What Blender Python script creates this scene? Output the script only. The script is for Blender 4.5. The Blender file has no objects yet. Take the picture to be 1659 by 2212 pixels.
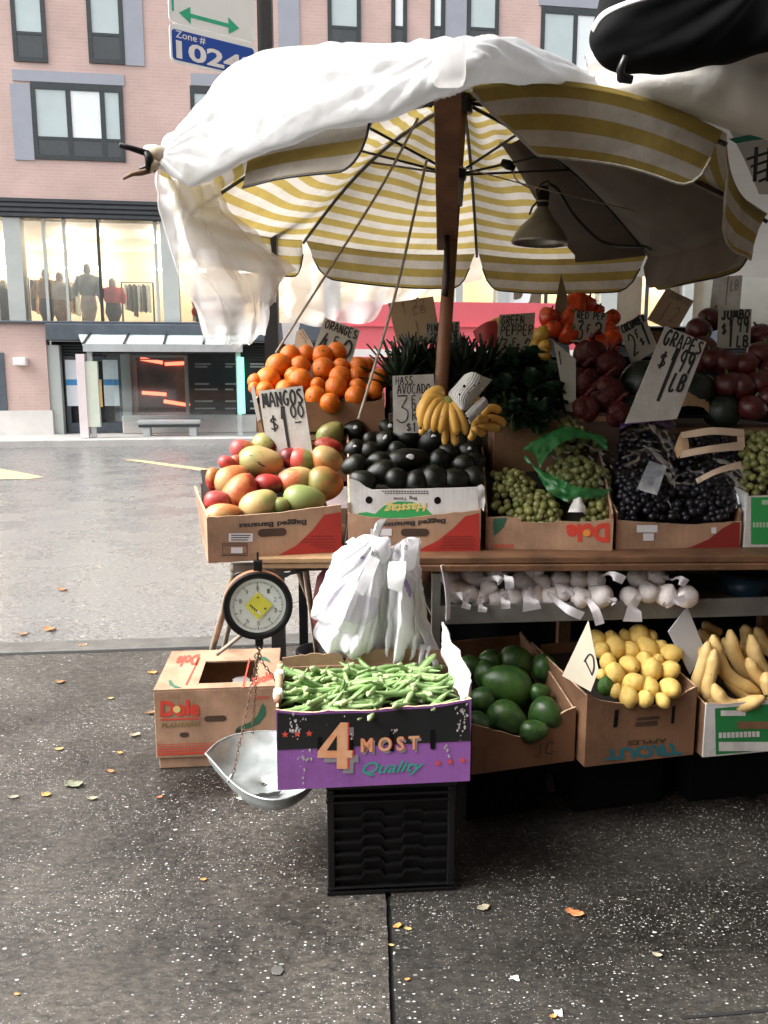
import bpy, bmesh, math, random
from mathutils import Vector, Matrix, noise
from math import radians as R, sin, cos, pi, tan, atan2
random.seed(7)
sc = bpy.context.scene
COL = sc.collection
# ------------------------------------------------------------------ camera model
FPX, CX, CY, H, PITCH = 1789.0, 829.5, 1106.0, 1.40, R(9.6)
EYE = Vector((0, 0, H))
def ray(u, v):
    x = (u - CX) / FPX; y = (CY - v) / FPX
    return Vector((x, cos(PITCH) + y * sin(PITCH), -sin(PITCH) + y * cos(PITCH)))
def P(u, v, Y):
    d = ray(u, v); return EYE + d * (Y / d.y)
def G(u, v, z=0.0):
    d = ray(u, v); return EYE + d * ((z - H) / d.z)
def MPP(p):      # metres per photo pixel at a place
    f = Vector((0, cos(PITCH), -sin(PITCH))); return (Vector(p) - EYE).dot(f) / FPX
cam_d = bpy.data.cameras.new('camera'); cam = bpy.data.objects.new('camera', cam_d); COL.objects.link(cam)
cam.location = EYE; cam.rotation_euler = (pi / 2 - PITCH, 0, 0)
cam_d.sensor_fit = 'HORIZONTAL'; cam_d.sensor_width = 36; cam_d.lens = 36 * FPX / 1659
cam_d.clip_end = 600; cam_d.clip_start = 0.05
sc.camera = cam

class Frame:
    """a plane standing in the place: O origin, X to its right, Y into the thing, Z up"""
    def __init__(s, O, yaw=0.0, tilt=0.0):
        s.O = Vector(O); s.X = Vector((cos(yaw), sin(yaw), 0))
        back = Vector((-sin(yaw), cos(yaw), 0))
        s.Z = Vector((0, 0, 1)) * cos(tilt) + back * sin(tilt)
        s.Y = back * cos(tilt) - Vector((0, 0, 1)) * sin(tilt)
    def w(s, x, y, z): return s.O + s.X * x + s.Y * y + s.Z * z
    def hit(s, u, v, y=0.0):
        d = ray(u, v); o = s.O + s.Y * y
        t = (o - EYE).dot(s.Y) / d.dot(s.Y)
        q = EYE + d * t - o
        return (q.dot(s.X), q.dot(s.Z))
def frame_px(L, Rt, Y, tilt=0.0, z=None):
    a = P(L[0], L[1], Y)
    b = G(Rt[0], Rt[1], a.z)
    d = b - a
    f = Frame(a, atan2(d.y, d.x), tilt); f.width = d.length
    return f

# ------------------------------------------------------------------ materials
MATS = {}
def newmat(name):
    m = bpy.data.materials.new(name); m.use_nodes = True
    nt = m.node_tree; b = nt.nodes['Principled BSDF']
    return m, nt, b
def N(nt, t, **kw):
    n = nt.nodes.new(t)
    for k, v in kw.items():
        if k in n.inputs: n.inputs[k].default_value = v
        else: setattr(n, k, v)
    return n
def c4(c): return (c[0], c[1], c[2], 1)
def pm(name, col, rough=0.6, var=0.18, scale=12.0, bump=0.0, bscale=60.0, spec=0.5, metal=0.0, col2=None, coat=0.0, sss=0.0, emit=0.0, thr=None, detail=4.0):
    """plain procedural surface: noise-mottled colour + noise bump"""
    m, nt, b = newmat(name)
    L = nt.links.new
    tc = N(nt, 'ShaderNodeTexCoord')
    no = N(nt, 'ShaderNodeTexNoise', Scale=scale, Detail=detail, Roughness=0.6); L(tc.outputs['Object'], no.inputs['Vector'])
    ra = N(nt, 'ShaderNodeValToRGB')
    lo, hi = (0.3, 0.7) if thr is None else thr
    ra.color_ramp.elements[0].position = lo; ra.color_ramp.elements[1].position = hi
    ca = tuple(max(0, x * (1 - var)) for x in col); cb = col2 if col2 else tuple(min(1, x * (1 + var)) for x in col)
    if col2: ca = col
    ra.color_ramp.elements[0].color = c4(ca); ra.color_ramp.elements[1].color = c4(cb)
    L(no.outputs['Fac'], ra.inputs['Fac']); L(ra.outputs['Color'], b.inputs['Base Color'])
    b.inputs['Roughness'].default_value = rough; b.inputs['Metallic'].default_value = metal
    b.inputs['Specular IOR Level'].default_value = spec
    if coat: b.inputs['Coat Weight'].default_value = coat; b.inputs['Coat Roughness'].default_value = 0.15
    if sss: b.inputs['Subsurface Weight'].default_value = sss; b.inputs['Subsurface Radius'].default_value = (.02, .012, .006); b.inputs['Subsurface Scale'].default_value = .5
    if emit: b.inputs['Emission Color'].default_value = c4(col); b.inputs['Emission Strength'].default_value = emit
    if bump:
        n2 = N(nt, 'ShaderNodeTexNoise', Scale=bscale, Detail=5.0); L(tc.outputs['Object'], n2.inputs['Vector'])
        bp = N(nt, 'ShaderNodeBump', Strength=bump, Distance=0.01); L(n2.outputs['Fac'], bp.inputs['Height']); L(bp.outputs['Normal'], b.inputs['Normal'])
    MATS[name] = m
    return m
def fabric(name, col, trans=0.4, alpha=0.0, rough=0.8, var=.06, scale=6, bump=.15, gloss=0.0, bscale=25):
    """thin sheet that lets light through"""
    m, nt, b = newmat(name); L = nt.links.new
    out = nt.nodes['Material Output']
    tc = N(nt, 'ShaderNodeTexCoord'); no = N(nt, 'ShaderNodeTexNoise', Scale=scale, Detail=4.0); L(tc.outputs['Object'], no.inputs['Vector'])
    ra = N(nt, 'ShaderNodeValToRGB'); ra.color_ramp.elements[0].position = .3; ra.color_ramp.elements[1].position = .7
    ra.color_ramp.elements[0].color = c4([x * (1 - var) for x in col]); ra.color_ramp.elements[1].color = c4([min(1, x * (1 + var)) for x in col])
    L(no.outputs['Fac'], ra.inputs['Fac']); L(ra.outputs['Color'], b.inputs['Base Color'])
    b.inputs['Roughness'].default_value = rough; b.inputs['Specular IOR Level'].default_value = .3 + gloss
    tr = N(nt, 'ShaderNodeBsdfTranslucent'); L(ra.outputs['Color'], tr.inputs['Color'])
    mx = N(nt, 'ShaderNodeMixShader', Fac=trans); L(b.outputs[0], mx.inputs[1]); L(tr.outputs[0], mx.inputs[2])
    n2 = N(nt, 'ShaderNodeTexNoise', Scale=bscale, Detail=3.0); L(tc.outputs['Object'], n2.inputs['Vector'])
    bp = N(nt, 'ShaderNodeBump', Strength=bump, Distance=0.02); L(n2.outputs['Fac'], bp.inputs['Height']); L(bp.outputs['Normal'], b.inputs['Normal']); L(bp.outputs['Normal'], tr.inputs['Normal'])
    last = mx
    if alpha:
        tp = N(nt, 'ShaderNodeBsdfTransparent'); m2 = N(nt, 'ShaderNodeMixShader', Fac=alpha); L(mx.outputs[0], m2.inputs[1]); L(tp.outputs[0], m2.inputs[2]); last = m2
    L(last.outputs[0], out.inputs['Surface'])
    MATS[name] = m
    return m
def emitm(name, col, s):
    m, nt, b = newmat(name)
    b.inputs['Base Color'].default_value = c4(col); b.inputs['Emission Color'].default_value = c4(col); b.inputs['Emission Strength'].default_value = s
    MATS[name] = m; return m
def glassm(name, tint=(.8, .88, .9), refl=0.12, rough=.05, ior=1.4):
    m, nt, b = newmat(name); L = nt.links.new; out = nt.nodes['Material Output']
    tp = N(nt, 'ShaderNodeBsdfTransparent'); tp.inputs['Color'].default_value = c4(tint)
    gl = N(nt, 'ShaderNodeBsdfGlossy', Roughness=rough)
    fr = N(nt, 'ShaderNodeFresnel', IOR=ior)
    ad = N(nt, 'ShaderNodeMath', operation='ADD'); L(fr.outputs[0], ad.inputs[0]); ad.inputs[1].default_value = refl
    mx = N(nt, 'ShaderNodeMixShader'); L(ad.outputs[0], mx.inputs[0]); L(tp.outputs[0], mx.inputs[1]); L(gl.outputs[0], mx.inputs[2])
    L(mx.outputs[0], out.inputs['Surface']); MATS[name] = m; return m

# ------------------------------------------------------------------ mesh building
class MB:
    def __init__(s): s.v = []; s.f = []; s.mi = []; s.uv = None
    def add(s, vs, fs, mi=0):
        n = len(s.v); s.v += [Vector(x) for x in vs]; s.f += [tuple(i + n for i in f) for f in fs]; s.mi += [mi] * len(fs); return s
    def box(s, x0, x1, y0, y1, z0, z1, fr=None, mi=0):
        pts = [(x0, y0, z0), (x1, y0, z0), (x1, y1, z0), (x0, y1, z0), (x0, y0, z1), (x1, y0, z1), (x1, y1, z1), (x0, y1, z1)]
        if fr is not None: pts = [fr.w(*p) for p in pts]
        return s.add(pts, [(0, 3, 2, 1), (4, 5, 6, 7), (0, 1, 5, 4), (1, 2, 6, 5), (2, 3, 7, 6), (3, 0, 4, 7)], mi)
    def prism(s, pts2, y0, y1, fr, mi=0):
        """polygon in the frame's x-z plane between depths y0 and y1"""
        n = len(pts2)
        vs = [fr.w(x, y0, z) for x, z in pts2] + [fr.w(x, y1, z) for x, z in pts2]
        fs = [tuple(range(n)), tuple(range(2 * n - 1, n - 1, -1))] + [(i, (i + 1) % n, n + (i + 1) % n, n + i) for i in range(n)]
        return s.add(vs, fs, mi)
    def flat(s, pts2, y, fr, mi=0):
        return s.add([fr.w(x, y, z) for x, z in pts2], [tuple(range(len(pts2)))], mi)
    def tube(s, pts, r, n=8, mi=0, cap=True, sq=None):
        pts = [Vector(p) for p in pts]; k = len(pts); rr = r if isinstance(r, (list, tuple)) else [r] * k
        vs = []; up = None
        for i, p in enumerate(pts):
            t = (pts[min(i + 1, k - 1)] - pts[max(i - 1, 0)]).normalized()
            if up is None:
                up = Vector((0, 0, 1)) if abs(t.z) < .9 else Vector((1, 0, 0))
            a = t.cross(up); a = a.normalized() if a.length > 1e-6 else Vector((1, 0, 0)); b = a.cross(t).normalized(); up = b
            for j in range(n):
                an = 2 * pi * j / n; vs.append(p + (a * cos(an) + b * sin(an)) * rr[i])
        fs = [(i * n + j, i * n + (j + 1) % n, (i + 1) * n + (j + 1) % n, (i + 1) * n + j) for i in range(k - 1) for j in range(n)]
        if cap: fs += [tuple(range(n - 1, -1, -1)), tuple((k - 1) * n + j for j in range(n))]
        return s.add(vs, fs, mi)
    def lathe(s, prof, n=24, M=None, mi=0):
        vs = []
        for r, z in prof:
            for j in range(n):
                p = Vector((r * cos(2 * pi * j / n), r * sin(2 * pi * j / n), z)); vs.append(M @ p if M else p)
        k = len(prof)
        fs = [(i * n + j, i * n + (j + 1) % n, (i + 1) * n + (j + 1) % n, (i + 1) * n + j) for i in range(k - 1) for j in range(n)]
        return s.add(vs, fs, mi)
    def grid(s, rows, mi=0, closed=False):
        nr, nc = len(rows), len(rows[0]); n0 = [p for r in rows for p in r]
        cc = nc if closed else nc - 1
        return s.add(n0, [(i * nc + j, i * nc + (j + 1) % nc, (i + 1) * nc + (j + 1) % nc, (i + 1) * nc + j) for i in range(nr - 1) for j in range(cc)], mi)
    def ball(s, c, r, n=14, mi=0, M=None):
        if isinstance(r, (int, float)): r = (r, r, r)
        prof = [(sin(pi * i / (n // 2 + 1)), -cos(pi * i / (n // 2 + 1))) for i in range(1, n // 2 + 1)]
        vs = [Vector((0, 0, -1))]
        for q, z in prof: vs += [Vector((q * cos(2 * pi * j / n), q * sin(2 * pi * j / n), z)) for j in range(n)]
        vs.append(Vector((0, 0, 1)))
        k = len(prof); fs = [(0, 1 + (j + 1) % n, 1 + j) for j in range(n)]
        fs += [(1 + i * n + j, 1 + i * n + (j + 1) % n, 1 + (i + 1) * n + (j + 1) % n, 1 + (i + 1) * n + j) for i in range(k - 1) for j in range(n)]
        e = len(vs) - 1; fs += [(e, 1 + (k - 1) * n + j, 1 + (k - 1) * n + (j + 1) % n) for j in range(n)]
        vs = [Vector((p.x * r[0], p.y * r[1], p.z * r[2])) for p in vs]
        if M: vs = [M @ p for p in vs]
        return s.add([p + Vector(c) for p in vs], fs, mi)
    def mesh(s, name, mats, off=Vector((0, 0, 0)), smooth=True):
        me = bpy.data.meshes.new(name)
        me.from_pydata([tuple(p - off) for p in s.v], [], s.f)
        for m in (mats if isinstance(mats, (list, tuple)) else [mats]): me.materials.append(m)
        me.polygons.foreach_set('material_index', s.mi); me.polygons.foreach_set('use_smooth', [smooth] * len(s.f))
        if s.uv is not None:
            ul = me.uv_layers.new(name='UVMap')
            for lp in me.loops: ul.data[lp.index].uv = s.uv[lp.vertex_index]
        me.update(); return me
    def obj(s, name, mats, parent=None, smooth=False, bevel=0.0, solid=0.0, subd=0):
        if parent is None:
            n = len(s.v); xs = [p.x for p in s.v]; ys = [p.y for p in s.v]; zs = [p.z for p in s.v]
            off = Vector(((min(xs) + max(xs)) / 2, (min(ys) + max(ys)) / 2, min(zs)))
        else:
            off = Vector((0, 0, 0)); q = parent
            while q: off += q.location; q = q.parent
        me = s.mesh(name, mats, off, smooth)
        o = bpy.data.objects.new(name, me); COL.objects.link(o)
        if parent is None: o.location = off
        else: o.parent = parent
        if solid:
            md = o.modifiers.new('thickness', 'SOLIDIFY'); md.thickness = solid; md.offset = 0
        if bevel:
            md = o.modifiers.new('edge', 'BEVEL'); md.width = bevel; md.segments = 2; md.limit_method = 'ANGLE'; md.angle_limit = R(40)
        if subd:
            md = o.modifiers.new('smooth', 'SUBSURF'); md.levels = subd; md.render_levels = subd
        return o
def tag(o, label=None, cat=None, group=None, kind=None):
    if label: o['label'] = label
    if cat: o['category'] = cat
    if group: o['group'] = group
    if kind: o['kind'] = kind
    return o
def thing(name, loc, label, cat, group=None):
    o = bpy.data.objects.new(name, None); o.empty_display_size = .05; COL.objects.link(o); o.location = Vector(loc)
    return tag(o, label, cat, group)
def put(name, me, loc, rot=None, scale=(1, 1, 1), label=None, cat=None, group=None, parent=None):
    o = bpy.data.objects.new(name, me); COL.objects.link(o); o.location = Vector(loc)
    if rot is not None:
        o.rotation_euler = rot.to_euler() if isinstance(rot, Matrix) else rot
    o.scale = scale if isinstance(scale, (tuple, list)) else (scale,) * 3
    if parent is not None: o.parent = parent
    return tag(o, label, cat, group)
def crom(p0, p1, p2, p3, t):
    return .5 * ((2 * p1) + (p2 - p0) * t + (2 * p0 - 5 * p1 + 4 * p2 - p3) * t * t + (3 * p1 - p0 - 3 * p2 + p3) * t ** 3)
def spline(pts, n, vec=True):
    """n+1 points on a smooth curve through pts"""
    pts = [Vector(p) for p in pts]; k = len(pts); out = []
    for i in range(n + 1):
        t = i / n * (k - 1); j = min(int(t), k - 2); q = t - j
        out.append(crom(pts[max(j - 1, 0)], pts[j], pts[j + 1], pts[min(j + 2, k - 1)], q))
    return out
def cloth(rows, nx, ny, wr=0.0, ws=6.0, seed=0, wr2=0.0, ws2=25.0):
    """smooth sheet through a small grid of points, wrinkled; returns a grid of points"""
    cols = [spline([r[j] for r in rows], ny) for j in range(len(rows[0]))]
    g = [spline([c[i] for c in cols], nx) for i in range(ny + 1)]
    out = []
    for i in range(ny + 1):
        row = []
        for j in range(nx + 1):
            a = g[min(i + 1, ny)][j] - g[max(i - 1, 0)][j]; b = g[i][min(j + 1, nx)] - g[i][max(j - 1, 0)]
            n = a.cross(b); n = n.normalized() if n.length > 1e-9 else Vector((0, 0, 1))
            p = g[i][j]; d = 0
            if wr: d += wr * noise.noise(p * ws + Vector((seed, 0, 0)))
            if wr2: d += wr2 * (1 - 2 * abs(noise.noise(p * ws2 + Vector((0, seed, 0)))))
            row.append(p + n * d)
        out.append(row)
    return out

# ------------------------------------------------------------------ lettering
_TX = {}
def glyphs(text, bold=0.0, shear=0.0):
    k = (text, bold, shear)
    if k in _TX: return _TX[k]
    cu = bpy.data.curves.new('lettering', 'FONT'); cu.body = text; cu.offset = bold; cu.shear = shear; cu.resolution_u = 3
    o = bpy.data.objects.new('lettering', cu); COL.objects.link(o)
    dg = bpy.context.evaluated_depsgraph_get(); me = o.evaluated_get(dg).to_mesh()
    vs = [(v.co.x, v.co.y) for v in me.vertices]; fs = [tuple(p.vertices) for p in me.polygons]
    o.evaluated_get(dg).to_mesh_clear(); bpy.data.objects.remove(o); bpy.data.curves.remove(cu)
    xs = [a for a, _ in vs]; ys = [b for _, b in vs]; x0, x1, y0, y1 = min(xs), max(xs), min(ys), max(ys)
    vs = [((a - x0) / (x1 - x0), (b - y0) / (y1 - y0)) for a, b in vs]
    _TX[k] = (vs, fs); return _TX[k]
def bil(q, a, b):
    """q: four 2-D corners TL TR BR BL; a across, b down"""
    (x0, y0), (x1, y1), (x2, y2), (x3, y3) = q
    tx, ty = x0 + (x1 - x0) * a, y0 + (y1 - y0) * a; bx, by = x3 + (x2 - x3) * a, y3 + (y2 - y3) * a
    return (tx + (bx - tx) * b, ty + (by - ty) * b)
def print_text(mb, fr, q, text, y=-.0012, bold=0.0, shear=0.0, flip=False, mi=0):
    """printed lettering filling the quad q (frame x-z corners TL TR BR BL); flip turns it upside down"""
    vs, fs = glyphs(text, bold, shear); out = []
    for a, b in vs:
        aa, bb = (1 - a, b) if flip else (a, 1 - b)
        x, z = bil(q, aa, bb); out.append(fr.w(x, y, z))
    mb.add(out, fs, mi)
def hq(fr, *px, y=0.0): return [fr.hit(u, v, y) for u, v in px]
def rectq(fr, u0, v0, u1, v1, y=0.0): return hq(fr, (u0, v0), (u1, v0), (u1, v1), (u0, v1), y=y)
ST = {
 'A': [[(0, 0), (.45, 1), (.95, 0)], [(.15, .38), (.8, .42)]], 'B': [[(.1, 0), (.1, 1)], [(.1, 1), (.7, .95), (.75, .6), (.1, .52), (.85, .42), (.8, .05), (.1, 0)]],
 'C': [[(.9, .85), (.5, 1), (.1, .6), (.15, .15), (.55, 0), (.95, .15)]], 'D': [[(.1, 0), (.12, 1)], [(.0, 1), (.7, .9), (.95, .5), (.7, .08), (.0, 0)]],
 'E': [[(.85, 1), (.1, 1), (.1, 0), (.9, 0)], [(.1, .52), (.75, .52)]], 'F': [[(.9, 1), (.1, 1), (.1, 0)], [(.1, .55), (.7, .55)]],
 'G': [[(.9, .85), (.5, 1), (.1, .6), (.15, .15), (.6, 0), (.9, .4)], [(.5, .42), (.95, .42)]], 'H': [[(.1, 0), (.12, 1)], [(.9, 1), (.86, 0)], [(.1, .5), (.88, .52)]],
 'I': [[(.5, 0), (.5, 1)]], 'J': [[(.7, 1), (.7, .2), (.4, 0), (.1, .2)]], 'L': [[(.15, 1), (.12, 0), (.85, .03)]], 'M': [[(0, 0), (.15, 1)], [(.15, 1), (.5, .2)], [(.5, .2), (.85, 1)], [(.85, 1), (1, 0)]],
 'N': [[(.08, 0), (.08, 1)], [(.08, 1), (.9, 0)], [(.9, 0), (.9, 1)]], 'O': [[(.5, 1), (.08, .7), (.1, .25), (.5, 0), (.92, .3), (.9, .75), (.5, 1)]],
 'P': [[(.1, 0), (.1, 1)], [(.1, 1), (.8, .92), (.8, .55), (.1, .48)]], 'R': [[(.1, 0), (.1, 1)], [(.1, 1), (.8, .92), (.78, .58), (.1, .5)], [(.35, .5), (.92, 0)]],
 'S': [[(.88, .88), (.5, 1), (.15, .78), (.5, .52), (.88, .25), (.5, 0), (.08, .12)]], 'T': [[(0, 1), (1, 1)], [(.5, 1), (.48, 0)]], 'U': [[(.1, 1), (.1, .25), (.5, 0), (.88, .25), (.9, 1)]],
 'V': [[(0, 1), (.5, 0)], [(.5, 0), (1, 1)]], 'X': [[(0, 0), (1, 1)], [(0, 1), (1, 0)]],
 '$': [[(.85, .75), (.5, .86), (.15, .68), (.5, .5), (.88, .32), (.5, .14), (.1, .25)], [(.52, 1), (.48, 0)]],
 '0': [[(.5, 1), (.12, .7), (.12, .3), (.5, 0), (.88, .3), (.88, .7), (.5, 1)]], '1': [[(.2, .75), (.55, 1)], [(.55, 1), (.5, 0)]],
 '2': [[(.1, .75), (.4, 1), (.85, .8), (.7, .4), (.1, 0), (.5, .03), (.95, .05)]], '3': [[(.1, .98), (.5, 1), (.9, .97)], [(.9, .97), (.45, .58)], [(.45, .58), (.9, .45), (.85, .1), (.4, 0), (.05, .12)]],
 '4': [[(.6, 1), (.05, .35)], [(.05, .35), (.98, .35)], [(.7, .75), (.68, 0)]], '5': [[(.85, 1), (.2, 1)], [(.2, 1), (.15, .58)], [(.15, .58), (.6, .62), (.9, .3), (.5, 0), (.1, .1)]], '6': [[(.8, 1), (.3, .7), (.1, .25), (.5, 0), (.9, .25), (.5, .5), (.15, .3)]], '7': [[(.05, 1), (.95, 1)], [(.95, 1), (.4, 0)]],
 '8': [[(.5, .52), (.15, .75), (.5, 1), (.85, .75), (.5, .52), (.1, .25), (.5, 0), (.9, .25), (.5, .52)]], '9': [[(.85, .7), (.5, .45), (.12, .72), (.5, 1), (.85, .72), (.7, 0)]], '-': [[(.1, .5), (.9, .55)]], '.': [[(.4, .0), (.55, .06)]], '+': [[(.1, .5), (.9, .5)], [(.5, .1), (.5, .9)]]}
def pen_text(mb, fr, q, text, w=.003, y=-.0010, jit=.03, rnd=None, gap=.25, mi=0):
    """marker-pen lettering filling the quad q; one ribbon per stroke"""
    rnd = rnd or random.Random(len(text) * 31 + int(abs(q[0][0]) * 9999))
    n = len(text); k = 0
    for i, ch in enumerate(text):
        if ch == ' ': continue
        wch = .45 if ch in '.I1' else 1.0
        for st in ST[ch]:
            pts = []
            for a, b in st:
                aa = (i + gap / 2 + (1 - gap) * (a * wch + (1 - wch) * .25)) / n + rnd.uniform(-jit, jit) / n; bb = 1 - b + rnd.uniform(-jit, jit)
                x, z = bil(q, aa, bb); pts.append(Vector((x, z, 0)))
            if len(pts) > 2: pts = spline(pts, 4 * len(pts))
            k += 1; ww = w * rnd.uniform(.8, 1.2) / 2; vs = []
            for j, p in enumerate(pts):
                t = pts[min(j + 1, len(pts) - 1)] - pts[max(j - 1, 0)]
                t = t.normalized() if t.length > 1e-9 else Vector((1, 0, 0)); nn = Vector((-t.y, t.x, 0)) * ww * (.8 + .4 * rnd.random() if len(pts) < 3 else 1)
                vs += [fr.w(p.x + nn.x, y - k * 2e-5, p.y + nn.y), fr.w(p.x - nn.x, y - k * 2e-5, p.y - nn.y)]
            mb.add(vs, [(2 * j, 2 * j + 1, 2 * j + 3, 2 * j + 2) for j in range(len(pts) - 1)], mi)
ORD = ['first', 'second', 'third', 'fourth', 'fifth', 'sixth', 'seventh', 'eighth', 'ninth', 'tenth', 'eleventh', 'twelfth', 'thirteenth', 'fourteenth']
# ------------------------------------------------------------------ ground materials
def pavement_mat(name, base, tint2, speck, amount=.35, rough=(.32, .6), s1=95, s2=210, bump=.5):
    m, nt, b = newmat(name); L = nt.links.new
    tc = N(nt, 'ShaderNodeTexCoord'); mp = N(nt, 'ShaderNodeMapping'); mp.inputs['Scale'].default_value = (.55, 1, 1); L(tc.outputs['Object'], mp.inputs['Vector'])
    big = N(nt, 'ShaderNodeTexNoise', Scale=1.3, Detail=6.0, Roughness=.65); L(tc.outputs['Object'], big.inputs['Vector'])
    fine = N(nt, 'ShaderNodeTexNoise', Scale=55, Detail=6.0, Roughness=.8); L(mp.outputs['Vector'], fine.inputs['Vector'])
    r1 = N(nt, 'ShaderNodeValToRGB'); r1.color_ramp.elements[0].color = c4(base); r1.color_ramp.elements[1].color = c4(tint2); r1.color_ramp.elements[0].position = .35; r1.color_ramp.elements[1].position = .7
    L(big.outputs['Fac'], r1.inputs['Fac'])
    mul = N(nt, 'ShaderNodeMixRGB', blend_type='MULTIPLY'); mul.inputs['Fac'].default_value = 1
    r2 = N(nt, 'ShaderNodeValToRGB'); r2.color_ramp.elements[0].color = (.15, .15, .15, 1); r2.color_ramp.elements[1].color = (2.1, 2.1, 2.1, 1); r2.color_ramp.elements[0].position = .35; r2.color_ramp.elements[1].position = .68
    L(fine.outputs['Fac'], r2.inputs['Fac']); L(r1.outputs['Color'], mul.inputs['Color1']); L(r2.outputs['Color'], mul.inputs['Color2'])
    last = mul.outputs['Color']; hs = []
    for sc_, frac, seed in ((s1, amount * .13, 0), (s2 * .8, amount * .6, 3.7), (s2 * 1.5, amount * 1.1, 8.3)):
        vo = N(nt, 'ShaderNodeTexVoronoi', Scale=sc_); vo.inputs['Randomness'].default_value = 1
        ad = N(nt, 'ShaderNodeVectorMath', operation='ADD'); ad.inputs[1].default_value = (seed, seed, 0); L(mp.outputs['Vector'], ad.inputs[0]); L(ad.outputs[0], vo.inputs['Vector'])
        sep = N(nt, 'ShaderNodeSeparateColor'); L(vo.outputs['Color'], sep.inputs[0])
        pick = N(nt, 'ShaderNodeMath', operation='LESS_THAN'); L(sep.outputs[0], pick.inputs[0]); pick.inputs[1].default_value = frac
        near = N(nt, 'ShaderNodeMath', operation='LESS_THAN'); L(vo.outputs['Distance'], near.inputs[0]); near.inputs[1].default_value = .31
        k0_ = N(nt, 'ShaderNodeMath', operation='MULTIPLY'); L(pick.outputs[0], k0_.inputs[0]); L(near.outputs[0], k0_.inputs[1])
        wn = N(nt, 'ShaderNodeTexNoise', Scale=2.6, Detail=5.0, Roughness=.7); L(ad.outputs[0], wn.inputs['Vector']); wr_ = N(nt, 'ShaderNodeMapRange'); wr_.inputs['From Min'].default_value = .36; wr_.inputs['From Max'].default_value = .66; L(wn.outputs['Fac'], wr_.inputs['Value'])
        k = N(nt, 'ShaderNodeMath', operation='MULTIPLY'); L(k0_.outputs[0], k.inputs[0]); L(wr_.outputs[0], k.inputs[1])
        cr = N(nt, 'ShaderNodeValToRGB'); cr.color_ramp.elements[0].color = c4([x * .10 for x in speck]); cr.color_ramp.elements.new(.6).color = c4([x * .42 for x in speck]); cr.color_ramp.elements[1].color = c4(speck); L(sep.outputs[1], cr.inputs['Fac'])
        mx = N(nt, 'ShaderNodeMixRGB'); L(k.outputs[0], mx.inputs['Fac']); L(last, mx.inputs['Color1']); L(cr.outputs['Color'], mx.inputs['Color2']); last = mx.outputs['Color']; hs.append(k.outputs[0])
    L(last, b.inputs['Base Color'])
    rr = N(nt, 'ShaderNodeMapRange'); L(big.outputs['Fac'], rr.inputs['Value']); rr.inputs['From Min'].default_value = .35; rr.inputs['From Max'].default_value = .65
    rr.inputs['To Min'].default_value = rough[0]; rr.inputs['To Max'].default_value = rough[1]; L(rr.outputs[0], b.inputs['Roughness'])
    hm = N(nt, 'ShaderNodeMath', operation='ADD'); L(fine.outputs['Fac'], hm.inputs[0]); L(hs[0], hm.inputs[1])
    bp = N(nt, 'ShaderNodeBump', Strength=bump, Distance=.004); L(hm.outputs[0], bp.inputs['Height']); L(bp.outputs['Normal'], b.inputs['Normal'])
    MATS[name] = m; return m
M_walk = pavement_mat('wet_pavement', (.0115, .011, .0102), (.062, .054, .043), (.215, .21, .20), .34, rough=(.20, .70), bump=.7)
M_walk2 = pavement_mat('worn_pavement', (.0075, .0068, .0058), (.030, .0265, .021), (.205, .195, .17), .34, rough=(.34, .72), bump=.7)
M_road = pavement_mat('wet_road', (.115, .115, .115), (.155, .152, .147), (.2, .2, .2), .12, rough=(.20, .36), s1=40, s2=120, bump=.2)
M_kerb = pm('kerb_stone', (.085, .082, .075), .55, .3, 9, .3)
M_farwalk = pm('pale_pavement', (.42, .41, .39), .6, .12, 3, .1)
M_yellow = pm('road_paint', (.46, .38, .20), .5, .3, 14, .2)
M_joint = pm('joint_dirt', (.006, .006, .006), .8, .3, 20)

YAWS = R(8.5)
k0, k1 = G(60, 1407), G(700, 1386)
kd = (k1 - k0).normalized(); kyaw = atan2(kd.y, kd.x)
kf = Frame(k0, kyaw)
def sheet(name, fr, x0, x1, y0, y1, z, m, n=1):
    mb = MB(); mb.add([fr.w(x0, y0, z), fr.w(x1, y0, z), fr.w(x1, y1, z), fr.w(x0, y1, z)], [(0, 1, 2, 3)])
    return tag(mb.obj(name, m), kind='structure')
RZ = -0.13
# joint column through the pavement
ja, jb = G(838, 1932), G(849, 2212); jd = (jb - ja).normalized()
def jx(y): return ja.x + (y - ja.y) * (jb.x - ja.x) / (jb.y - ja.y)
def kerb_y(x): return k0.y + (x - k0.x) * tan(kyaw)
def jedge(sgn, seed):
    out = []; y1 = kerb_y(.15)
    for i in range(160):
        y = 0.2 + (y1 - .2) * i / 159; out.append((jx(y) + sgn * (.0045 + .006 * abs(noise.noise(Vector((y * 9, seed, 0)))) + .004 * abs(noise.noise(Vector((y * 40, seed, 2))))), y, 0))
    return out
mb = MB(); e = jedge(-1, 1); mb.add([(-60, -30, 0), (jx(-30) - .006, -30, 0)] + e + [(-60, kerb_y(-60), 0)], [tuple(range(len(e) + 3))])
tag(mb.obj('pavement', M_walk), kind='structure')
mb = MB(); e = jedge(1, 5); mb.add([(60, kerb_y(60), 0)] + e[::-1] + [(jx(-30) + .006, -30, 0), (60, -30, 0)], [tuple(range(len(e) + 3))])
tag(mb.obj('pavement', M_walk2), kind='structure')
mb = MB(); mb.add([(jx(-30) - .03, -30, -.012), (jx(-30) + .03, -30, -.012), (jx(6) + .03, 6, -.012), (jx(6) - .03, 6, -.012)], [(0, 1, 2, 3)])
tag(mb.obj('pavement_joint', M_joint), kind='structure')
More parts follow.
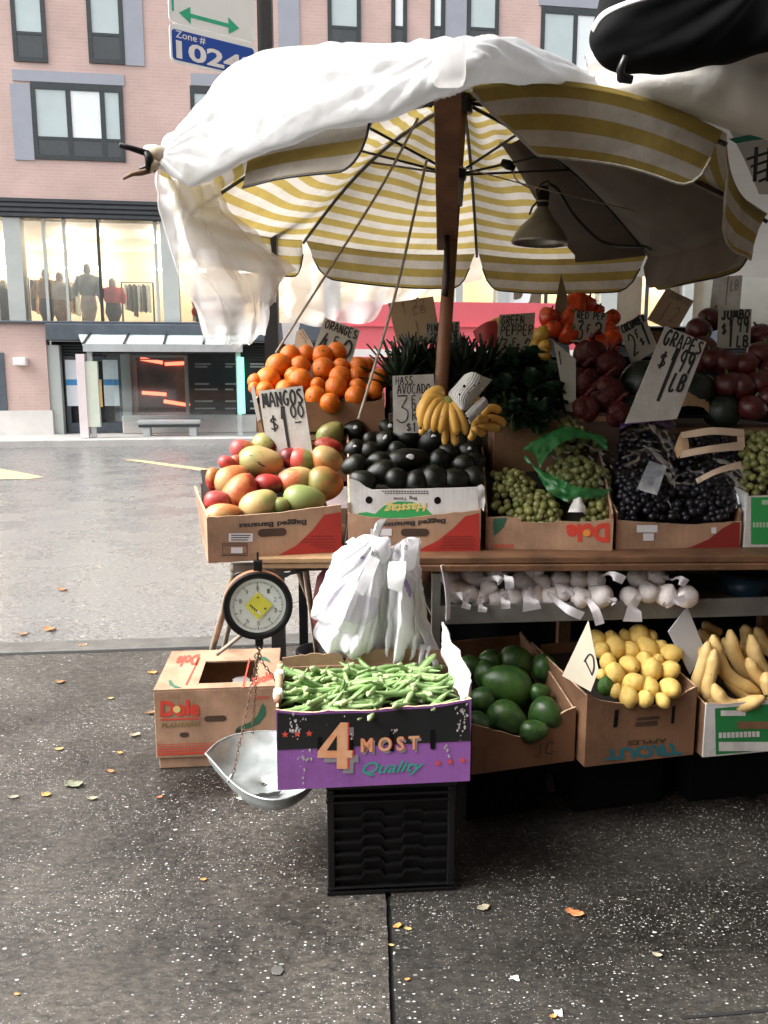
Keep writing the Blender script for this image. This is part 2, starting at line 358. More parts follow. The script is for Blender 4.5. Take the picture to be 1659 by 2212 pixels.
mb = MB(); a, b_ = G(1470, 2200), G(1700, 2180); mb.add([a + Vector((0, .004, .002)), b_ + Vector((0, .004, .002)), b_ + Vector((0, -.004, .002)), a + Vector((0, -.004, .002))], [(0, 1, 2, 3)])
tag(mb.obj('pavement_joint', M_joint), kind='structure')
mb = MB(); mb.box(-60, 60, -.02, .15, -.3, .006, kf); tag(mb.obj('kerb', M_kerb, bevel=.015), kind='structure')
mb = MB(); mb.box(-60, 60, -.052, -.0205, -.05, .0015, kf); tag(mb.obj('kerb_joint', M_joint), kind='structure')
sheet('road', kf, -120, 120, .1, 40, RZ, M_road)
# yellow lines on the road
def road_poly(name, px, z, m):
    mb = MB(); mb.add([G(u, v, z) for u, v in px], [tuple(range(len(px)))]); return tag(mb.obj(name, m), kind='structure')
road_poly('road_marking', [(-60, 1006), (0, 1012), (95, 1030), (60, 1035), (0, 1034), (-80, 1030)], RZ + .004, M_yellow)
road_poly('road_marking', [(262, 992), (300, 993), (640, 1038), (640, 1047), (430, 1016)], RZ + .004, M_yellow)
# far kerb and far pavement
FB = G(250, 938); Yb = FB.y - FB.x * tan(YAWS)
ff = Frame((0, Yb, 0), YAWS)                              # facade plane: x along the street, z up, y into the building
mb = MB(); mb.box(-90, 90, -1.75, -1.6, -.3, .02, ff); tag(mb.obj('kerb', M_farwalk, bevel=.02), kind='structure')
mb = MB(); mb.add([ff.w(-90, -1.6, .01), ff.w(90, -1.6, .01), ff.w(90, .5, .01), ff.w(-90, .5, .01)], [(0, 1, 2, 3)]); tag(mb.obj('far_pavement', M_farwalk), kind='structure')

# ------------------------------------------------------------------ the brick building across the street
def brick_mat():
    m, nt, b = newmat('brick'); L = nt.links.new
    tc = N(nt, 'ShaderNodeTexCoord'); mp = N(nt, 'ShaderNodeMapping'); mp.inputs['Rotation'].default_value = (R(-90), 0, 0); 
    cmb = N(nt, 'ShaderNodeCombineXYZ'); sp = N(nt, 'ShaderNodeSeparateXYZ'); L(tc.outputs['Object'], sp.inputs[0]); L(sp.outputs[0], cmb.inputs[0]); L(sp.outputs[2], cmb.inputs[1])
    br = N(nt, 'ShaderNodeTexBrick'); br.inputs['Scale'].default_value = 1; br.inputs['Brick Width'].default_value = .21; br.inputs['Row Height'].default_value = .068; br.inputs['Mortar Size'].default_value = .008
    br.inputs['Color1'].default_value = (.545, .40, .355, 1); br.inputs['Color2'].default_value = (.515, .375, .335, 1); br.inputs['Mortar'].default_value = (.55, .42, .38, 1)
    L(cmb.outputs[0], br.inputs['Vector'])
    no = N(nt, 'ShaderNodeTexNoise', Scale=.8, Detail=6.0); L(tc.outputs['Object'], no.inputs['Vector'])
    ra = N(nt, 'ShaderNodeValToRGB'); ra.color_ramp.elements[0].color = (.85, .85, .85, 1); ra.color_ramp.elements[1].color = (1.12, 1.1, 1.1, 1); ra.color_ramp.elements[0].position = .3; ra.color_ramp.elements[1].position = .7; L(no.outputs['Fac'], ra.inputs['Fac'])
    mx = N(nt, 'ShaderNodeMixRGB', blend_type='MULTIPLY'); mx.inputs['Fac'].default_value = 1; L(br.outputs['Color'], mx.inputs['Color1']); L(ra.outputs['Color'], mx.inputs['Color2'])
    L(mx.outputs['Color'], b.inputs['Base Color']); b.inputs['Roughness'].default_value = .85
    bp = N(nt, 'ShaderNodeBump', Strength=.4, Distance=.01); L(br.outputs['Fac'], bp.inputs['Height']); bp.invert = True; L(bp.outputs['Normal'], b.inputs['Normal'])
    return m
M_brick = brick_mat()
M_slate = pm('slate_panel', (.30, .32, .365), .5, .06, 2)
M_frame = pm('dark_metal_frame', (.025, .032, .034), .45, .2, 8)
M_fascia = pm('dark_fascia', (.030, .036, .042), .5, .2, 5)
M_ledge = pm('grey_ledge', (.07, .085, .105), .45, .15, 5)
M_col = pm('pale_column', (.42, .45, .43), .5, .08, 2)
M_base = pm('white_stone', (.62, .60, .57), .6, .1, 2)
M_blind = pm('window_blind', (.42, .50, .50), .25, .12, .7, coat=.6)
M_blind2 = pm('bright_blind', (.74, .80, .80), .25, .1, .9, coat=.6)
M_sillglass = pm('dark_glass', (.018, .022, .024), .12, .3, 3, coat=.5)
M_glass = glassm('shop_glass', (.97, .97, .95), .09)
M_white = pm('white_paint', (.75, .75, .74), .5, .04, 5)
M_cream = pm('shop_wall', (.75, .66, .52), .7, .08, 1.2)
M_shopfloor = pm('shop_floor', (.45, .38, .30), .4, .1, 2)
bld = thing('brick_building', ff.w(-6, 0, 0), 'long brick building across the street with grey framed windows and a lit upper shop floor', 'building')
def fz(u, v, y=0.0): return ff.hit(u, v, y)
def frect(u0, v0, u1, v1, y=0.0):
    s0 = fz(u0, (v0 + v1) / 2, y)[0]; s1 = fz(u1, (v0 + v1) / 2, y)[0]
    z1 = fz((u0 + u1) / 2, v0, y)[1]; z0 = fz((u0 + u1) / 2, v1, y)[1]
    return s0, s1, z0, z1
z_lit_top = fz(180, 474)[1]; z_lit_bot = fz(180, 694)[1]; z_ledge = fz(180, 736)[1]; z_brick = fz(180, 432)[1]
s_pier = fz(103, 800)[0]
SL, SR = -34.0, 40.0
mb = MB(); mb.box(SL, SR, 0, .35, z_brick, 16, ff); mb.box(SL, s_pier, 0, .35, .55, z_lit_bot - .02, ff); mb.obj('brick_wall', M_brick, bld)
mb = MB(); mb.box(SL, s_pier + .05, -.04, .33, 0.01, .55, ff); mb.obj('stone_base', M_base, bld)
mb = MB()
mb.box(SL, SR, -.05, .4, z_lit_top, z_brick - .002, ff)
for q in range(4): zz = z_lit_top + (z_brick - z_lit_top) * (q + .5) / 4; mb.box(SL, SR, -.09, -.052, zz - .03, zz + .03, ff)
mb.obj('fascia_slat', M_fascia, bld)
mb = MB(); mb.box(s_pier + .05, SR, -.22, .3, z_ledge, z_lit_bot - .06, ff); mb.box(SL, SR, -.10, .3, z_lit_bot - .058, z_lit_bot, ff); mb.obj('ledge', M_ledge, bld, bevel=.02)
# lit shop floor: a real room behind glass
D = 5.0
mb = MB(); mb.box(SL, SR, .36, D, z_lit_bot - .05, z_lit_bot + .01, ff); mb.obj('shop_floor_slab', M_shopfloor, bld)
mb = MB(); mb.box(SL, SR, .36, D, z_lit_top + .01, z_lit_top + .2, ff); mb.obj('shop_ceiling', M_white, bld)
mb = MB(); mb.box(SL, SR, D, D + .2, z_lit_bot, z_lit_top, ff); mb.obj('shop_back_wall', M_cream, bld)
M_lamp = emitm('shop_lamp', (1, .88, .70), 7.5)
rnd = random.Random(5)
for i in range(34):
    s = -13 + i * .95 + rnd.uniform(-.2, .2); y = rnd.choice([1.0, 1.9, 2.9, 3.8])
    mb = MB(); mb.box(s, s + .12, y - .6, y + .7, z_lit_top - .10, z_lit_top - .06, ff); mb.obj('ceiling_lamp', M_lamp, bld)
for i in range(12):
    s = -13 + i * 2.4
    mb = MB(); mb.box(s, s + 1.5, D - .5, D - .42, z_lit_top - .55, z_lit_top - .47, ff); mb.obj('ceiling_lamp', M_lamp, bld)
def column(u0, u1, parent, m=None):
    s0 = fz(u0, 585)[0]; s1 = fz(u1, 585)[0]
    mb = MB(); mb.box(s0, s1, -.03, .35, z_lit_bot + .001, z_lit_top - .001, ff); mb.obj('column', m or M_col, parent)
cols_px = [(-40, -16), (14, 50), (350, 385), (700, 735), (985, 1000), (1075, 1100), (1300, 1335), (1480, 1500)]
for a, b_ in cols_px: column(a, b_, bld)
for u in (95, 139, 212, 335, 420, 560, 900, 1180, 1240, 1400, 1446, 1560):
    s0 = fz(u, 585)[0]; mb = MB(); mb.box(s0, s0 + .06, .02, .1, z_lit_bot + .002, z_lit_top - .002, ff); mb.obj('mullion', M_col if u % 2 else M_frame, bld)
mb = MB(); mb.box(SL, SR, .11, .12, z_lit_bot + .002, z_lit_top - .002, ff); mb.obj('shop_pane', M_glass, bld)
# pale backing of the right-hand shop windows and the bold letter on the glass
mb = MB()
for a, b_, in ((1100, 1178), (1335, 1398), (1450, 1478), (1500, 1800)):
    s0 = fz(a, 640)[0]; s1 = fz(b_, 640)[0]; mb.box(s0, s1, .3, .33, z_lit_bot + .01, z_lit_top - .3, ff)
mb.obj('window_screen_panel', pm('pale_screen', (.72, .68, .55), .7, .1, 2), bld)
mb = MB(); print_text(mb, ff, [ff.hit(*p) for p in ((1095, 596), (1150, 598), (1150, 668), (1095, 664))], 'D', y=.10, bold=.07); mb.obj('lettering', pm('white_vinyl', (.92, .92, .92), .5, .02, 2), bld)
# upper windows
def window(u0, v0, u1, v1, panes, sill=.22, name='window', y=0.0):
    s0, s1, z0, z1 = frect(u0, v0, u1, v1)
    mb = MB(); w = s1 - s0; t = .09
    mb.box(s0, s1, -.03, .0, z0, z0 + t, ff); mb.box(s0, s1, -.03, .0, z1 - t * 1.6, z1, ff); mb.box(s0, s0 + t, -.03, 0, z0 + t, z1 - t * 1.6, ff); mb.box(s1 - t, s1, -.03, 0, z0 + t, z1 - t * 1.6, ff)
    xs = [s0 + t]; acc = 0
    for k, (fr_, mat) in enumerate(panes):
        acc += fr_; xs.append(s0 + t + (w - 2 * t) * acc)
    zs = z0 + t + (z1 - z0) * sill
    for k in range(1, len(panes)): mb.box(xs[k] - .05, xs[k] + .05, -.028, 0, z0 + t, z1 - t * 1.6, ff)
    mb.box(s0 + t, s1 - t, -.024, 0, zs - .06, zs, ff)
    wo = mb.obj(name, M_frame, bld)
    for k, (fr_, mat) in enumerate(panes):
        mb = MB(); mb.box(xs[k], xs[k + 1], -.012, -.004, zs, z1 - t, ff); mb.obj('pane', mat, wo)
    mb = MB(); mb.box(s0 + t, s1 - t, -.013, -.004, z0 + t, zs - .05, ff); mb.obj('lower_pane', M_sillglass, wo)
def gpanel(u0, v0, u1, v1):
    s0, s1, z0, z1 = frect(u0, v0, u1, v1); mb = MB(); mb.box(s0, s1, -.02, -.001, z0, z1, ff); mb.obj('grey_panel', M_slate, bld)
one = [(1, M_blind)]; bri = [(1, M_blind2)]
window(22, -120, 96, 134, one); gpanel(265, -120, 307, 142); window(186, -120, 264, 138, one)
gpanel(27, 156, 268, 180); gpanel(27, 181, 70, 346); window(71, 181, 268, 347, [(.39, M_blind), (.41, M_blind2), (.2, M_blind)], .24)
gpanel(412, 164, 640, 190); window(413, 191, 610, 355, [(.39, M_blind), (.41, M_blind2), (.2, M_blind)], .24)
gpanel(600, -100, 646, 115); window(707, -120, 779, 118, one); window(845, -120, 879, 118, bri); window(930, -120, 961, 118, bri); gpanel(962, -100, 1008, 118); window(1009, -120, 1078, 122, one)
gpanel(1165, -120, 1420, 20); window(1167, 21, 1400, 172, [(.3, M_blind), (.4, M_blind2), (.3, M_blind2)], .03)
# ground-floor shop front behind the shelter
s_end = SR
mb = MB(); mb.box(s_pier, s_end, .5, .6, 0, z_ledge, ff); mb.obj('shopfront_backing', M_fascia, bld)
mb = MB()
for q in range(6): zz = fz(200, 745 + q * 6)[1]; mb.box(s_pier + .06, s_end, .3, .5, zz - .02, zz + .012, ff)
mb.obj('louver_slat', M_fascia, bld)
mb = MB(); s0, s1, z0, z1 = frect(265, 897, 640, 940); mb.box(s0, s_end, -.02, .4, .012, z1, ff); mb.obj('low_wall', M_base, bld, bevel=.02)
mb = MB(); s0, s1, z0, z1 = frect(106, 775, 132, 925); mb.box(s0, s1, .05, .3, .01, z1 + .3, ff); mb.obj('column', M_col, bld); mb = MB(); s0, s1, z0, z1 = frect(262, 765, 282, 905); mb.box(s0, s1, .05, .3, z0, z1, ff); mb.obj('column', M_col, bld)
dr = MB(); s0, s1, z0, z1 = frect(135, 770, 262, 930)
t = .08; mb = MB(); mb.box(s0, s1, .3, .36, .02, .25, ff); mb.box(s0, s1, .3, .36, z1 - .1, z1, ff)
for x in (s0, (s0 + s1) / 2 - .06, s1 - .1): mb.box(x, x + .1, .29, .36, .25, z1 - .1, ff)
door = mb.obj('glass_door', M_ledge, bld)
M_poster = pm('pale_poster', (.80, .86, .90), .4, .08, 1.5); M_blue = pm('blue_print', (.05, .28, .60), .5, .1, 3); M_orange_p = pm('orange_print', (.75, .38, .12), .5, .3, 6, col2=(.55, .5, .2))
for (a, b_) in ((137, 181), (219, 252)):
    s0, s1, z0, z1 = frect(a, 777, b_, 878); mb = MB(); mb.box(s0, s1, .26, .285, z0, z1, ff); po = mb.obj('poster', M_poster, door)
    mb = MB(); zb = z0 + (z1 - z0) * .52; mb.box(s0, s1, .254, .259, zb - .07, zb + .06, ff); mb.obj('blue_band', M_blue, po)
mb = MB(); s0, s1, z0, z1 = frect(196, 820, 216, 880); mb.box(s0, s1, .255, .284, z0, z1, ff); mb.obj('poster', M_orange_p, door)
# window with neon strips, then the dark menu boards
s0, s1, z0, z1 = frect(283, 772, 405, 893); mb = MB()
for x in (s0, s1 - .08): mb.box(x, x + .08, .25, .45, z0, z1, ff)
mb.box(s0, s1, .25, .45, z0 - .05, z0, ff); mb.box(s0, s1, .25, .45, z1, z1 + .05, ff); shopw = mb.obj('shop_window', M_col, bld)
mb = MB(); mb.box(s0 + .08, s1 - .08, .44, .48, z0, z1, ff); mb.obj('dark_pane', pm('shop_dark', (.03, .025, .025), .25, .8, 2, col2=(.16, .10, .07)), shopw)
M_neon = emitm('red_neon', (1, .13, .07), 1.6); M_pneon = emitm('purple_neon', (.28, .17, .5), .15)
for (a, va, b_, vb) in ((298, 774, 347, 783), (352, 786, 398, 784), (302, 849, 355, 853), (350, 868, 407, 877)):
    mb = MB(); p0 = fz(a, va); p1 = fz(b_, vb); mb.tube([ff.w(p0[0], .40, p0[1]), ff.w(p1[0], .40, p1[1])], .045, 6); mb.obj('neon_tube', M_neon, shopw)
s0, s1, z0, z1 = frect(407, 770, 640, 893); mb = MB(); mb.box(s0, s1 + 14, .40, .45, z0, z1, ff); board = mb.obj('menu_board', pm('navy_board', (.012, .016, .028), .3, .3, 3), bld)
mb = MB()
for i, v in enumerate((786, 792, 830, 842, 868, 884)):
    for a, b_ in ((418, 470), (485, 512), (540, 600)):
        w = (.5 + .5 * rnd.random()); p = fz(a, v); q = fz(a + (b_ - a) * w, v); mb.box(p[0], q[0], .392, .399, p[1] - .018, p[1] + .018, ff)
mb.obj('lettering', pm('menu_print', (.5, .52, .5), .5, .4, 1), board)
mb = MB(); s0, s1, z0, z1 = frect(-60, 762, 14, 925); mb.box(s0, s1, -.03, 0, .02, z1, ff); mb.obj('side_door', M_ledge, bld)
mb = MB(); p = fz(47, 781); mb.box(p[0] - .14, p[0] + .14, -.2, 0, p[1] - .09, p[1] + .09, ff); mb.obj('wall_lamp', M_white, bld, bevel=.03)

# things inside the lit floor: mannequins, racks, a display board
M_skin = pm('mannequin', (.55, .5, .44), .5, .1, 4); M_coat = pm('grey_coat', (.34, .38, .36), .8, .15, 6); M_skirt = pm('pale_skirt', (.72, .66, .56), .8, .1, 6); M_dkc = pm('dark_clothes', (.05, .05, .055), .8, .3, 6); M_redc = pm('red_clothes', (.62, .10, .09), .8, .15, 6); M_tan = pm('tan_clothes', (.48, .30, .16), .8, .25, 6)
def mannequin(u, v_top, v_bot, coat, skirt, label):
    y = .9; s, zt = fz(u, v_top, y); zb = z_lit_bot + .01; h = zt - zb
    r = thing('mannequin', ff.w(s, y, zb), label, 'mannequin')
    T = Matrix.Translation(ff.w(s, y, zb))
    mb = MB(); mb.lathe([(.02, 0), (.10, .02 * h), (.19, .25 * h), (.16, .48 * h)], 16, T); mb.obj('skirt', skirt, r, True)
    mb = MB(); mb.lathe([(.15, .44 * h), (.21, .55 * h), (.22, .72 * h), (.17, .82 * h), (.06, .85 * h)], 16, T)
    for k in (-1, 1): mb.tube([ff.w(s + k * .18, y, zb + .79 * h), ff.w(s + k * .27, y - .05, zb + .6 * h), ff.w(s + k * .24, y - .12, zb + .46 * h)], [.07, .06, .045], 8)
    mb.obj('coat', coat, r, True)
    mb = MB(); mb.ball(ff.w(s, y, zb + .925 * h), (.09, .10, .13)); mb.tube([ff.w(s, y, zb + .8 * h), ff.w(s, y, zb + .9 * h)], .05, 8); mb.obj('head', M_skin, r, True)
mannequin(187, 572, 694, M_coat, M_skirt, 'mannequin in a grey green coat in the middle of the lit upper shop window')
mannequin(97, 585, 694, M_tan, M_dkc, 'mannequin in tan clothes near the pale column of the lit upper shop')
mannequin(128, 592, 694, M_skirt, M_tan, 'mannequin in cream top beside the tan one in the lit upper shop')
mannequin(6, 610, 694, M_dkc, M_dkc, 'dark dressed mannequin at the window edge by the first pale column')
mannequin(242, 605, 694, M_redc, M_dkc, 'mannequin in a red top next to the thin mullion of the lit shop')
def rack(u0, u1, v, y, label, cols):
    s0 = fz(u0, v, y)[0]; s1 = fz(u1, v, y)[0]; zr = fz(u0, v, y)[1]; zb = z_lit_bot + .01
    r = thing('garment_rack', ff.w((s0 + s1) / 2, y, zb), label, 'garment rack')
    mb = MB(); mb.tube([ff.w(s0, y, zb), ff.w(s0, y, zr), ff.w(s1, y, zr), ff.w(s1, y, zb)], .025, 6); mb.obj('rail', M_frame, r)
    x = s0 + .08
    while x < s1 - .05:
        mb = MB(); hh = rnd.uniform(.75, .95); mb.box(x, x + .06, y - .22, y + .22, zr - hh * .9, zr - .05, ff); mb.obj('garment', rnd.choice(cols), r, bevel=.03); x += .11
rack(262, 330, 610, 2.6, 'long rack of grey and tan clothes behind the red mannequin', [M_coat, M_tan, M_dkc, M_skirt])
rack(60, 88, 600, 2.0, 'short rack of brown and dark clothes beside the first pale column', [M_tan, M_dkc])
rack(145, 175, 605, 2.2, 'rack of pale and tan clothes behind the grey coat mannequin', [M_tan, M_skirt, M_coat])
M_dots = pm('pale_green_board', (.70, .80, .78), .6, .05, 3); M_red = pm('red_print', (.70, .07, .06), .5, .1, 5)
s0, s1, z0, z1 = frect(416, 640, 470, 694, .5); dbx = thing('display_board', ff.w((s0 + s1) / 2, .5, z0), 'pale display board with big red dots behind the hanging plastic', 'display board')
mb = MB(); mb.box(s0, s1 + .6, .5, .56, z0, z1, ff); mb.obj('panel', M_dots, dbx)
for i in range(3):
    for j in range(2):
        cx, cz = fz(424 + i * 22, 653 + j * 21, .49); mb = MB(); mb.prism([(cx + .11 * cos(a * pi / 8), cz + .11 * sin(a * pi / 8)) for a in range(16)], .49, .498, ff); mb.obj('red_dot', M_red, dbx)

# ------------------------------------------------------------------ bus shelter, bench, red van on the far side
sf = Frame(ff.w(0, -1.15, 0), YAWS)
M_steel = pm('shelter_steel', (.50, .53, .53), .3, .1, 4, metal=.4); M_sglass = glassm('shelter_glass', (.86, .90, .90), .10); M_roof = pm('frosted_roof', (.62, .72, .70), .3, .08, 3)
a0 = sf.hit(182, 752)[0]; a1 = sf.hit(524, 752)[0]; zt = sf.hit(350, 750)[1]; zf = sf.hit(350, 732)[1]
sh = thing('bus_shelter', sf.w((a0 + a1) / 2, 0, 0), 'glass bus shelter with a flat frosted roof on the far pavement', 'bus shelter')
mb = MB(); mb.add([sf.w(a0, -.1, zt), sf.w(a1, -.1, zt), sf.w(a1 + .05, 1.0, zt + .26), sf.w(a0 - .3, 1.0, zt + .26), sf.w(a0, -.1, zt + .05), sf.w(a1, -.1, zt + .05), sf.w(a1 + .05, 1.0, zt + .31), sf.w(a0 - .3, 1.0, zt + .31)], [(0, 3, 2, 1), (4, 5, 6, 7), (0, 1, 5, 4), (1, 2, 6, 5), (2, 3, 7, 6), (3, 0, 4, 7)]); rf = mb.obj('roof', M_roof, sh)
mb = MB()
for k in range(5): x = a0 + (a1 - a0) * k / 4; mb.tube([sf.w(x, -.1, zt + .07), sf.w(x - .05, 1.0, zt + .33)], .025, 6)
mb.obj('roof_rib', M_frame, rf)
mb = MB(); mb.box(a0, a1, -.14, -.06, zt - .10, zt + .06, sf); mb.obj('front_beam', M_steel, sh)
for x in (a0 + .05, a1 - .15):
    mb = MB(); mb.box(x, x + .1, -.05, .05, .02, zt - .1, sf); mb.obj('post', M_steel, sh)
mb = MB(); mb.box(a0 + .2, a1 - .2, .85, .86, .3, zt + .3, sf); mb.obj('glass_panel', M_sglass, sh)
s0 = sf.hit(170, 830)[0]; s1 = sf.hit(188, 830)[0]; s2 = sf.hit(214, 830)[0]
mb = MB(); mb.box(s0, s1, -.15, .05, .02, zt - .15, sf); ap = mb.obj('advert_panel', pm('pink_white_panel', (.70, .62, .62), .4, .1, 1.4), sh)
mb = MB(); mb.box(s1, s2, -.12, .02, .25, zt - .3, sf); mb.obj('advert_poster', pm('advert_print', (.70, .72, .62), .4, .3, 1.6, col2=(.55, .62, .50)), ap)
M_green = emitm('green_strip_light', (.10, .85, .48), 1.3)
s0 = sf.hit(515, 830)[0]; s1 = sf.hit(528, 830)[0]; mb = MB(); mb.box(s0, s1, -.1, -.055, sf.hit(520, 893)[1], sf.hit(520, 772)[1], sf); mb.obj('strip_light', M_green, sh)
bf = Frame(ff.w(0, -.75, 0), YAWS); s0 = bf.hit(300, 920)[0]; s1 = bf.hit(435, 920)[0]; zt2 = bf.hit(370, 906)[1]
bn = thing('street_bench', bf.w((s0 + s1) / 2, 0, 0), 'low pale bench under the bus shelter roof', 'bench')
mb = MB(); mb.box(s0, s1, -.2, .2, zt2 - .09, zt2, bf); mb.obj('seat', M_steel, bn, bevel=.02)
for x in (s0 + .1, s1 - .25): mb = MB(); mb.box(x, x + .15, -.18, .18, .015, zt2 - .09, bf); mb.obj('leg', M_steel, bn)
mb = MB(); mb.box(s0 + .02, s1 - .02, -.205, -.2, zt2 - .16, zt2 - .10, bf); mb.obj('front_rail', M_frame, bn)

# red delivery van passing on the road (seen between the cards and the plastic)
vf0 = P(738, 800, 10.2); vf = Frame((vf0.x, 10.2, RZ), YAWS)
M_van = pm('red_van_paint', (.74, .15, .18), .3, .05, 3, coat=.6); M_tyre = pm('rubber', (.02, .02, .02), .8, .2, 9); M_chrome = pm('hub', (.5, .5, .5), .35, .1, 5, metal=.8)
ztop = vf.hit(950, 663)[1]; zs1 = vf.hit(950, 755)[1]; zs0 = vf.hit(950, 778)[1]; LV = 3.15; WV = 1.6
van = thing('delivery_van', vf.w(LV / 2, WV / 2, 0), 'red delivery van with a white waist stripe passing on the road', 'van')
prof = [(0, .35), (LV - .1, .35), (LV, .9), (LV - .06, 1.15), (LV - .25, ztop - .12), (LV - .4, ztop), (.15, ztop), (0, ztop - .15)]
mb = MB(); mb.prism(prof, 0, WV, vf); body = mb.obj('body', M_van, van, bevel=.06)
mb = MB(); mb.box(.02, LV - .1, -.012, -.002, zs0, zs1, vf); mb.obj('white_stripe', M_white, body)
mb = MB()
for zz in (ztop - .24, ztop - .62, ztop - .72): mb.box(.1, LV - .6, -.02, -.002, zz, zz + .02, vf)
mb.obj('body_rib', M_van, body)
mb = MB(); mb.prism([(LV - .55, 1.25), (LV - .18, 1.25), (LV - .32, ztop - .25), (LV - .55, ztop - .25)], -.014, -.004, vf); mb.obj('side_window', M_sillglass, van)
for x in (.6, LV - .65):
    w = MB(); T = Matrix.Translation(vf.w(x, .12, .36)) @ Matrix.Rotation(YAWS, 4, 'Z') @ Matrix.Rotation(pi / 2, 4, 'X')
    w.lathe([(.0, -.1), (.24, -.1), (.35, -.08), (.36, 0), (.35, .1), (.24, .13), (0, .13)], 24, T); wo = w.obj('wheel', M_tyre, van, True)
    w = MB(); w.lathe([(0, .135), (.2, .135), (.22, .11)], 20, T); w.obj('rim', M_chrome, wo, True)
for x in (LV - .02,):
    mb = MB(); mb.box(x - .05, x + .03, .1, .4, .75, .95, vf); mb.obj('headlight', M_white, van, bevel=.03)
    mb = MB(); mb.box(x - .05, x + .03, WV - .4, WV - .1, .75, .95, vf); mb.obj('headlight', M_white, van, bevel=.03)
# ------------------------------------------------------------------ stall materials
M_wood = pm('worn_wood', (.135, .066, .033), .55, .45, 7, .3, 40)
M_ply = pm('plywood', (.34, .21, .11), .6, .3, 9, .2)
M_polewood = pm('pole_wood', (.22, .095, .045), .55, .35, 10, .2)
M_boardwood = pm('plank_wood', (.17, .078, .04), .6, .35, 8, .25)
M_black = pm('black_plastic', (.0035, .0036, .004), .5, .3, 8, .1, spec=.25)
M_blacksteel = pm('black_steel', (.012, .013, .014), .42, .3, 8, .1)
M_rack = pm('grey_rack_steel', (.20, .195, .18), .42, .25, 9, .1, metal=.3)
M_tarp = pm('black_tarp', (.003, .003, .0034), .8, .3, 5, .15, 9, spec=.12)
M_plastic = fabric('white_plastic_sheet', (.58, .59, .60), .42, .07, rough=.35, var=.05, scale=3, bump=.5, gloss=.3, bscale=9)
M_veil = fabric('cloudy_plastic', (.82, .81, .80), .60, .32, rough=.4, var=.06, scale=4, bump=.25, gloss=.2, bscale=11)
M_canvas = fabric('grey_white_canvas', (.66, .64, .60), .05, 0, var=.08, scale=3, bump=.2)
M_rope = pm('rope', (.42, .37, .30), .8, .2, 40)
M_alu = pm('spun_aluminium', (.27, .255, .225), .40, .25, 12, .05, metal=.75)
M_cable = pm('black_cable', (.010, .010, .011), .5, .1, 10)
def stripe_mat():
    m, nt, b = newmat('striped_canvas'); L = nt.links.new; out = nt.nodes['Material Output']
    uv = N(nt, 'ShaderNodeUVMap'); sp = N(nt, 'ShaderNodeSeparateXYZ'); L(uv.outputs[0], sp.inputs[0])
    tc = N(nt, 'ShaderNodeTexCoord')
    fr = N(nt, 'ShaderNodeMath', operation='FRACT'); L(sp.outputs[1], fr.inputs[0])
    gt = N(nt, 'ShaderNodeMath', operation='GREATER_THAN'); gt.inputs[1].default_value = .5; L(fr.outputs[0], gt.inputs[0])
    mx = N(nt, 'ShaderNodeMixRGB'); mx.inputs['Color1'].default_value = (.45, .42, .37, 1); mx.inputs['Color2'].default_value = (.31, .235, .068, 1); L(gt.outputs[0], mx.inputs['Fac'])
    no = N(nt, 'ShaderNodeTexNoise', Scale=3.2, Detail=7.0, Roughness=.75); L(tc.outputs['Object'], no.inputs['Vector'])
    ra = N(nt, 'ShaderNodeValToRGB'); ra.color_ramp.elements[0].color = (.45, .42, .37, 1); ra.color_ramp.elements[1].color = (1.05, 1.05, 1.05, 1); ra.color_ramp.elements[0].position = .28; ra.color_ramp.elements[1].position = .6; L(no.outputs['Fac'], ra.inputs['Fac'])
    mu = N(nt, 'ShaderNodeMixRGB', blend_type='MULTIPLY'); mu.inputs['Fac'].default_value = .75; L(mx.outputs['Color'], mu.inputs['Color1']); L(ra.outputs['Color'], mu.inputs['Color2'])
    L(mu.outputs['Color'], b.inputs['Base Color']); b.inputs['Roughness'].default_value = .85; b.inputs['Specular IOR Level'].default_value = .2
    tr = N(nt, 'ShaderNodeBsdfTranslucent'); L(mu.outputs['Color'], tr.inputs['Color'])
    wv = N(nt, 'ShaderNodeTexNoise', Scale=9, Detail=3.0); L(tc.outputs['Object'], wv.inputs['Vector'])
    bp = N(nt, 'ShaderNodeBump', Strength=.35, Distance=.03); L(wv.outputs['Fac'], bp.inputs['Height']); L(bp.outputs['Normal'], b.inputs['Normal'])
    ms = N(nt, 'ShaderNodeMixShader', Fac=.48); L(b.outputs[0], ms.inputs[1]); L(tr.outputs[0], ms.inputs[2]); L(ms.outputs[0], out.inputs['Surface'])
    return m
M_stripe = stripe_mat()
M_hem = pm('canvas_binding', (.40, .37, .31), .8, .2, 30)

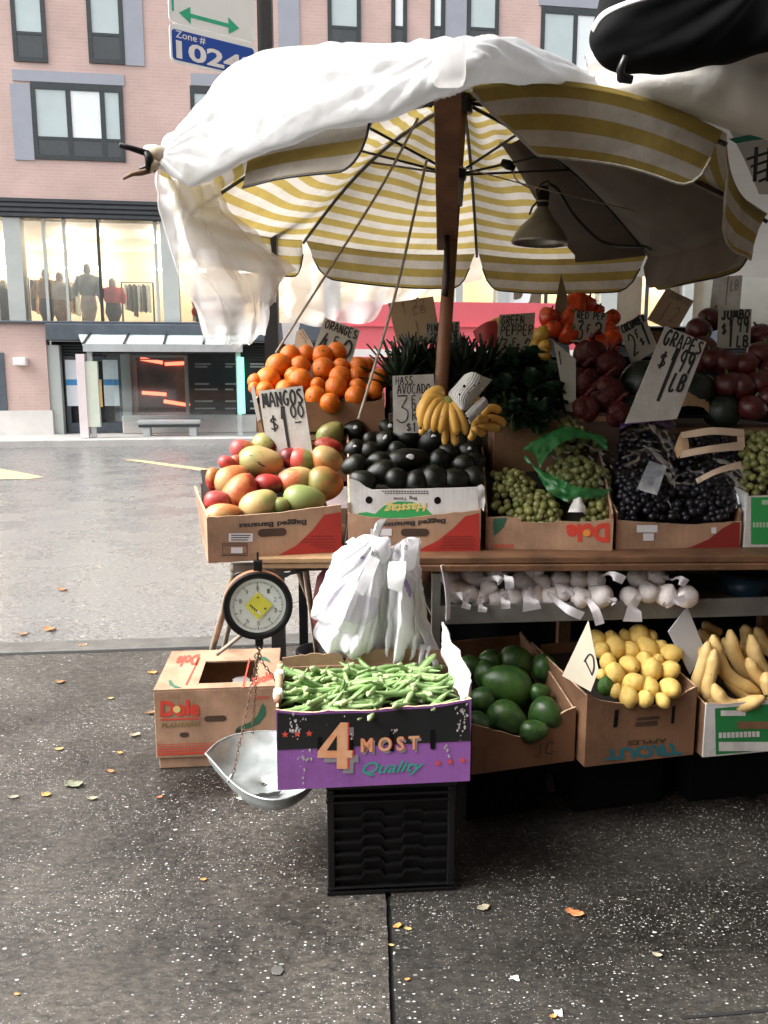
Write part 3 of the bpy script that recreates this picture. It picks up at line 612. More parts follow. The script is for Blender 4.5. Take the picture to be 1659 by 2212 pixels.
# ------------------------------------------------------------------ market umbrella
UY = 3.0
APEX = P(1000, 203, UY); RUN = P(985, 378, UY - .02)
tips_px = [(1659, 462, -8), (1405, 543, 37), (1030, 548, 82), (655, 518, 127), (400, 462, 172), (335, 340, 217), (930, 212, 262), (1570, 288, 307)]
TIPS = [P(u, v, UY + 1.03 * sin(R(a))) for u, v, a in tips_px]
umb = thing('market_umbrella', (APEX.x, APEX.y, 0), 'big market umbrella with yellow and white striped canopy on a wooden pole', 'umbrella')
NSTR, VAL = 14.5, .158
def rim(i, s):
    a, b = TIPS[i], TIPS[(i + 1) % 8]
    p = a.lerp(b, s)
    bow = 4 * s * (1 - s)
    k = {6: .085, 5: .02}.get(i, -.022)
    c = Vector((APEX.x, APEX.y, p.z))
    return p + Vector((0, 0, k * bow)) + (c - p) * (.035 * bow)
def canopy_pt(i, s, t):
    r = rim(i, s); p = APEX.lerp(r, t); bow = 4 * s * (1 - s)
    e_ = bow * sin(pi * min(1, t)) * noise.noise(Vector((s * 3.1 + i * 5, t * 2.7, 1.7)))
    return p + Vector((0, 0, .075 * sin(pi * t) - .035 * bow * sin(pi * t * .9) + .035 * e_))
mb = MB(); mb.uv = []
for i in range(8):
    rows = []
    for a in range(15):
        t = max(.012, a / 14); rows.append([canopy_pt(i, s / 14, t) for s in range(15)]); mb.uv += [(s / 14, t * NSTR) for s in range(15)]
    mb.grid(rows)
mb.obj('canopy', M_stripe, umb, True)
for i in range(8):
    mb = MB(); mb.uv = []; rows = []; n = 30; bottom = []
    for a in range(9):
        q = a / 8; row = []
        for k in range(n + 1):
            s = .012 + .976 * k / n; e = min(s, 1 - s)
            if i == 5: s = .36 + .49 * k / n; e = min(.5, .85 - s)
            if i == 6: s = .13 + .857 * k / n; e = min(.5, 1 - s)
            ln = VAL * (.95 if i == 5 else 1.0) * (1.05 * min(1, max(.04, (s - .12) / .24)) ** .8 if i == 6 else 1.0) * (1.0 if e > .13 else math.sqrt(max(0.03, 1 - ((.13 - e) / .13) ** 2)))
            inset = (.03 * q if e < .2 else .03 * q) * (1 if s < .5 else -1) * max(0, 1 - e / .5)
            p = rim(i, min(max(s + inset, 0), 1)); out_ = Vector((p.x - APEX.x, p.y - APEX.y, 0)).normalized()
            wave = (.045 * q if i == 5 else 0) + .012 * sin(s * 9 + i * 2) * q + .02 * q * noise.noise(Vector((s * 4, i * 3.1, q)))
            row.append(p + Vector((0, 0, -ln * q * (.92 if i == 5 else 1))) + out_ * (wave - .012 * q)); mb.uv.append((s, NSTR + ln * q / VAL * 2.2))
        rows.append(row)
    mb.grid(rows); fo = mb.obj('valance_flap', M_stripe, umb, True)
    hb = MB(); hb.tube(rows[-1], .0035, 5); hb.obj('hem', M_hem if i in (6, 7) else M_cable, fo, True)
# dull cloth added under the right-hand panels to darken their underside
M_lining = pm('dull_dark_cloth', (.165, .142, .122), .9, .18, 5, .15, 20, spec=.1)
def lining(i, sa, sb, t0, flap, name='darkening_cloth'):
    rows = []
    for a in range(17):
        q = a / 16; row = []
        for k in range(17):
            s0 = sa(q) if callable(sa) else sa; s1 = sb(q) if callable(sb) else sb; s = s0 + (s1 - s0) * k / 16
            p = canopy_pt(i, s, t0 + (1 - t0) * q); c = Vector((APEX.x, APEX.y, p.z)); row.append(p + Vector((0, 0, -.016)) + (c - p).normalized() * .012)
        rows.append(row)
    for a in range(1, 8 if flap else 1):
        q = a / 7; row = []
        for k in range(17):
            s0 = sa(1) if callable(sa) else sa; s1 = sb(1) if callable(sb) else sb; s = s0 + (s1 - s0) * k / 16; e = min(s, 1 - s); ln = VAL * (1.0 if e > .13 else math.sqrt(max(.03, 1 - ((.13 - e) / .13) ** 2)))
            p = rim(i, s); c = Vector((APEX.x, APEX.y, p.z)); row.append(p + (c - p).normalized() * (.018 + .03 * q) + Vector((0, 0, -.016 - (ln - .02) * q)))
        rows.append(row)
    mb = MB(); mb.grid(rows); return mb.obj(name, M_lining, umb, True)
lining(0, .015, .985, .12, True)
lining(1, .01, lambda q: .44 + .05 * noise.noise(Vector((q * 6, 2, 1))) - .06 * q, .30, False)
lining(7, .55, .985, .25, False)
for i in range(8):
    pts = []
    for k in range(13):
        t = .03 + .97 * k / 12; p = APEX.lerp(TIPS[i], t) + Vector((0, 0, .075 * sin(pi * t) - (.026 if i in (0, 1, 7) else .014))); pts.append(p)
    if i == 5: pts[-1] = pts[-1] + (pts[-1] - pts[-2]).normalized() * .05
    mb = MB(); mb.tube(pts, .0065, 6); rb = mb.obj('rib', M_blacksteel, umb, True)
    mid = pts[6]; mb = MB(); mb.tube([RUN + (mid - RUN).normalized() * .02, mid], .0045, 6); mb.obj('strut', M_blacksteel, rb, True)
POLE_B = P(952, 845, 2.96)
pdir = (RUN - POLE_B).normalized()
foot = POLE_B - pdir * ((POLE_B.z - .002) / pdir.z)
mb = MB(); mb.tube([foot, POLE_B, RUN - pdir * .12, APEX - Vector((0, 0, .02))], [.026, .025, .022, .018], 14); mb.obj('pole', M_polewood, umb, True)
mb = MB(); mb.tube([RUN - pdir * .10, RUN - pdir * .01], .030, 14); mb.tube([RUN - pdir * .015, RUN + pdir * .02], .036, 14, 1); mb.obj('runner', [pm('grey_collar', (.38, .37, .34), .5, .2, 15), M_blacksteel], umb, True)
mb = MB(); mb.tube([APEX - Vector((0, 0, .06)), APEX + Vector((0, 0, .02))], .034, 14); mb.obj('crown_hub', M_blacksteel, umb, True)
mb = MB(); mb.tube([P(963, 400, 2.93), P(966, 600, 2.925), P(961, 640, 2.925)], .011, 6); mb.obj('pole_clamp', M_blacksteel, umb, True)
# slanting plank from the front rib to the pole
pa, pb = P(968, 108, 1.97), P(964, 527, 3.06)
pd = pb - pa; px_ = Vector((1, 0, 0)); pn = pd.cross(px_).normalized()
plk = thing('wooden_plank', pb, 'broad brown plank slanting from the front of the umbrella to its pole', 'plank')
mb = MB(); w2 = .0335; vs = []
for q in (pa, pb):
    for sx, sn in ((-1, 0), (1, 0), (1, 1), (-1, 1)): vs.append(q + px_ * w2 * sx + pn * .024 * sn)
mb.add(vs, [(0, 1, 2, 3), (7, 6, 5, 4), (0, 4, 5, 1), (1, 5, 6, 2), (2, 6, 7, 3), (3, 7, 4, 0)]); mb.obj('board', M_boardwood, plk, bevel=.004)

# ------------------------------------------------------------------ plastic sheets over and behind the umbrella
def RP(*a): return [P(u, v, Y) for u, v, Y in a]
xs = [-.64, -.5, -.35, -.1, .1, .27, .45, .78]
rowA = [Vector((x, 3.02, APEX.z + .06 - .37 * abs(x - APEX.x) ** 1.15)) for x in xs]
rowA2 = [Vector((x * .97 + .0, 2.6, APEX.z - .015 - .26 * abs(x - APEX.x) ** 1.2)) for x in xs]
rowB = RP((338, 336, 2.37), (430, 232, 2.35), (514, 130, 2.31), (680, 106, 2.18), (850, 101, 2.06), (1000, 97, 2.02), (1120, 97, 2.06), (1282, 168, 2.24))
rowC = RP((334, 352, 2.335), (400, 322, 2.28), (500, 245, 2.22), (665, 196, 2.09), (845, 168, 1.97), (985, 142, 1.92), (1090, 128, 1.96), (1292, 186, 2.2))
rowD = RP((340, 368, 2.34), (412, 392, 2.28), (500, 356, 2.20), (650, 292, 2.09), (830, 248, 1.98), (960, 194, 1.93), (1060, 168, 1.98), (1302, 206, 2.19))
rowE = RP((348, 374, 2.38), (415, 398, 2.34), (505, 362, 2.27), (652, 300, 2.16), (832, 255, 2.05), (962, 200, 2.0), (1062, 176, 2.05), (1304, 212, 2.23))
sh1 = thing('plastic_sheet', (.0, 2.4, 2.0), 'bright white plastic sheet thrown over the top of the striped umbrella', 'plastic sheet')
gt = cloth([rowA, rowA2, rowB, rowC, rowD, rowE], 170, 130, .012, 3.2, 1, .007, 6.5)
hubs = [(P(970, 120, 1.95), 9, .010), (P(345, 350, 2.36), 11, .012), (P(1290, 180, 2.2), 7, .010)]
for row in gt:
    for j, q in enumerate(row):
        d = 0
        for hb9, fq, am in hubs:
            r9 = q - hb9; an = atan2(r9.z + r9.y * .6, r9.x); ds = r9.length; tri = abs(((an * fq / 1.6 + 1.4 * noise.noise(q * 3.1) + fq) % 2) - 1) - .5
            d += am * tri * min(1, ds / .12) * max(0, 1 - ds / .75)
        d += .006 * (1 - 3 * abs(noise.noise(q * 4.3 + Vector((3, 1, 7))))) + .0035 * (1 - 3 * abs(noise.noise(q * 11 + Vector((1, 8, 2)))))
        row[j] = q + Vector((0, -.75 * d, .65 * d))
mb = MB(); mb.grid(gt); mb.obj('top_cover', M_plastic, sh1, True)
# bundled knot of plastic over the plank's head
kf_ = P(970, 138, 1.875); mb = MB(); mb.box(kf_.x - .033, kf_.x + .035, kf_.y - .02, kf_.y + .035, kf_.z - .040, kf_.z + .047); mb.obj('wrapped_knot', M_veil, sh1, True, bevel=.013)
# left curtain hanging from the umbrella's left edge
def folds(g, amp, freq, ph=0, seed=0):
    out = []
    for i, r in enumerate(g):
        q = i / (len(g) - 1); row = []
        for j, p in enumerate(r):
            s = j / (len(r) - 1); d = amp * (.4 + q) * sin(freq * s * 2 * pi + ph + 2.0 * q + 1.5 * noise.noise(Vector((s * 3, q * 2, seed))))
            row.append(p + Vector((d * .25, d, 0)))
        out.append(row)
    return out
L0 = RP((333, 366, 2.36), (362, 384, 2.40), (398, 396, 2.50), (432, 392, 2.62), (458, 352, 2.72))
L1 = RP((336, 430, 2.38), (375, 448, 2.42), (412, 455, 2.50), (440, 452, 2.60), (462, 430, 2.70))
L2 = RP((352, 505, 2.40), (392, 520, 2.42), (432, 522, 2.48), (466, 505, 2.58), (500, 482, 2.66))
L3 = RP((378, 590, 2.42), (425, 600, 2.44), (478, 600, 2.50), (530, 572, 2.58), (585, 552, 2.66))
L4 = RP((425, 668, 2.46), (468, 672, 2.46), (520, 664, 2.52), (572, 632, 2.60), (618, 590, 2.68))
L5 = RP((448, 722, 2.50), (482, 738, 2.50), (520, 746, 2.54), (552, 722, 2.62), (598, 655, 2.70))
g = cloth([L0, L1, L2, L3, L4, L5], 110, 110, .022, 4, 4, .013, 12)
g = folds(g, .026, 3.6, .5, 3)
for j in range(len(g[-1])):      # ragged lower edge
    k = .035 * noise.noise(Vector((j * .23, 3.3, 0))); g[-1][j] = g[-1][j] + Vector((0, 0, k)); g[-2][j] = g[-2][j] + Vector((0, 0, k * .5))
mb = MB(); mb.grid(g); mb.obj('side_curtain', M_veil, sh1, True)
g2 = cloth([[p + Vector((.02, .09, .01)) for p in r] for r in (L0, L1, L2, L3, L4)], 50, 50, .035, 7, 11, .02, 9)
mb = MB(); mb.grid(folds(g2, .035, 2.3, 2.0, 8)); mb.obj('inner_fold', M_veil, sh1, True)
# back curtain
B0 = RP((590, 548, 3.86), (660, 520, 3.92), (745, 565, 4.0), (840, 556, 4.0))
B1 = RP((596, 600, 3.84), (665, 600, 3.9), (745, 610, 3.98), (838, 612, 4.0))
B2 = RP((608, 655, 3.82), (670, 660, 3.88), (742, 660, 3.96), (826, 655, 3.99))
B3 = RP((616, 690, 3.80), (680, 704, 3.86), (745, 700, 3.94), (812, 690, 3.97))
bk = thing('plastic_sheet', P(720, 690, 3.9), 'cloudy plastic sheet hanging behind the umbrella above the oranges', 'plastic sheet')
mb = MB(); mb.grid(folds(cloth([B0, B1, B2, B3], 60, 40, .05, 4, 7, .02, 9), .03, 2.1, 1, 2)); mb.obj('back_curtain', M_veil, bk, True)
B0 = RP((606, 676, 3.83), (628, 684, 3.83), (650, 690, 3.83)); B1 = RP((610, 715, 3.82), (630, 720, 3.82), (644, 716, 3.82)); B2 = RP((612, 742, 3.82), (628, 748, 3.82), (640, 738, 3.82))
mb = MB(); mb.grid(cloth([B0, B1, B2], 12, 14, .02, 9, 5)); mb.obj('loose_corner', M_veil, bk, True)
B0 = RP((815, 570, 4.10), (880, 548, 4.12), (945, 525, 4.14), (1045, 545, 4.14)); B1 = RP((812, 606, 4.1), (880, 590, 4.12), (950, 575, 4.14), (1046, 576, 4.14)); B2 = RP((808, 662, 4.1), (868, 652, 4.12), (920, 636, 4.14), (1040, 606, 4.14))
bk2 = thing('plastic_sheet', P(930, 640, 4.12), 'glowing white plastic sheet behind the umbrella pole at the back of the stall', 'plastic sheet')
mb = MB(); mb.grid(folds(cloth([B0, B1, B2], 50, 26, .04, 4, 17, .015, 9), .02, 1.6, 0, 6)); mb.obj('back_curtain', M_veil, bk2, True)
# stick and twig poking out at the left corner
st = thing('black_stick', P(300, 330, 2.33), 'black stick poking out of the tarp corner with a pale wooden cap', 'stick')
mb = MB(); mb.tube(RP((258, 313, 2.30), (290, 322, 2.32), (318, 331, 2.33), (345, 338, 2.36)), [.007, .008, .009, .009], 7); mb.obj('shaft', M_black, st, True)
mb = MB(); mb.tube(RP((316, 328, 2.325), (322, 345, 2.325), (320, 366, 2.33)), [.008, .012, .007], 7); mb.obj('hook', M_black, st, True)
mb = MB(); mb.tube(RP((312, 322, 2.345), (330, 328, 2.345), (352, 338, 2.35)), [.010, .020, .024], 10); mb.tube(RP((326, 350, 2.34), (338, 362, 2.34)), [.014, .02], 8); mb.obj('cap', pm('pale_wood', (.62, .52, .38), .6, .2, 20), st, True)
mb = MB(); mb.tube(RP((266, 386, 2.32), (285, 376, 2.32), (305, 373, 2.33), (335, 366, 2.35)), [.004, .006, .008, .007], 6); tag(mb.obj('twig', pm('brown_twig', (.20, .12, .07), .8, .3, 20), smooth=True), 'short brown twig below the black stick at the tarp corner', 'twig')

# ------------------------------------------------------------------ neighbouring canopy and the black tarp on it
N0 = [P(1262, 120, 2.32), P(1400, 90, 2.2), P(1560, 60, 2.1), P(1800, 20, 1.95)]
N1 = [P(1276, 168, 2.26), P(1400, 160, 2.12), P(1540, 150, 2.02), P(1780, 130, 1.9)]
N2 = [P(1300, 206, 2.24), P(1420, 214, 2.14), P(1560, 232, 2.06), P(1780, 262, 1.96)]
N3 = [P(1322, 212, 2.30), P(1440, 240, 2.22), P(1570, 278, 2.16), P(1780, 330, 2.08)]
NB = [Vector((.70, 3.1, 2.30)), Vector((.98, 3.1, 2.19)), Vector((1.4, 3.1, 2.05)), Vector((3.2, 3.1, 2.0))]
NC = [Vector((.86, 4.35, 1.90)), Vector((1.2, 4.35, 1.88)), Vector((1.7, 4.3, 1.86)), Vector((3.4, 4.2, 1.86))]
nb = thing('canvas_canopy', (1.3, 2.6, 2.0), 'grey white canvas canopy of the neighbouring stall with a green stripe', 'canopy')
mb = MB(); mb.grid(cloth([NC, NB, N0, N1, N2, N3], 50, 70, .012, 5, 21, .006, 9)); mb.obj('canvas', M_canvas, nb, True)
M_greenc = fabric('green_stripe', (.03, .20, .14), .1, 0)
mb = MB(); mb.grid(cloth([RP((1574, 300, 2.6), (1660, 286, 2.6), (1800, 280, 2.6)), RP((1590, 310, 2.6), (1660, 300, 2.6), (1800, 300, 2.6))], 12, 4)); mb.obj('green_stripe', M_greenc, nb, True)
mb = MB(); mb.grid(cloth([RP((1565, 262, 2.63), (1660, 272, 2.63), (1800, 280, 2.63)), RP((1600, 330, 2.65), (1680, 330, 2.65), (1800, 330, 2.65)), RP((1640, 420, 2.66), (1700, 420, 2.66), (1800, 420, 2.66))], 12, 16, .01, 6)); mb.obj('side_flap', M_canvas, nb, True)
fcn = [[Vector((x, y, z + .03 * sin(x * 3))) for x in (.62, 1.2, 2.0, 3.2)] for y, z in ((2.05, 2.52), (1.4, 2.50), (.7, 2.42), (.2, 2.36))]  # unseen canvas overhead, added to shade the right side
mb = MB(); mb.grid(cloth(fcn, 20, 20)); mb.obj('unseen_shade_canvas', M_canvas, nb, True)
wr = thing('wire_rack', P(1640, 360, 2.5), 'black wire rack at the edge of the neighbouring stall beside the striped umbrella', 'wire rack')
mb = MB()
for v in (332, 348, 364, 380): mb.tube(RP((1612 + (v - 330) * .55, v + 12, 2.5), (1720, v - 22, 2.5)), .004, 5)
for u in (1634, 1662): mb.tube(RP((u, 318, 2.5), (u - 4, 392, 2.5)), .006, 5)
mb.obj('wire_lattice', M_blacksteel, wr, True)
# black tarp bundle: a thick folded roll
out_px = [(1300, -60), (1286, 20), (1267, 90), (1288, 140), (1325, 160), (1400, 165), (1470, 160), (1540, 150), (1600, 136), (1680, 116), (1780, 100), (1780, -90), (1500, -90)]
rings = []
for dy, k in ((-.105, .02), (-.11, .5), (-.105, .75), (-.09, .92), (-.05, .985), (.0, 1.0), (.10, .97), (.16, .85), (.17, .02)):
    row = []
    for (u, v) in [tuple(p) for p in spline([Vector((a, b, 0)) for a, b in out_px + out_px[:1]], 52)][:-1] if False else [(p.x, p.y) for p in spline([Vector((a, b, 0)) for a, b in out_px + out_px[:1]], 52)][:-1]:
        p = P(1680 + (u - 1680) * k, -70 + (v + 70) * k, 1.85 + dy)
        row.append(p + Vector((.5, .9, .8)) * .034 * noise.noise(p * 5) + Vector((.3, .8, .7)) * .012 * (1 - 2 * abs(noise.noise(p * 13))) + Vector((0, .02, .014)) * noise.noise(p * 19))
    rings.append(row)
bt = thing('tarp_bundle', P(1500, 60, 1.85), 'bulky black tarp bundle lying on top of the neighbouring canopy', 'tarp')
mb = MB(); mb.grid(rings, closed=True); mb.obj('folded_tarp', M_tarp, bt, True, subd=1)
mb = MB(); mb.tube(RP((1352, 120, 1.72), (1340, 150, 1.73), (1342, 168, 1.76), (1366, 172, 1.76)), [.006, .008, .010, .008], 7); mb.obj('buckle', M_blacksteel, bt, True)
mb = MB(); mb.grid(cloth([RP((1276, 62, 1.76), (1300, 28, 1.735), (1345, 6, 1.72), (1420, -18, 1.71)), RP((1284, 72, 1.755), (1304, 40, 1.73), (1348, 16, 1.715), (1422, -8, 1.70))], 24, 3)); mb.obj('grey_piping', pm('grey_piping', (.45, .46, .47), .6, .2, 10), bt, True, solid=.004)

# ------------------------------------------------------------------ sign post, parking sign
SPY = 3.55
pg = G(590, 1560); px0 = P(590, 900, SPY)
post = thing('sign_post', (px0.x, SPY, 0), 'black steel signpost standing behind the oranges and the hanging scale', 'sign post')
mb = MB(); wpost = .029
for x0_, x1_, y0_, y1_ in ((-wpost, wpost, 0, .012), (-wpost, -wpost + .012, .0125, .05), (wpost - .012, wpost, .0125, .05)):
    mb.box(px0.x + x0_, px0.x + x1_, SPY + y0_, SPY + y1_, 0, 3.7)
mb.obj('channel', M_blacksteel, post)
sgn = Frame(P(554, 190, SPY - .05), R(36))
M_signw = pm('sign_white', (.80, .83, .82), .35, .03, 4); M_signb = pm('sign_blue', (.012, .07, .36), .35, .05, 4); M_signg = pm('sign_green', (.03, .42, .24), .35, .05, 5)
xl = sgn.hit(366, 60)[0]; zlow = sgn.hit(374, 134)[1]
sg = thing('parking_sign', sgn.w(xl / 2, 0, zlow), 'white parking sign with a green double arrow above a blue zone number plate', 'sign')
zmid = sgn.hit(374, 62)[1]
def rrect(x0, x1, z0, z1, r, n=5):
    out = []
    for cx, cz, a0_ in ((x1 - r, z1 - r, 0), (x0 + r, z1 - r, pi / 2), (x0 + r, z0 + r, pi), (x1 - r, z0 + r, 1.5 * pi)):
        out += [(cx + r * cos(a0_ + pi / 2 * k / n), cz + r * sin(a0_ + pi / 2 * k / n)) for k in range(n + 1)]
    return out
mb = MB(); mb.prism(rrect(xl, .0, zlow, zmid + .02, .02), 0, .004, sgn); pl = mb.obj('zone_plate', M_signw, sg)
mb = MB(); mb.prism(rrect(xl + .008, -.008, zlow + .01, zmid, .012), -.0012, -.0002, sgn); mb.obj('blue_field', M_signb, pl)
mb = MB(); zz1 = zmid - .045
q = [(xl + .018, zz1), (-.10, zz1), (-.10, zlow + .035), (xl + .018, zlow + .035)]
print_text(mb, sgn, [(xl + .022, zmid - .036), (xl + .36, zmid - .036), (xl + .36, zlow + .016), (xl + .022, zlow + .016)], '10242', y=-.0022, bold=.03)
print_text(mb, sgn, [(xl + .022, zmid - .003), (xl + .14, zmid - .003), (xl + .14, zmid - .030), (xl + .022, zmid - .030)], 'Zone #', y=-.0022, bold=.01)
mb.obj('lettering', M_white, pl)
mb = MB(); mb.prism(rrect(xl, .0, zmid + .022, zmid + .75, .02), 0, .004, sgn); up = mb.obj('arrow_plate', M_signw, sg)
mb = MB(); A = Vector((sgn.hit(386, 10))); B = Vector((sgn.hit(517, 78)))
zA = (A.y + B.y) / 2; A.y = B.y = zA
mb.flat([(A.x + .04, zA + .007), (A.x + .04, zA - .007), (B.x - .04, zA - .007), (B.x - .04, zA + .007)][::-1], -.0012, sgn)
mb.flat([(A.x, zA), (A.x + .045, zA - .03), (A.x + .045, zA + .03)], -.0014, sgn); mb.flat([(B.x, zA), (B.x - .045, zA + .03), (B.x - .045, zA - .03)], -.0014, sgn)
mb.flat([(xl + .012, zmid + .06), (xl + .02, zmid + .06), (xl + .02, zmid + .74), (xl + .012, zmid + .74)], -.0014, sgn)
mb.obj('green_arrow_print', M_signg, up)

# ------------------------------------------------------------------ ropes, cable and the clamp lamp
def rope(name, px, r, m, label, cat, n=24, sag=0):
    pts = spline(RP(*px), n); mb = MB(); mb.tube(pts, r, 6); return tag(mb.obj(name, m, smooth=True), label, cat)
rope('rope', [(903, 255, 2.75), (820, 410, 2.8), (700, 600, 2.9), (596, 762, 3.0)], .0042, M_rope, 'pale rope running from the umbrella down to the black post', 'rope')
rope('rope', [(922, 345, 2.72), (893, 470, 2.66), (850, 650, 2.60), (775, 905, 2.58)], .0048, M_rope, 'pale rope hanging from the plank down to the avocado box', 'rope')
rope('string', [(985, 358, 2.9), (1110, 392, 2.88), (1220, 420, 2.87), (1400, 462, 3.3)], .0022, M_rope, 'thin string stretched across the umbrella behind the lamp', 'string')
rope('power_cable', [(1184, 398, 2.86), (1205, 410, 2.86), (1240, 465, 2.9), (1290, 515, 2.98), (1330, 530, 3.05), (1390, 532, 3.3), (1405, 540, 3.5)], .0055, M_cable, 'black power cable looping from the clamp lamp to the umbrella rim', 'cable', 40)
rope('string', [(1110, 368, 2.88), (1113, 385, 2.87), (1135, 402, 2.86), (1168, 412, 2.85)], .0022, M_rope, 'short string joining the small black clip to the clamp lamp', 'string')
mb = MB(); mb.tube(RP((1085, 351, 2.88), (1098, 356, 2.87), (1110, 364, 2.88)), [.012, .016, .010], 8); tag(mb.obj('spring_clip', M_black, smooth=True), 'small black clip on the umbrella strut near the lamp', 'clip')
lt = P(1174, 420, 2.86); lamp = thing('clamp_lamp', lt, 'metal clamp lamp with bell shaped reflector hanging under the umbrella', 'lamp')
mpp = MPP(lt); T = Matrix.Translation(lt) @ Matrix.Rotation(R(3), 4, 'Y')
mb = MB(); k = mpp
mb.lathe([(10 * k, -25 * k), (16 * k, -33 * k), (24 * k, -48 * k), (45 * k, -68 * k), (56 * k, -86 * k), (61 * k, -98 * k), (61 * k, -103 * k), (58 * k, -103 * k), (55 * k, -92 * k), (44 * k, -72 * k), (22 * k, -50 * k), (8 * k, -36 * k)], 40, T); mb.obj('reflector', M_alu, lamp, True)
mb = MB(); mb.lathe([(0, 16 * k), (9 * k, 16 * k), (10 * k, 8 * k), (13 * k, 6 * k), (13 * k, -22 * k), (11 * k, -27 * k), (0, -27 * k)], 18, T); mb.obj('socket', M_black, lamp, True)
mb = MB(); mb.tube([T @ Vector((x * k, -.012, z * k)) for x, z in ((-13, -8), (-17, 5), (-8, 20), (6, 26), (13, 16))], .0035, 6); mb.tube([T @ Vector((x * k, -.02, z * k)) for x, z in ((-14, -18), (-24, -30), (-29, -46))], .004, 6); mb.obj('clamp_wire', M_blacksteel, lamp, True)
mb = MB(); mb.lathe([(0, -14 * k), (14.5 * k, -14 * k), (14.5 * k, -17 * k), (0, -17 * k)], 18, T); mb.obj('metal_band', M_alu, lamp, True)
mb = MB(); mb.ball(T @ Vector((0, 0, -58 * k)), (.028, .028, .036)); mb.obj('bulb', pm('dull_bulb', (.55, .53, .48), .2, .05, 5), lamp, True)

# ------------------------------------------------------------------ the stall: table, rack, backing
TZ = .835
tf0 = G(556, 1206, TZ); tf1 = G(1659, 1200, TZ); tyaw = atan2(tf1.y - tf0.y, tf1.x - tf0.x)
tf = Frame((tf0.x, tf0.y, 0), tyaw)
TW = (tf1 - tf0).length + .5
tab = thing('market_table', tf.w(TW / 2, .3, 0), 'long wooden market table carrying the front row of fruit boxes', 'table')
xm = tf.hit(742, 1200)[0]
mb = MB(); mb.box(0, xm - .004, .0, .95, TZ - .016, TZ - .001, tf); mb.box(.002, xm - .004, .004, .95, TZ - .034, TZ - .018, tf); mb.obj('plywood_top', M_ply, tab, bevel=.002)
mb = MB(); mb.box(xm, TW, .0, .95, TZ - .022, TZ - .001, tf); mb.obj('plank_top', M_wood, tab, bevel=.003)
mb = MB(); mb.box(xm + .01, TW, -.012, .02, TZ - .044, TZ - .0235, tf); mb.obj('front_batten', M_wood, tab, bevel=.003)
for x, y in ((xm + .05, .8), (TW - .1, .1), (TW - .1, .8), (TW * .55, .85)):
    mb = MB(); mb.box(x, x + .05, y, y + .05, 0, TZ - .023, tf); mb.obj('leg', M_wood, tab)
# upper back tier (hidden mostly): a black riser shelf for the back row
rz_ = 1.0
ris = thing('riser_shelf', tf.w(TW / 2, .6, TZ), 'dark riser shelf on the table under the back row of produce', 'shelf')
mb = MB(); mb.box(.0, TW, .56, 1.35, rz_ - .02, rz_, tf); mb.obj('shelf_board', M_black, ris)
mb = MB(); mb.box(.42, TW + .3, .98, .995, rz_ + .001, 1.46, tf); mb.obj('dark_backdrop', M_black, ris)  # black backdrop added so the back tier reads dark
for x in (.02, TW * .5, TW - .06): 
    mb = MB(); mb.box(x, x + .04, .6, .64, TZ, rz_ - .02, tf); mb.obj('leg', M_black, ris)
    mb = MB(); mb.box(x, x + .04, 1.28, 1.32, 0, rz_ - .02, tf); mb.obj('leg', M_black, ris)
# steel rack
RKY = 2.50
rk0 = P(934, 1350, RKY); rk1 = G(1659, 1330, rk0.z); ryaw = atan2(rk1.y - rk0.y, rk1.x - rk0.x)
rf_ = Frame((rk0.x, rk0.y, 0), ryaw); rkz0 = rk0.z; rkz1 = P(934, 1309, RKY).z; RW = (rk1 - rk0).length + .5
rk = thing('steel_rack', rf_.w(RW / 2, .2, 0), 'grey steel rack under the table with a tray of bagged garlic', 'rack')
mb = MB(); mb.box(.0, RW, .0, .012, rkz0, rkz1, rf_); mb.obj('front_rail', M_rack, rk, bevel=.002)
mb = MB(); mb.box(.0, RW, .0125, .45, rkz0 + .02, rkz0 + .03, rf_); mb.obj('tray', M_rack, rk)
for x in (-.002, RW - .03):
    for y in (-.004, .44): mb = MB(); mb.box(x, x + .026, y, y + .02, .0, TZ - .05, rf_); mb.obj('post', M_rack, rk)
mb = MB(); mb.box(.03, RW - .03, .455, .46, rkz0 + .02, rkz1 + .1, rf_); mb.obj('back_rail', M_rack, rk)
# black sheet added so the space under the table stays dark
bc = thing('darkening_sheet', tf.w(TW * .7, .9, 0), 'black sheet added behind the lower shelves to darken the space below', 'cloth')
xb0 = tf.hit(945, 1400, .9)[0]
rows = [[tf.w(xb0 + (TW + .8 - xb0) * j / 30, .97 + .02 * sin(j * 1.3), z) for j in range(31)] for z in (.006, .2, .4, .6, TZ - .04)]
mb = MB(); mb.grid(rows); mb.obj('dark_sheet_drop', M_tarp, bc, True)
# sawhorse under the left end of the table
sw = thing('sawhorse', P(470, 1420, 2.85), 'weathered wooden sawhorse legs under the left end of the table', 'sawhorse')
M_grey_wood = pm('grey_wood', (.27, .22, .17), .7, .3, 14, .2)
TOPZ = TZ - .05
def leg_px(u0, u1, v1, Y0, r):
    b = G(u1, v1); a = P(u0, 1230, Y0); mb = MB(); mb.tube([a, a.lerp(b, .5), b + Vector((0, 0, .005))], r, 6); return mb.obj('leg', M_grey_wood, sw, True)
leg_px(508, 440, 1470, 2.75, .014); leg_px(520, 478, 1430, 3.0, .012); leg_px(660, 690, 1450, 2.9, .012); leg_px(640, 720, 1420, 3.15, .010)
mb = MB(); mb.tube(RP((468, 1414, 2.9), (519, 1374, 2.9), (600, 1310, 2.95)), .008, 6); mb.obj('brace', M_grey_wood, sw, True)
mb = MB(); a, b_ = P(500, 1226, 2.72), P(700, 1222, 2.95); mb.tube([a, b_], .018, 6); mb.obj('top_bar', M_grey_wood, sw, True)
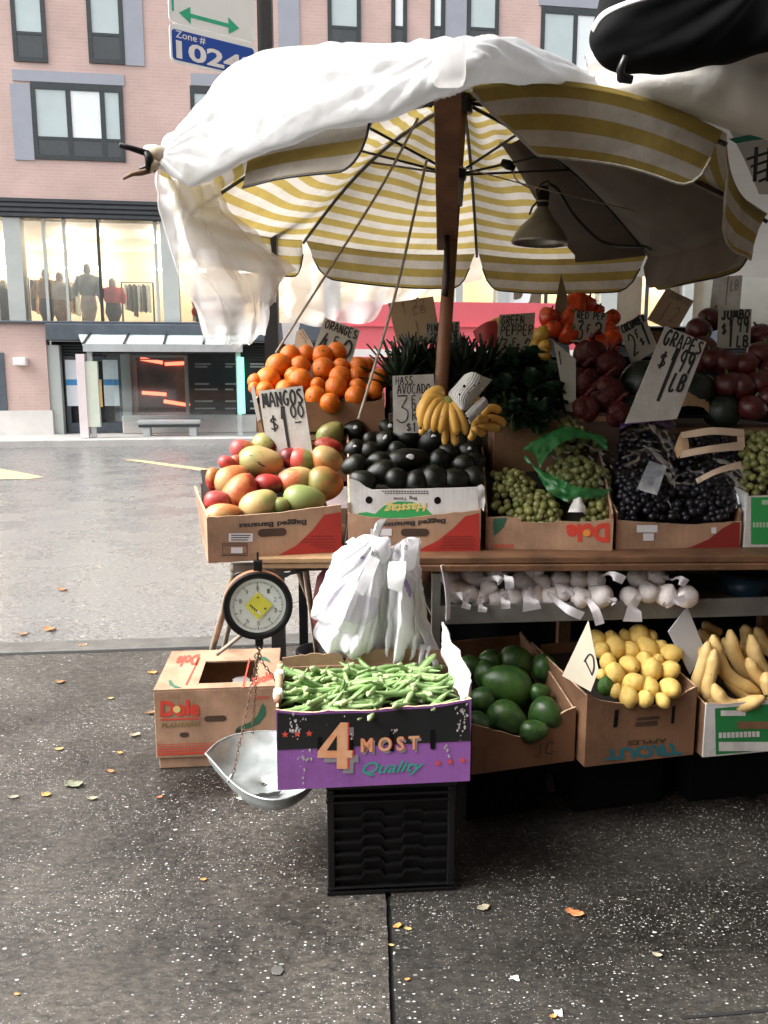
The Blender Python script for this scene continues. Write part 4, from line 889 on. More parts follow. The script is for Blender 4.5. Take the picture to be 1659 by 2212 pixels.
# ------------------------------------------------------------------ cardboard boxes
M_kraft = pm('kraft_card', (.40, .245, .155), .75, .17, 7, .08, 30)
M_kraft_in = pm('kraft_card_inside', (.34, .21, .13), .8, .12, 4, .08, 30)
M_kraft_dk = pm('brown_card', (.22, .115, .062), .75, .15, 4, .1, 30)
def wear(m, k=.62, scale=3.0):
    """damp stains, rubbed patches and faint flute lines over a card colour"""
    nt = m.node_tree; b = nt.nodes['Principled BSDF']; L = nt.links.new; src = b.inputs['Base Color'].links[0].from_socket
    tc = N(nt, 'ShaderNodeTexCoord'); n1 = N(nt, 'ShaderNodeTexNoise', Scale=scale, Detail=9.0, Roughness=.72); L(tc.outputs['Object'], n1.inputs['Vector'])
    r1 = N(nt, 'ShaderNodeValToRGB'); r1.color_ramp.elements[0].position = .36; r1.color_ramp.elements[1].position = .56; r1.color_ramp.elements[0].color = (k, k * .97, k * .93, 1); r1.color_ramp.elements[1].color = (1.06, 1.06, 1.06, 1); L(n1.outputs['Fac'], r1.inputs['Fac'])
    mp = N(nt, 'ShaderNodeMapping'); mp.inputs['Scale'].default_value = (160, 160, 3); L(tc.outputs['Object'], mp.inputs['Vector']); n2 = N(nt, 'ShaderNodeTexNoise', Scale=1.0, Detail=2.0); L(mp.outputs['Vector'], n2.inputs['Vector'])
    r2 = N(nt, 'ShaderNodeMapRange'); r2.inputs['To Min'].default_value = .86; r2.inputs['To Max'].default_value = 1.12; L(n2.outputs['Fac'], r2.inputs['Value'])
    m1 = N(nt, 'ShaderNodeMixRGB', blend_type='MULTIPLY'); m1.inputs['Fac'].default_value = 1; L(src, m1.inputs['Color1']); L(r1.outputs['Color'], m1.inputs['Color2'])
    m2 = N(nt, 'ShaderNodeMixRGB', blend_type='MULTIPLY'); m2.inputs['Fac'].default_value = 1; L(m1.outputs['Color'], m2.inputs['Color1']); L(r2.outputs[0], m2.inputs['Color2']); L(m2.outputs['Color'], b.inputs['Base Color'])
for m_ in (M_kraft, M_kraft_in, M_kraft_dk): wear(m_)
M_edge = pm('card_edge', (.52, .36, .24), .8, .35, 60)
M_pred = pm('red_ink', (.44, .035, .025), .6, .12, 8); M_dred = pm('logo_red_ink', (.62, .06, .035), .6, .15, 10)
M_pink = pm('dark_ink', (.035, .03, .028), .7, .25, 20); M_redtext = pm('brown_red_ink', (.20, .03, .025), .7, .2, 20)
M_gink = pm('green_ink', (.03, .12, .07), .6, .2, 10); M_label = pm('paper_label', (.72, .72, .74), .5, .05, 10); M_hole = pm('hand_hole', (.06, .035, .022), .9, .3, 10)
M_cwhite = pm('white_card', (.70, .69, .68), .55, .04, 5); wear(M_cwhite, .8, 5); M_tealink = pm('teal_ink', (.02, .16, .20), .6, .15, 10); M_ggreen = pm('bright_green_print', (.04, .36, .10), .5, .1, 6); M_yellink = pm('yellow_ink', (.78, .62, .22), .5, .1, 8)
M_gapdark = pm('gap_dark_card', (.018, .012, .009), .9, .3, 8)  # near-black so the gaps between the fruit look dark
def frame_z(L, Rt, z, tilt=0.0):
    a, b = G(L[0], L[1], z), G(Rt[0], Rt[1], z); d = b - a
    f = Frame(a, atan2(d.y, d.x), tilt); f.width = d.length; return f
CT = .006
def pbox(label, fr, w, d, top, hs, hb, mf=None, ms=None, group=None, flare=0.0, name='produce_box', ramp=None, cat='box', back=True, sides=(True, True), roots=None, d_side=None):
    """open cardboard box: TOP is the cut line of the front panel [(x,z)..]; hs/hb: side height at front/back"""
    mf = mf or M_kraft; ms = ms or M_kraft_in
    r = thing(name, fr.w(w / 2, d / 2, 0), label, cat, group)
    pts = [(0, 0), (w, 0)] + sorted(top, key=lambda p: -p[0])
    mb = MB(); mb.prism(pts, 0, CT, fr); fp = mb.obj('front_panel', mf, r)
    e = MB(); tp = sorted(top, key=lambda p: p[0])
    for (xa, za), (xb, zb) in zip(tp, tp[1:]): e.add([fr.w(xa, -.0004, za + .0005), fr.w(xb, -.0004, zb + .0005), fr.w(xb, CT + .0004, zb + .0005), fr.w(xa, CT + .0004, za + .0005)], [(0, 1, 2, 3)])
    e.obj('cut_edge', M_edge, fp)
    ds = d_side or d
    for k, x in ((0, 0.0), (1, w)):
        if not sides[k]: continue
        sg_ = -1 if k == 0 else 1; hf_ = hs[k] if isinstance(hs, (tuple, list)) else hs; hb_ = hb[k] if isinstance(hb, (tuple, list)) else hb; fl = flare[k] if isinstance(flare, (tuple, list)) else flare
        mb = MB(); xi = x - sg_ * CT
        prof = [(CT + .0005, 0, 0), (ds, 0, 0), (ds, hb_, fl), (ds * .55, hf_ + (hb_ - hf_) * .62, fl * .7), (CT + .0005, hf_, 0)]
        vo = [fr.w(x + sg_ * f_, y, z) for y, z, f_ in prof]; vi = [fr.w(xi + sg_ * f_, y, z) for y, z, f_ in prof]; n = len(prof)
        mb.add(vo + vi, [tuple(range(n)), tuple(range(2 * n - 1, n - 1, -1))] + [(i, (i + 1) % n, n + (i + 1) % n, n + i) for i in range(n)])
        so = mb.obj('side_panel', ms, r)
        e = MB(); c = [2, 3, 4]
        for i, j in zip(c, c[1:]): e.add([vo[i] + Vector((0, 0, .0006)), vo[j] + Vector((0, 0, .0006)), vi[j] + Vector((0, 0, .0006)), vi[i] + Vector((0, 0, .0006))], [(0, 1, 2, 3)])
        e.obj('cut_edge', M_edge, so)
    mb = MB(); mb.box(CT + .001, w - CT - .001, CT + .001, d - .001, .001, CT, fr); mb.obj('base_panel', ms, r)
    if back:
        hb_ = max(hb) if isinstance(hb, (tuple, list)) else hb
        mb = MB(); mb.box(CT + .001, w - CT - .001, d - CT, d, CT + .001, hb_ - .01, fr); mb.obj('back_panel', ms, r)
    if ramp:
        (y0, z0), (y1, z1) = ramp; mb = MB(); mb.add([fr.w(CT + .002, y0, z0), fr.w(w - CT - .002, y0, z0), fr.w(w - CT - .002, y1, z1), fr.w(CT + .002, y1, z1)], [(0, 1, 2, 3)]); mb.obj('gap_dark_panel', M_gapdark, r)
    return r, fp
def decal(name, parent, fr, polys, m, y=-.001):
    if name in ('vent_slot', 'round_hole', 'hand_hole', 'star_print'):
        for p in polys: mb = MB(); mb.flat(p, y, fr); mb.obj(name, m, parent)
        return
    mb = MB()
    for p in polys: mb.flat(p, y, fr)
    return mb.obj(name, m, parent)
def slot(cx, cz, w, h, n=6):
    r = h / 2; out = []
    for k in range(n + 1): a = -pi / 2 + pi * k / n; out.append((cx + w / 2 - r + r * cos(a), cz + r * sin(a)))
    for k in range(n + 1): a = pi / 2 + pi * k / n; out.append((cx - w / 2 + r + r * cos(a), cz + r * sin(a)))
    return out
def jag(pts, n=24, amp=.0025, seed=0):
    """wobbly torn edge through pts"""
    out = []
    k = len(pts)
    for i in range(n + 1):
        t = i / n * (k - 1); j = min(int(t), k - 2); q = t - j
        x = pts[j][0] + (pts[j + 1][0] - pts[j][0]) * q; z = pts[j][1] + (pts[j + 1][1] - pts[j][1]) * q
        out.append((x, z + amp * noise.noise(Vector((i * .7, seed, 0)))))
    return out
def topline(fr, px, w, seed=0, amp=.003):
    p = [fr.hit(*q) for q in px]; p[0] = (0, p[0][1]); p[-1] = (w, p[-1][1])
    return jag(p, 26, amp, seed)
BOXG = 'fruit boxes standing in the front row on the table'
# --- mango box
fm = frame_z((450, 1217), (738, 1200), .822); wm = fm.width
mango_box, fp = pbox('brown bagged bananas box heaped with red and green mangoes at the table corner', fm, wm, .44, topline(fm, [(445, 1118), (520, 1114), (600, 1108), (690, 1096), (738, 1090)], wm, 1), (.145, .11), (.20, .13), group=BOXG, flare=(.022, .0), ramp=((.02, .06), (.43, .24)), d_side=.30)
t = MB(); print_text(t, fm, hq(fm, (516, 1128), (662, 1119), (662, 1134), (516, 1143)), 'Bagged Bananas', bold=.035, flip=True); t.obj('lettering', M_pink, fp)
cv = [fm.hit(u, v) for u, v in ((567, 1208), (600, 1200), (640, 1178), (675, 1145), (700, 1112), (737, 1106), (738, 1199))]
decal('red_print', fp, fm, [[(min(x, wm - .001), max(z, .001)) for x, z in cv]], M_pred)
decal('hand_hole', fp, fm, [slot(*fm.hit(588, 1150), .090, .025)], M_hole, -.0012)
for q in ((494, 1152, 546, 1170), (499, 1182, 524, 1195)): decal('paper_label', fp, fm, [rectq(fm, *q)], M_label, -.0016)
t = MB()
for i, v in enumerate((1155, 1160, 1165)): t.flat(rectq(fm, 499, v, 541 - i * 3, v + 2.2), -.0022, fm)
for v in (1174, 1199): t.flat(rectq(fm, 478, v, 535, v + 1.6), -.0011, fm)
for (a, b_, c_, d_) in ((480, 1178, 534, 1179), (480, 1196, 534, 1197), (480, 1178, 481.2, 1197), (533, 1178, 534.2, 1197)): t.flat(rectq(fm, a, b_, c_, d_), -.0011, fm)
t.obj('small_print', M_pink, fp)
t = MB()
for i, (a, b_, v) in enumerate(((672, 720, 1157), (655, 722, 1164), (650, 722, 1170), (668, 722, 1176), (684, 722, 1182))):
    x = a
    while x < b_: t.flat(rectq(fm, x, v, x + 5, v + 2.5), -.0022, fm); x += 7
t.obj('small_print', M_redtext, fp)
# --- black avocado box with the white inner carton
fa = frame_z((752, 1201), (1037, 1198), .822); wa = fa.width
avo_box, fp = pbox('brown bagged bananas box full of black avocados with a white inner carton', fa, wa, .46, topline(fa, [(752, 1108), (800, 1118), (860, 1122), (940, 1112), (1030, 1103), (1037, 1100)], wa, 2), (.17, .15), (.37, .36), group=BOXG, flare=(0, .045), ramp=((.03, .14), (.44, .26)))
t = MB(); print_text(t, fa, hq(fa, (828, 1126), (962, 1117), (962, 1131), (828, 1140)), 'Bagged Bananas', bold=.035, flip=True); t.obj('lettering', M_pink, fp)
cv = [fa.hit(u, v) for u, v in ((850, 1203), (900, 1190), (945, 1168), (980, 1140), (1005, 1115), (1035, 1108), (1036, 1197))]
decal('red_print', fp, fa, [[(min(x, wa - .001), max(z, .001)) for x, z in cv]], M_pred)
decal('hand_hole', fp, fa, [slot(*fa.hit(896, 1150), .090, .025)], M_hole, -.0012)
decal('paper_label', fp, fa, [rectq(fa, 800, 1142, 846, 1157)], M_label, -.0016)
t = MB()
for i in range(5):
    x = 948 + (4 - i) * 3
    while x < 1022: t.flat(rectq(fa, x, 1158 + i * 6, x + 5, 1160.5 + i * 6), -.0022, fa); x += 7
t.obj('small_print', M_redtext, fp)
fw = Frame(fa.w(.006, .012, .0), atan2(fa.X.y, fa.X.x)); ww = wa - .012
wt = [fw.hit(*q) for q in ((757, 1034), (775, 1040), (790, 1052), (805, 1058), (900, 1056), (1042, 1052))]; wt[0] = (0, wt[0][1]); wt[-1] = (ww, wt[-1][1])
mb = MB(); mb.prism([(0, .01), (ww, .01)] + wt[::-1], 0, .005, fw); wp = mb.obj('white_carton_panel', M_cwhite, avo_box)
decal('round_hole', wp, fw, [[(cx + .011 * cos(a * pi / 8), cz + .012 * sin(a * pi / 8)) for a in range(16)] for cx, cz in (fw.hit(797, 1080), fw.hit(945, 1081))], M_black)
g = [fw.hit(u, v) for u, v in ((768, 1118), (775, 1108), (792, 1106), (810, 1110), (830, 1092), (860, 1083), (890, 1084), (915, 1094), (935, 1112), (936, 1119))]
decal('green_hill_print', wp, fw, [g], M_ggreen)
t = MB(); print_text(t, fw, hq(fw, (830, 1084), (922, 1080), (922, 1104), (830, 1110)), 'Hasstag', bold=.03, shear=.25, flip=True, y=-.0016); t.obj('lettering', M_yellink, wp)
t = MB(); print_text(t, fw, hq(fw, (850, 1072), (900, 1071), (900, 1080), (850, 1081)), 'Big Time', bold=.01, flip=True, y=-.0016)
for i in range(2):
    x = 825 + i * 6
    while x < 925: t.flat(rectq(fw, x, 1060 + i * 4.5, x + 4, 1062.2 + i * 4.5), -.0012, fw); x += 6
t.obj('small_print', M_pink, wp)
mb = MB(); mb.grid(cloth([[fa.hit and fa.w(*(lambda h: (h[0], -.004, h[1]))(fa.hit(u, v))) for u, v in rr] for rr in (((1030, 1050), (1040, 1046), (1046, 1052)), ((1030, 1070), (1040, 1072), (1048, 1078)), ((1034, 1092), (1040, 1098), (1044, 1104)))], 8, 12, .008, 40)); mb.obj('white_sticker', M_cwhite, avo_box, True)
# --- green grape box
fg = frame_z((1048, 1193), (1322, 1197), .822); wg = fg.width
gr_box, fp = pbox('brown box of bagged green grapes with an upside down red logo', fg, wg, .46, topline(fg, [(1048, 1118), (1090, 1116), (1125, 1120), (1127, 1128), (1198, 1130), (1200, 1126), (1260, 1128), (1322, 1122)], wg, 3, .0012), (.13, .13), (.34, .36), group=BOXG, ms=M_kraft_dk, flare=(0, .01), ramp=((.03, .06), (.44, .30)))
t = MB(); print_text(t, fg, hq(fg, (1222, 1132), (1316, 1129), (1317, 1172), (1224, 1170)), 'Dole', bold=.06, flip=True); t.obj('lettering', M_dred, fp)
hx, hz = fg.hit(1267, 1151); decal('sun_print', fp, fg, [[(hx + .012 * cos(a * pi / 8), hz + .012 * sin(a * pi / 8)) for a in range(16)]], pm('orange_ink', (.75, .30, .05), .6, .1, 10), -.0018)
decal('leaf_print', fp, fg, [hq(fg, (1066, 1120), (1096, 1118), (1088, 1138), (1068, 1158), (1064, 1140))], M_gink)
t = MB()
for i in range(2):
    x = 1062
    while x < 1110: t.flat(rectq(fg, x, 1176 + i * 5, x + 5, 1179 + i * 5), -.0012, fg); x += 7
t.obj('small_print', M_dred, fp)
# --- black grape box
fb = frame_z((1329, 1194), (1598, 1190), .822); wb = fb.width
bg_box, fp = pbox('brown box of bagged black grapes with a red curved corner print', fb, wb, .46, topline(fb, [(1329, 1124), (1420, 1130), (1500, 1134), (1598, 1126)], wb, 4, .0015), (.13, .13), (.32, .36), group=BOXG, ms=M_kraft_dk, flare=(0, .012), ramp=((.03, .06), (.44, .30)))
cv = [fb.hit(u, v) for u, v in ((1440, 1193), (1490, 1182), (1530, 1165), (1562, 1140), (1585, 1128), (1597, 1128), (1597, 1189))]
decal('red_print', fp, fb, [[(min(x, wb - .001), max(z, .001)) for x, z in cv]], pm('dark_red_ink', (.26, .025, .02), .6, .12, 8))
for q in ((1375, 1134, 1420, 1150), (1389, 1152, 1412, 1168), (1536, 1139, 1547, 1152)): decal('paper_label', fp, fb, [rectq(fb, *q)], M_label, -.0016)
# --- white and green grape box at the frame edge
fx = frame_z((1606, 1190), (1720, 1188), .822)
wx = .40
wgx, fp = pbox('white and green printed grape carton at the end of the front row', fx, wx, .44, [(0, fx.hit(1606, 1072)[1]), (wx, fx.hit(1700, 1064)[1])], (.19, .19), (.24, .24), M_cwhite, M_cwhite, group=BOXG, ramp=((.03, .10), (.42, .25)))
decal('green_print', fp, fx, [[fx.hit(1622, 1176), (wx - .02, fx.hit(1622, 1176)[1]), (wx - .02, fx.hit(1622, 1074)[1]), fx.hit(1622, 1074)]], M_ggreen)
t = MB(); [t.flat(rectq(fx, 1626 + i * 7, 1128, 1631 + i * 7, 1139), -.0018, fx) for i in range(9)]; t.flat(rectq(fx, 1645, 1080, 1690, 1090), -.0018, fx); t.obj('lettering', pm('pale_green_ink', (.45, .65, .45), .5, .1, 8), fp)
# --- orange box and the carton below it
OY = 2.99
oz = P(700, 870, OY).z
fo_ = Frame(P(552, 872, OY), R(5)); fo_.O.z = oz - .105
wo_ = (P(832, 872, OY) - P(552, 872, OY)).length
or_box, fp = pbox('brown box piled with oranges on the upper tier of the stall', fo_, wo_, .42, jag([(0, .10), (.12, .107), (wo_ - .05, .107), (wo_, .118)], 20, .0015, 5), (.12, .14), (.17, .18), M_kraft_dk, M_kraft_dk, ramp=((.02, .06), (.40, .24)))
mb = MB(); q = hq(fo_, (541, 838), (549, 834), (563, 905), (556, 912), y=-.01); mb.prism(q, -.012, -.008, fo_); mb.obj('white_flap', M_cwhite, or_box)
mb = MB(); q = hq(fo_, (556, 905), (563, 905), (580, 985), (566, 985), y=-.008); mb.prism(q, -.010, -.006, fo_); mb.obj('corner_flap', M_kraft, or_box)
fo2 = Frame(fo_.w(.05, .012, -.185), R(5)); 
mb = MB(); mb.box(0, wo_ - .06, 0, .38, 0, .180, fo2); lo = thing('carton', fo2.w(.17, .19, 0), 'plain brown carton under the box of oranges', 'box'); mb.obj('carton_body', M_kraft_dk, lo, bevel=.003)
mb = MB(); mb.box(.01, wo_ - .07, -.003, -.001, .155, .172, fo2); mb.obj('tape', M_edge, lo)
# --- okra box: black and purple
f4 = frame_z((600, 1707), (1015, 1687), .330); w4 = f4.width
M_4black = pm('black_print', (.013, .014, .015), .45, .3, 6); M_purple = pm('purple_print', (.30, .115, .40), .5, .08, 5); wear(M_purple, .8, 4)
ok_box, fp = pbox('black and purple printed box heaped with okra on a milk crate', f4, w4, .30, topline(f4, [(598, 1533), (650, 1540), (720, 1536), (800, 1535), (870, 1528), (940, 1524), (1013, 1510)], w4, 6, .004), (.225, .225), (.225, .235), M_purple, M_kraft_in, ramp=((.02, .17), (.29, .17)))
tl = [f4.hit(600, 1620), f4.hit(1013, 1600)]; topz = [f4.hit(u, v) for u, v in ((599, 1535), (650, 1541.5), (720, 1537.5), (800, 1536.5), (870, 1529.5), (940, 1525.5), (1012, 1512))]
decal('black_band', fp, f4, [[(.0005, tl[0][1]), (w4 - .0005, tl[1][1])] + [(min(max(x, .0005), w4 - .0005), z - .004) for x, z in topz[::-1]]], M_4black)
M_oink = pm('orange_gradient_ink', (.80, .30, .13), .5, .15, 18, col2=(.85, .55, .33)); M_shadowink = pm('grey_ink', (.30, .28, .31), .5, .3, 14); M_teal = pm('teal_script_ink', (.05, .36, .28), .5, .1, 10); M_star = pm('star_ink', (.75, .09, .06), .5, .1, 12)
def four(dx, dz, k=1.0):
    q = hq(f4, (686, 1560), (761, 1560), (761, 1660), (686, 1660)); pp = [(.66, 0), (.86, 0), (.86, .60), (1.0, .60), (1.0, .76), (.86, .76), (.86, 1.0), (.55, 1.0), (.55, .76), (0, .76), (0, .62)]
    return [(x + dx, z + dz) for x, z in (bil(q, a, b) for a, b in pp)]
def four_in(dx=0, dz=0):
    q = hq(f4, (686, 1560), (761, 1560), (761, 1660), (686, 1660)); return [(x + dx, z + dz) for x, z in (bil(q, a, b) for a, b in ((.55, .28), (.55, .60), (.26, .60)))]
decal('number_shadow', fp, f4, [four(.016, -.014)], M_shadowink, -.0014); decal('number_rim', fp, f4, [four(.004, .0)], M_star, -.0018)
decal('number', fp, f4, [four(0, 0)], M_oink, -.0022); decal('number_counter', fp, f4, [four_in()], M_4black, -.0026)
for (dx, dz, m, y) in ((.006, -.007, M_shadowink, -.0014), (.0025, -.0005, M_star, -.0018), (0, 0, M_oink, -.0022)):
    t = MB(); q = [(x + dx, z + dz) for x, z in hq(f4, (779, 1594), (905, 1588), (905, 1619), (779, 1625))]; print_text(t, f4, q, 'M O S T', bold=.03, y=y); t.obj('lettering', m, fp)
t = MB(); print_text(t, f4, hq(f4, (782, 1646), (916, 1640), (916, 1672), (782, 1680)), 'Quality', bold=.015, shear=.4, y=-.002); t.obj('lettering', M_teal, fp)
st_polys = []
for u, v in ((616, 1586), (642, 1585), (668, 1584), (946, 1648), (972, 1645), (999, 1642)):
    cx, cz = f4.hit(u, v); st_polys.append([(cx + (.010 if k % 2 == 0 else .0042) * sin(k * pi / 5), cz + (.010 if k % 2 == 0 else .0042) * cos(k * pi / 5)) for k in range(10)])
decal('star_print', fp, f4, st_polys, M_star, -.002)
slots = []
for u, v in ((691, 1612), (758, 1608), (846, 1600), (935, 1596)):
    a, b_ = f4.hit(u, v - 22), f4.hit(u, v + 24); cx = a[0]; slots.append([(z_, x_) for x_, z_ in []] or [(cx + .007 * cos(k * pi / 8), (a[1] + b_[1]) / 2 + (.022 if sin(k * pi / 8) > 0 else -.022) * (1 if abs(sin(k * pi / 8)) > .01 else 0) + .006 * sin(k * pi / 8)) for k in range(16)])
decal('vent_slot', fp, f4, slots, M_black, -.0017)
M_scuff = pm('torn_paper_scuff', (.55, .52, .52), .8, .4, 60)
rnd = random.Random(11); sc_p = []
for (u, v, n, du, dv) in ((640, 1560, 26, 16, 40), (655, 1640, 18, 14, 36), (998, 1545, 34, 12, 42), (760, 1590, 5, 8, 10), (850, 1580, 6, 8, 14), (965, 1618, 8, 8, 16)):
    for k in range(n):
        cx, cz = f4.hit(u + rnd.gauss(0, du * .5), v + rnd.gauss(0, dv * .5)); s_ = rnd.uniform(.0012, .0042); a0_ = rnd.random() * 6
        cx = min(max(cx, .008), w4 - .008); sc_p.append([(cx + s_ * rnd.uniform(.4, 1.2) * cos(a0_ + j * 1.05), cz + s_ * rnd.uniform(.6, 1.9) * sin(a0_ + j * 1.05)) for j in range(6)])
decal('scuff_print', fp, f4, sc_p, M_scuff, -.0024)
# torn flaps, back edge layers
M_torn = pm('torn_white_card', (.62, .60, .58), .8, .25, 25)
for (x0, w_, m) in ((.006, .03, M_torn), (.006, .03, M_torn)): pass
mb = MB(); mb.tube([f4.w(.004, .03, .232), f4.w(.004, .16, .236), f4.w(.004, .285, .24)], .010, 8); mb.obj('rolled_edge', M_kraft, ok_box, True)
for y0 in (.05, .19):
    mb = MB(); mb.box(-.009, .017, y0, y0 + .035, .222, .249, f4); mb.obj('white_clip', M_cwhite, ok_box, bevel=.008)
for k, (z0, z1) in enumerate(((.232, .262), (.225, .254))):
    mb = MB(); pts = jag([(.01, z1 - .01), (.10, z1), (.18, z1 - .004), (.19, z0), (.21, z1 + .002), (w4 * .62, z1 + .006), (w4 - .01, z1 - .006)], 40, .005, 30 + k)
    mb.prism([(.01, .15), (w4 - .01, .15)] + pts[::-1], .30 + .012 * k, .305 + .012 * k, f4); mb.obj('back_flap', M_kraft if k else M_kraft_in, ok_box)
# right torn upright flap
R0 = [f4.w(w4 - .012, .02, .20), f4.w(w4 - .016, .12, .215), f4.w(w4 - .02, .26, .22)]
R1 = [f4.w(w4 + .0, .03, .26), f4.w(w4 - .012, .13, .285), f4.w(w4 - .03, .25, .29)]
R2 = [f4.w(w4 + .012, .06, .275), f4.w(w4 - .02, .15, .325), f4.w(w4 - .035, .21, .375)]
mb = MB(); mb.grid(cloth([R0, R1, R2], 20, 20, .012, 25, 3, .004, 60)); mb.obj('torn_flap', M_torn, ok_box, True, solid=.006)
for (y0, z0) in ((.05, .232), (.11, .252), (.19, .24)):
    mb = MB(); mb.box(w4 - .022, w4 + .012, y0, y0 + .03, z0 - .02, z0 + .014, f4); mb.obj('white_clip', M_cwhite, ok_box, bevel=.008)
# --- plantain carton on the pavement
fd = frame_z((345, 1661), (596, 1650), .0); wd = fd.width + .004
dz1 = fd.hit(342, 1493)[1]; dlo = fd.hit(345, 1637)[1]; DD = .40
dole = thing('plantain_carton', fd.w(wd / 2, DD / 2, 0), 'closed brown plantains carton with a square hole in its lid on the pavement', 'box')
fl = Frame(fd.w(-.008, -.006, 0), atan2(fd.X.y, fd.X.x)); wl = wd + .016; dl = DD + .012
mb = MB()
mb.box(0, wl, 0, CT, dlo, dz1, fl); lf = mb.obj('lid_front', M_kraft, dole, bevel=.002)
mb = MB(); mb.box(0, CT, CT + .0005, dl, dlo, dz1, fl); mb.box(wl - CT, wl, CT + .0005, dl, dlo, dz1, fl); mb.box(CT + .0005, wl - CT - .0005, dl - CT, dl, dlo, dz1, fl); mb.obj('lid_side_frame', M_kraft, dole)
mb = MB(); mb.box(.008, wl - .008, .006, DD, .001, dlo + .02, fl); mb.obj('base_box', M_kraft, dole, bevel=.003)
ft = Frame(fl.w(0, 0, dz1 - CT + .0005), atan2(fd.X.y, fd.X.x)); 
def tz(u, v):
    p = G(u, v, dz1) - fl.O; return (p.dot(fl.X), p.dot(fl.Y))
ha, hb_ = tz(420, 1481), tz(546, 1476); hc, hd = tz(562, 1427), tz(452, 1434)
x0h = (ha[0] + hd[0]) / 2; x1h = (hb_[0] + hc[0]) / 2; y0h = max(.03, (ha[1] + hb_[1]) / 2); y1h = (hc[1] + hd[1]) / 2
mb = MB(); za, zb_ = dz1 - CT, dz1 + .0005
mb.box(.0005, x0h, CT * 0 + .0005, dl, za + .0065, zb_ + .0065, fl); mb.box(x1h, wl - .0005, .0005, dl, za + .0065, zb_ + .0065, fl); mb.box(x0h + .0003, x1h - .0003, .0005, y0h, za + .0065, zb_ + .0065, fl); mb.box(x0h + .0003, x1h - .0003, y1h, dl, za + .0065, zb_ + .0065, fl)
lt_ = mb.obj('lid_frame', M_kraft, dole)
mb = MB(); mb.box(.01, wl - .01, .012, dl - .012, dlo + .021, dlo + .03, fl); mb.obj('dark_inside', M_black, dole)
mb = MB(); mb.grid(cloth([[G(u, v, dz1 - .06) for u, v in rr] for rr in (((502, 1466), (525, 1460), (540, 1464)), ((505, 1480), (525, 1476), (538, 1480)))], 10, 8, .01, 30)); mb.obj('crumpled_paper', M_veil, dole, True)
def P2(u, v): return fl.hit(u, v)
t = MB(); print_text(t, fl, hq(fl, (346, 1514), (431, 1510), (431, 1546), (346, 1549)), 'Dole', bold=.05); t.flat(hq(fl, (346, 1553), (431, 1549.5), (431, 1553), (346, 1556.5)), -.001, fl); t.obj('lettering', M_dred, lf)
cx, cz = P2(382, 1532); decal('sun_print', lf, fl, [[(cx + .013 * cos(a * pi / 8), cz + .013 * sin(a * pi / 8)) for a in range(16)]], M_yellink, -.0016)
t = MB(); print_text(t, fl, hq(fl, (350, 1562), (433, 1558), (433, 1568), (350, 1573)), 'PLANTAINS', bold=.02); t.obj('lettering', pm('olive_ink', (.22, .16, .06), .7, .2, 12), lf)
decal('hand_hole', lf, fl, [slot(*P2(465, 1552), .078, .022), slot(*P2(398, 1587), .032, .018), slot(*P2(518, 1580), .032, .018)], M_hole, -.0011)
decal('red_line_print', lf, fl, [hq(fl, (340, v), (600, v - 9), (600, v - 9 + h), (340, v + h)) for v, h in ((1608, 1.2), (1612.5, 1.6), (1617, 2.2), (1622, 2.8), (1627, 4.5))], M_dred)
decal('plantain_print', lf, fl, [hq(fl, (508, 1575), (520, 1567), (540, 1560), (556, 1545), (563, 1527), (568, 1519), (573, 1528), (573, 1545), (560, 1562), (540, 1572), (520, 1577))], M_gink)
t = MB()
for i in range(2): t.flat(hq(fl, (548, 1505 + i * 4), (582, 1503 + i * 4), (582, 1504.5 + i * 4), (548, 1506.5 + i * 4)), -.001, fl)
t.obj('small_print', M_dred, lf)
fT = MB(); ZT = dz1 + .0078
def TG(*px): return [G(u, v, ZT) for u, v in px]
def top_quad(mb, px): mb.add(TG(*px), [tuple(range(len(px)))])
tfm = Frame(fl.w(0, 0, ZT), atan2(fd.X.y, fd.X.x))
class TopF(Frame):
    def __init__(s, b): s.O = b.O; s.X = b.X; s.Z = b.Y; s.Y = -b.Z
tff = TopF(tfm)
t = MB(); print_text(t, tff, [tz(386, 1421), tz(432, 1417), tz(427, 1441), tz(374, 1445)], 'Dole', bold=.05, y=-.0006, flip=True); print_text(t, tff, [tz(545, 1470), tz(588, 1452), tz(592, 1470), tz(548, 1486)], 'Dole', bold=.05, y=-.0006); t.obj('lettering', M_dred, lt_)
t = MB(); t.flat([tz(538, 1426), tz(541, 1426), tz(527, 1490), tz(523, 1490)], -.0006, tff); t.flat([tz(430, 1424), tz(433, 1424), tz(404, 1484), tz(400, 1484)], -.0006, tff); t.obj('red_line_print', M_dred, lt_)
t = MB(); t.flat([tz(u, v) for u, v in ((552, 1422), (572, 1423), (582, 1430), (585, 1436), (574, 1432), (556, 1427))], -.0006, tff); t.flat([tz(u, v) for u, v in ((364, 1474), (370, 1474), (376, 1484), (392, 1490), (378, 1491), (366, 1484))], -.0006, tff); t.obj('plantain_print', M_gink, lt_)
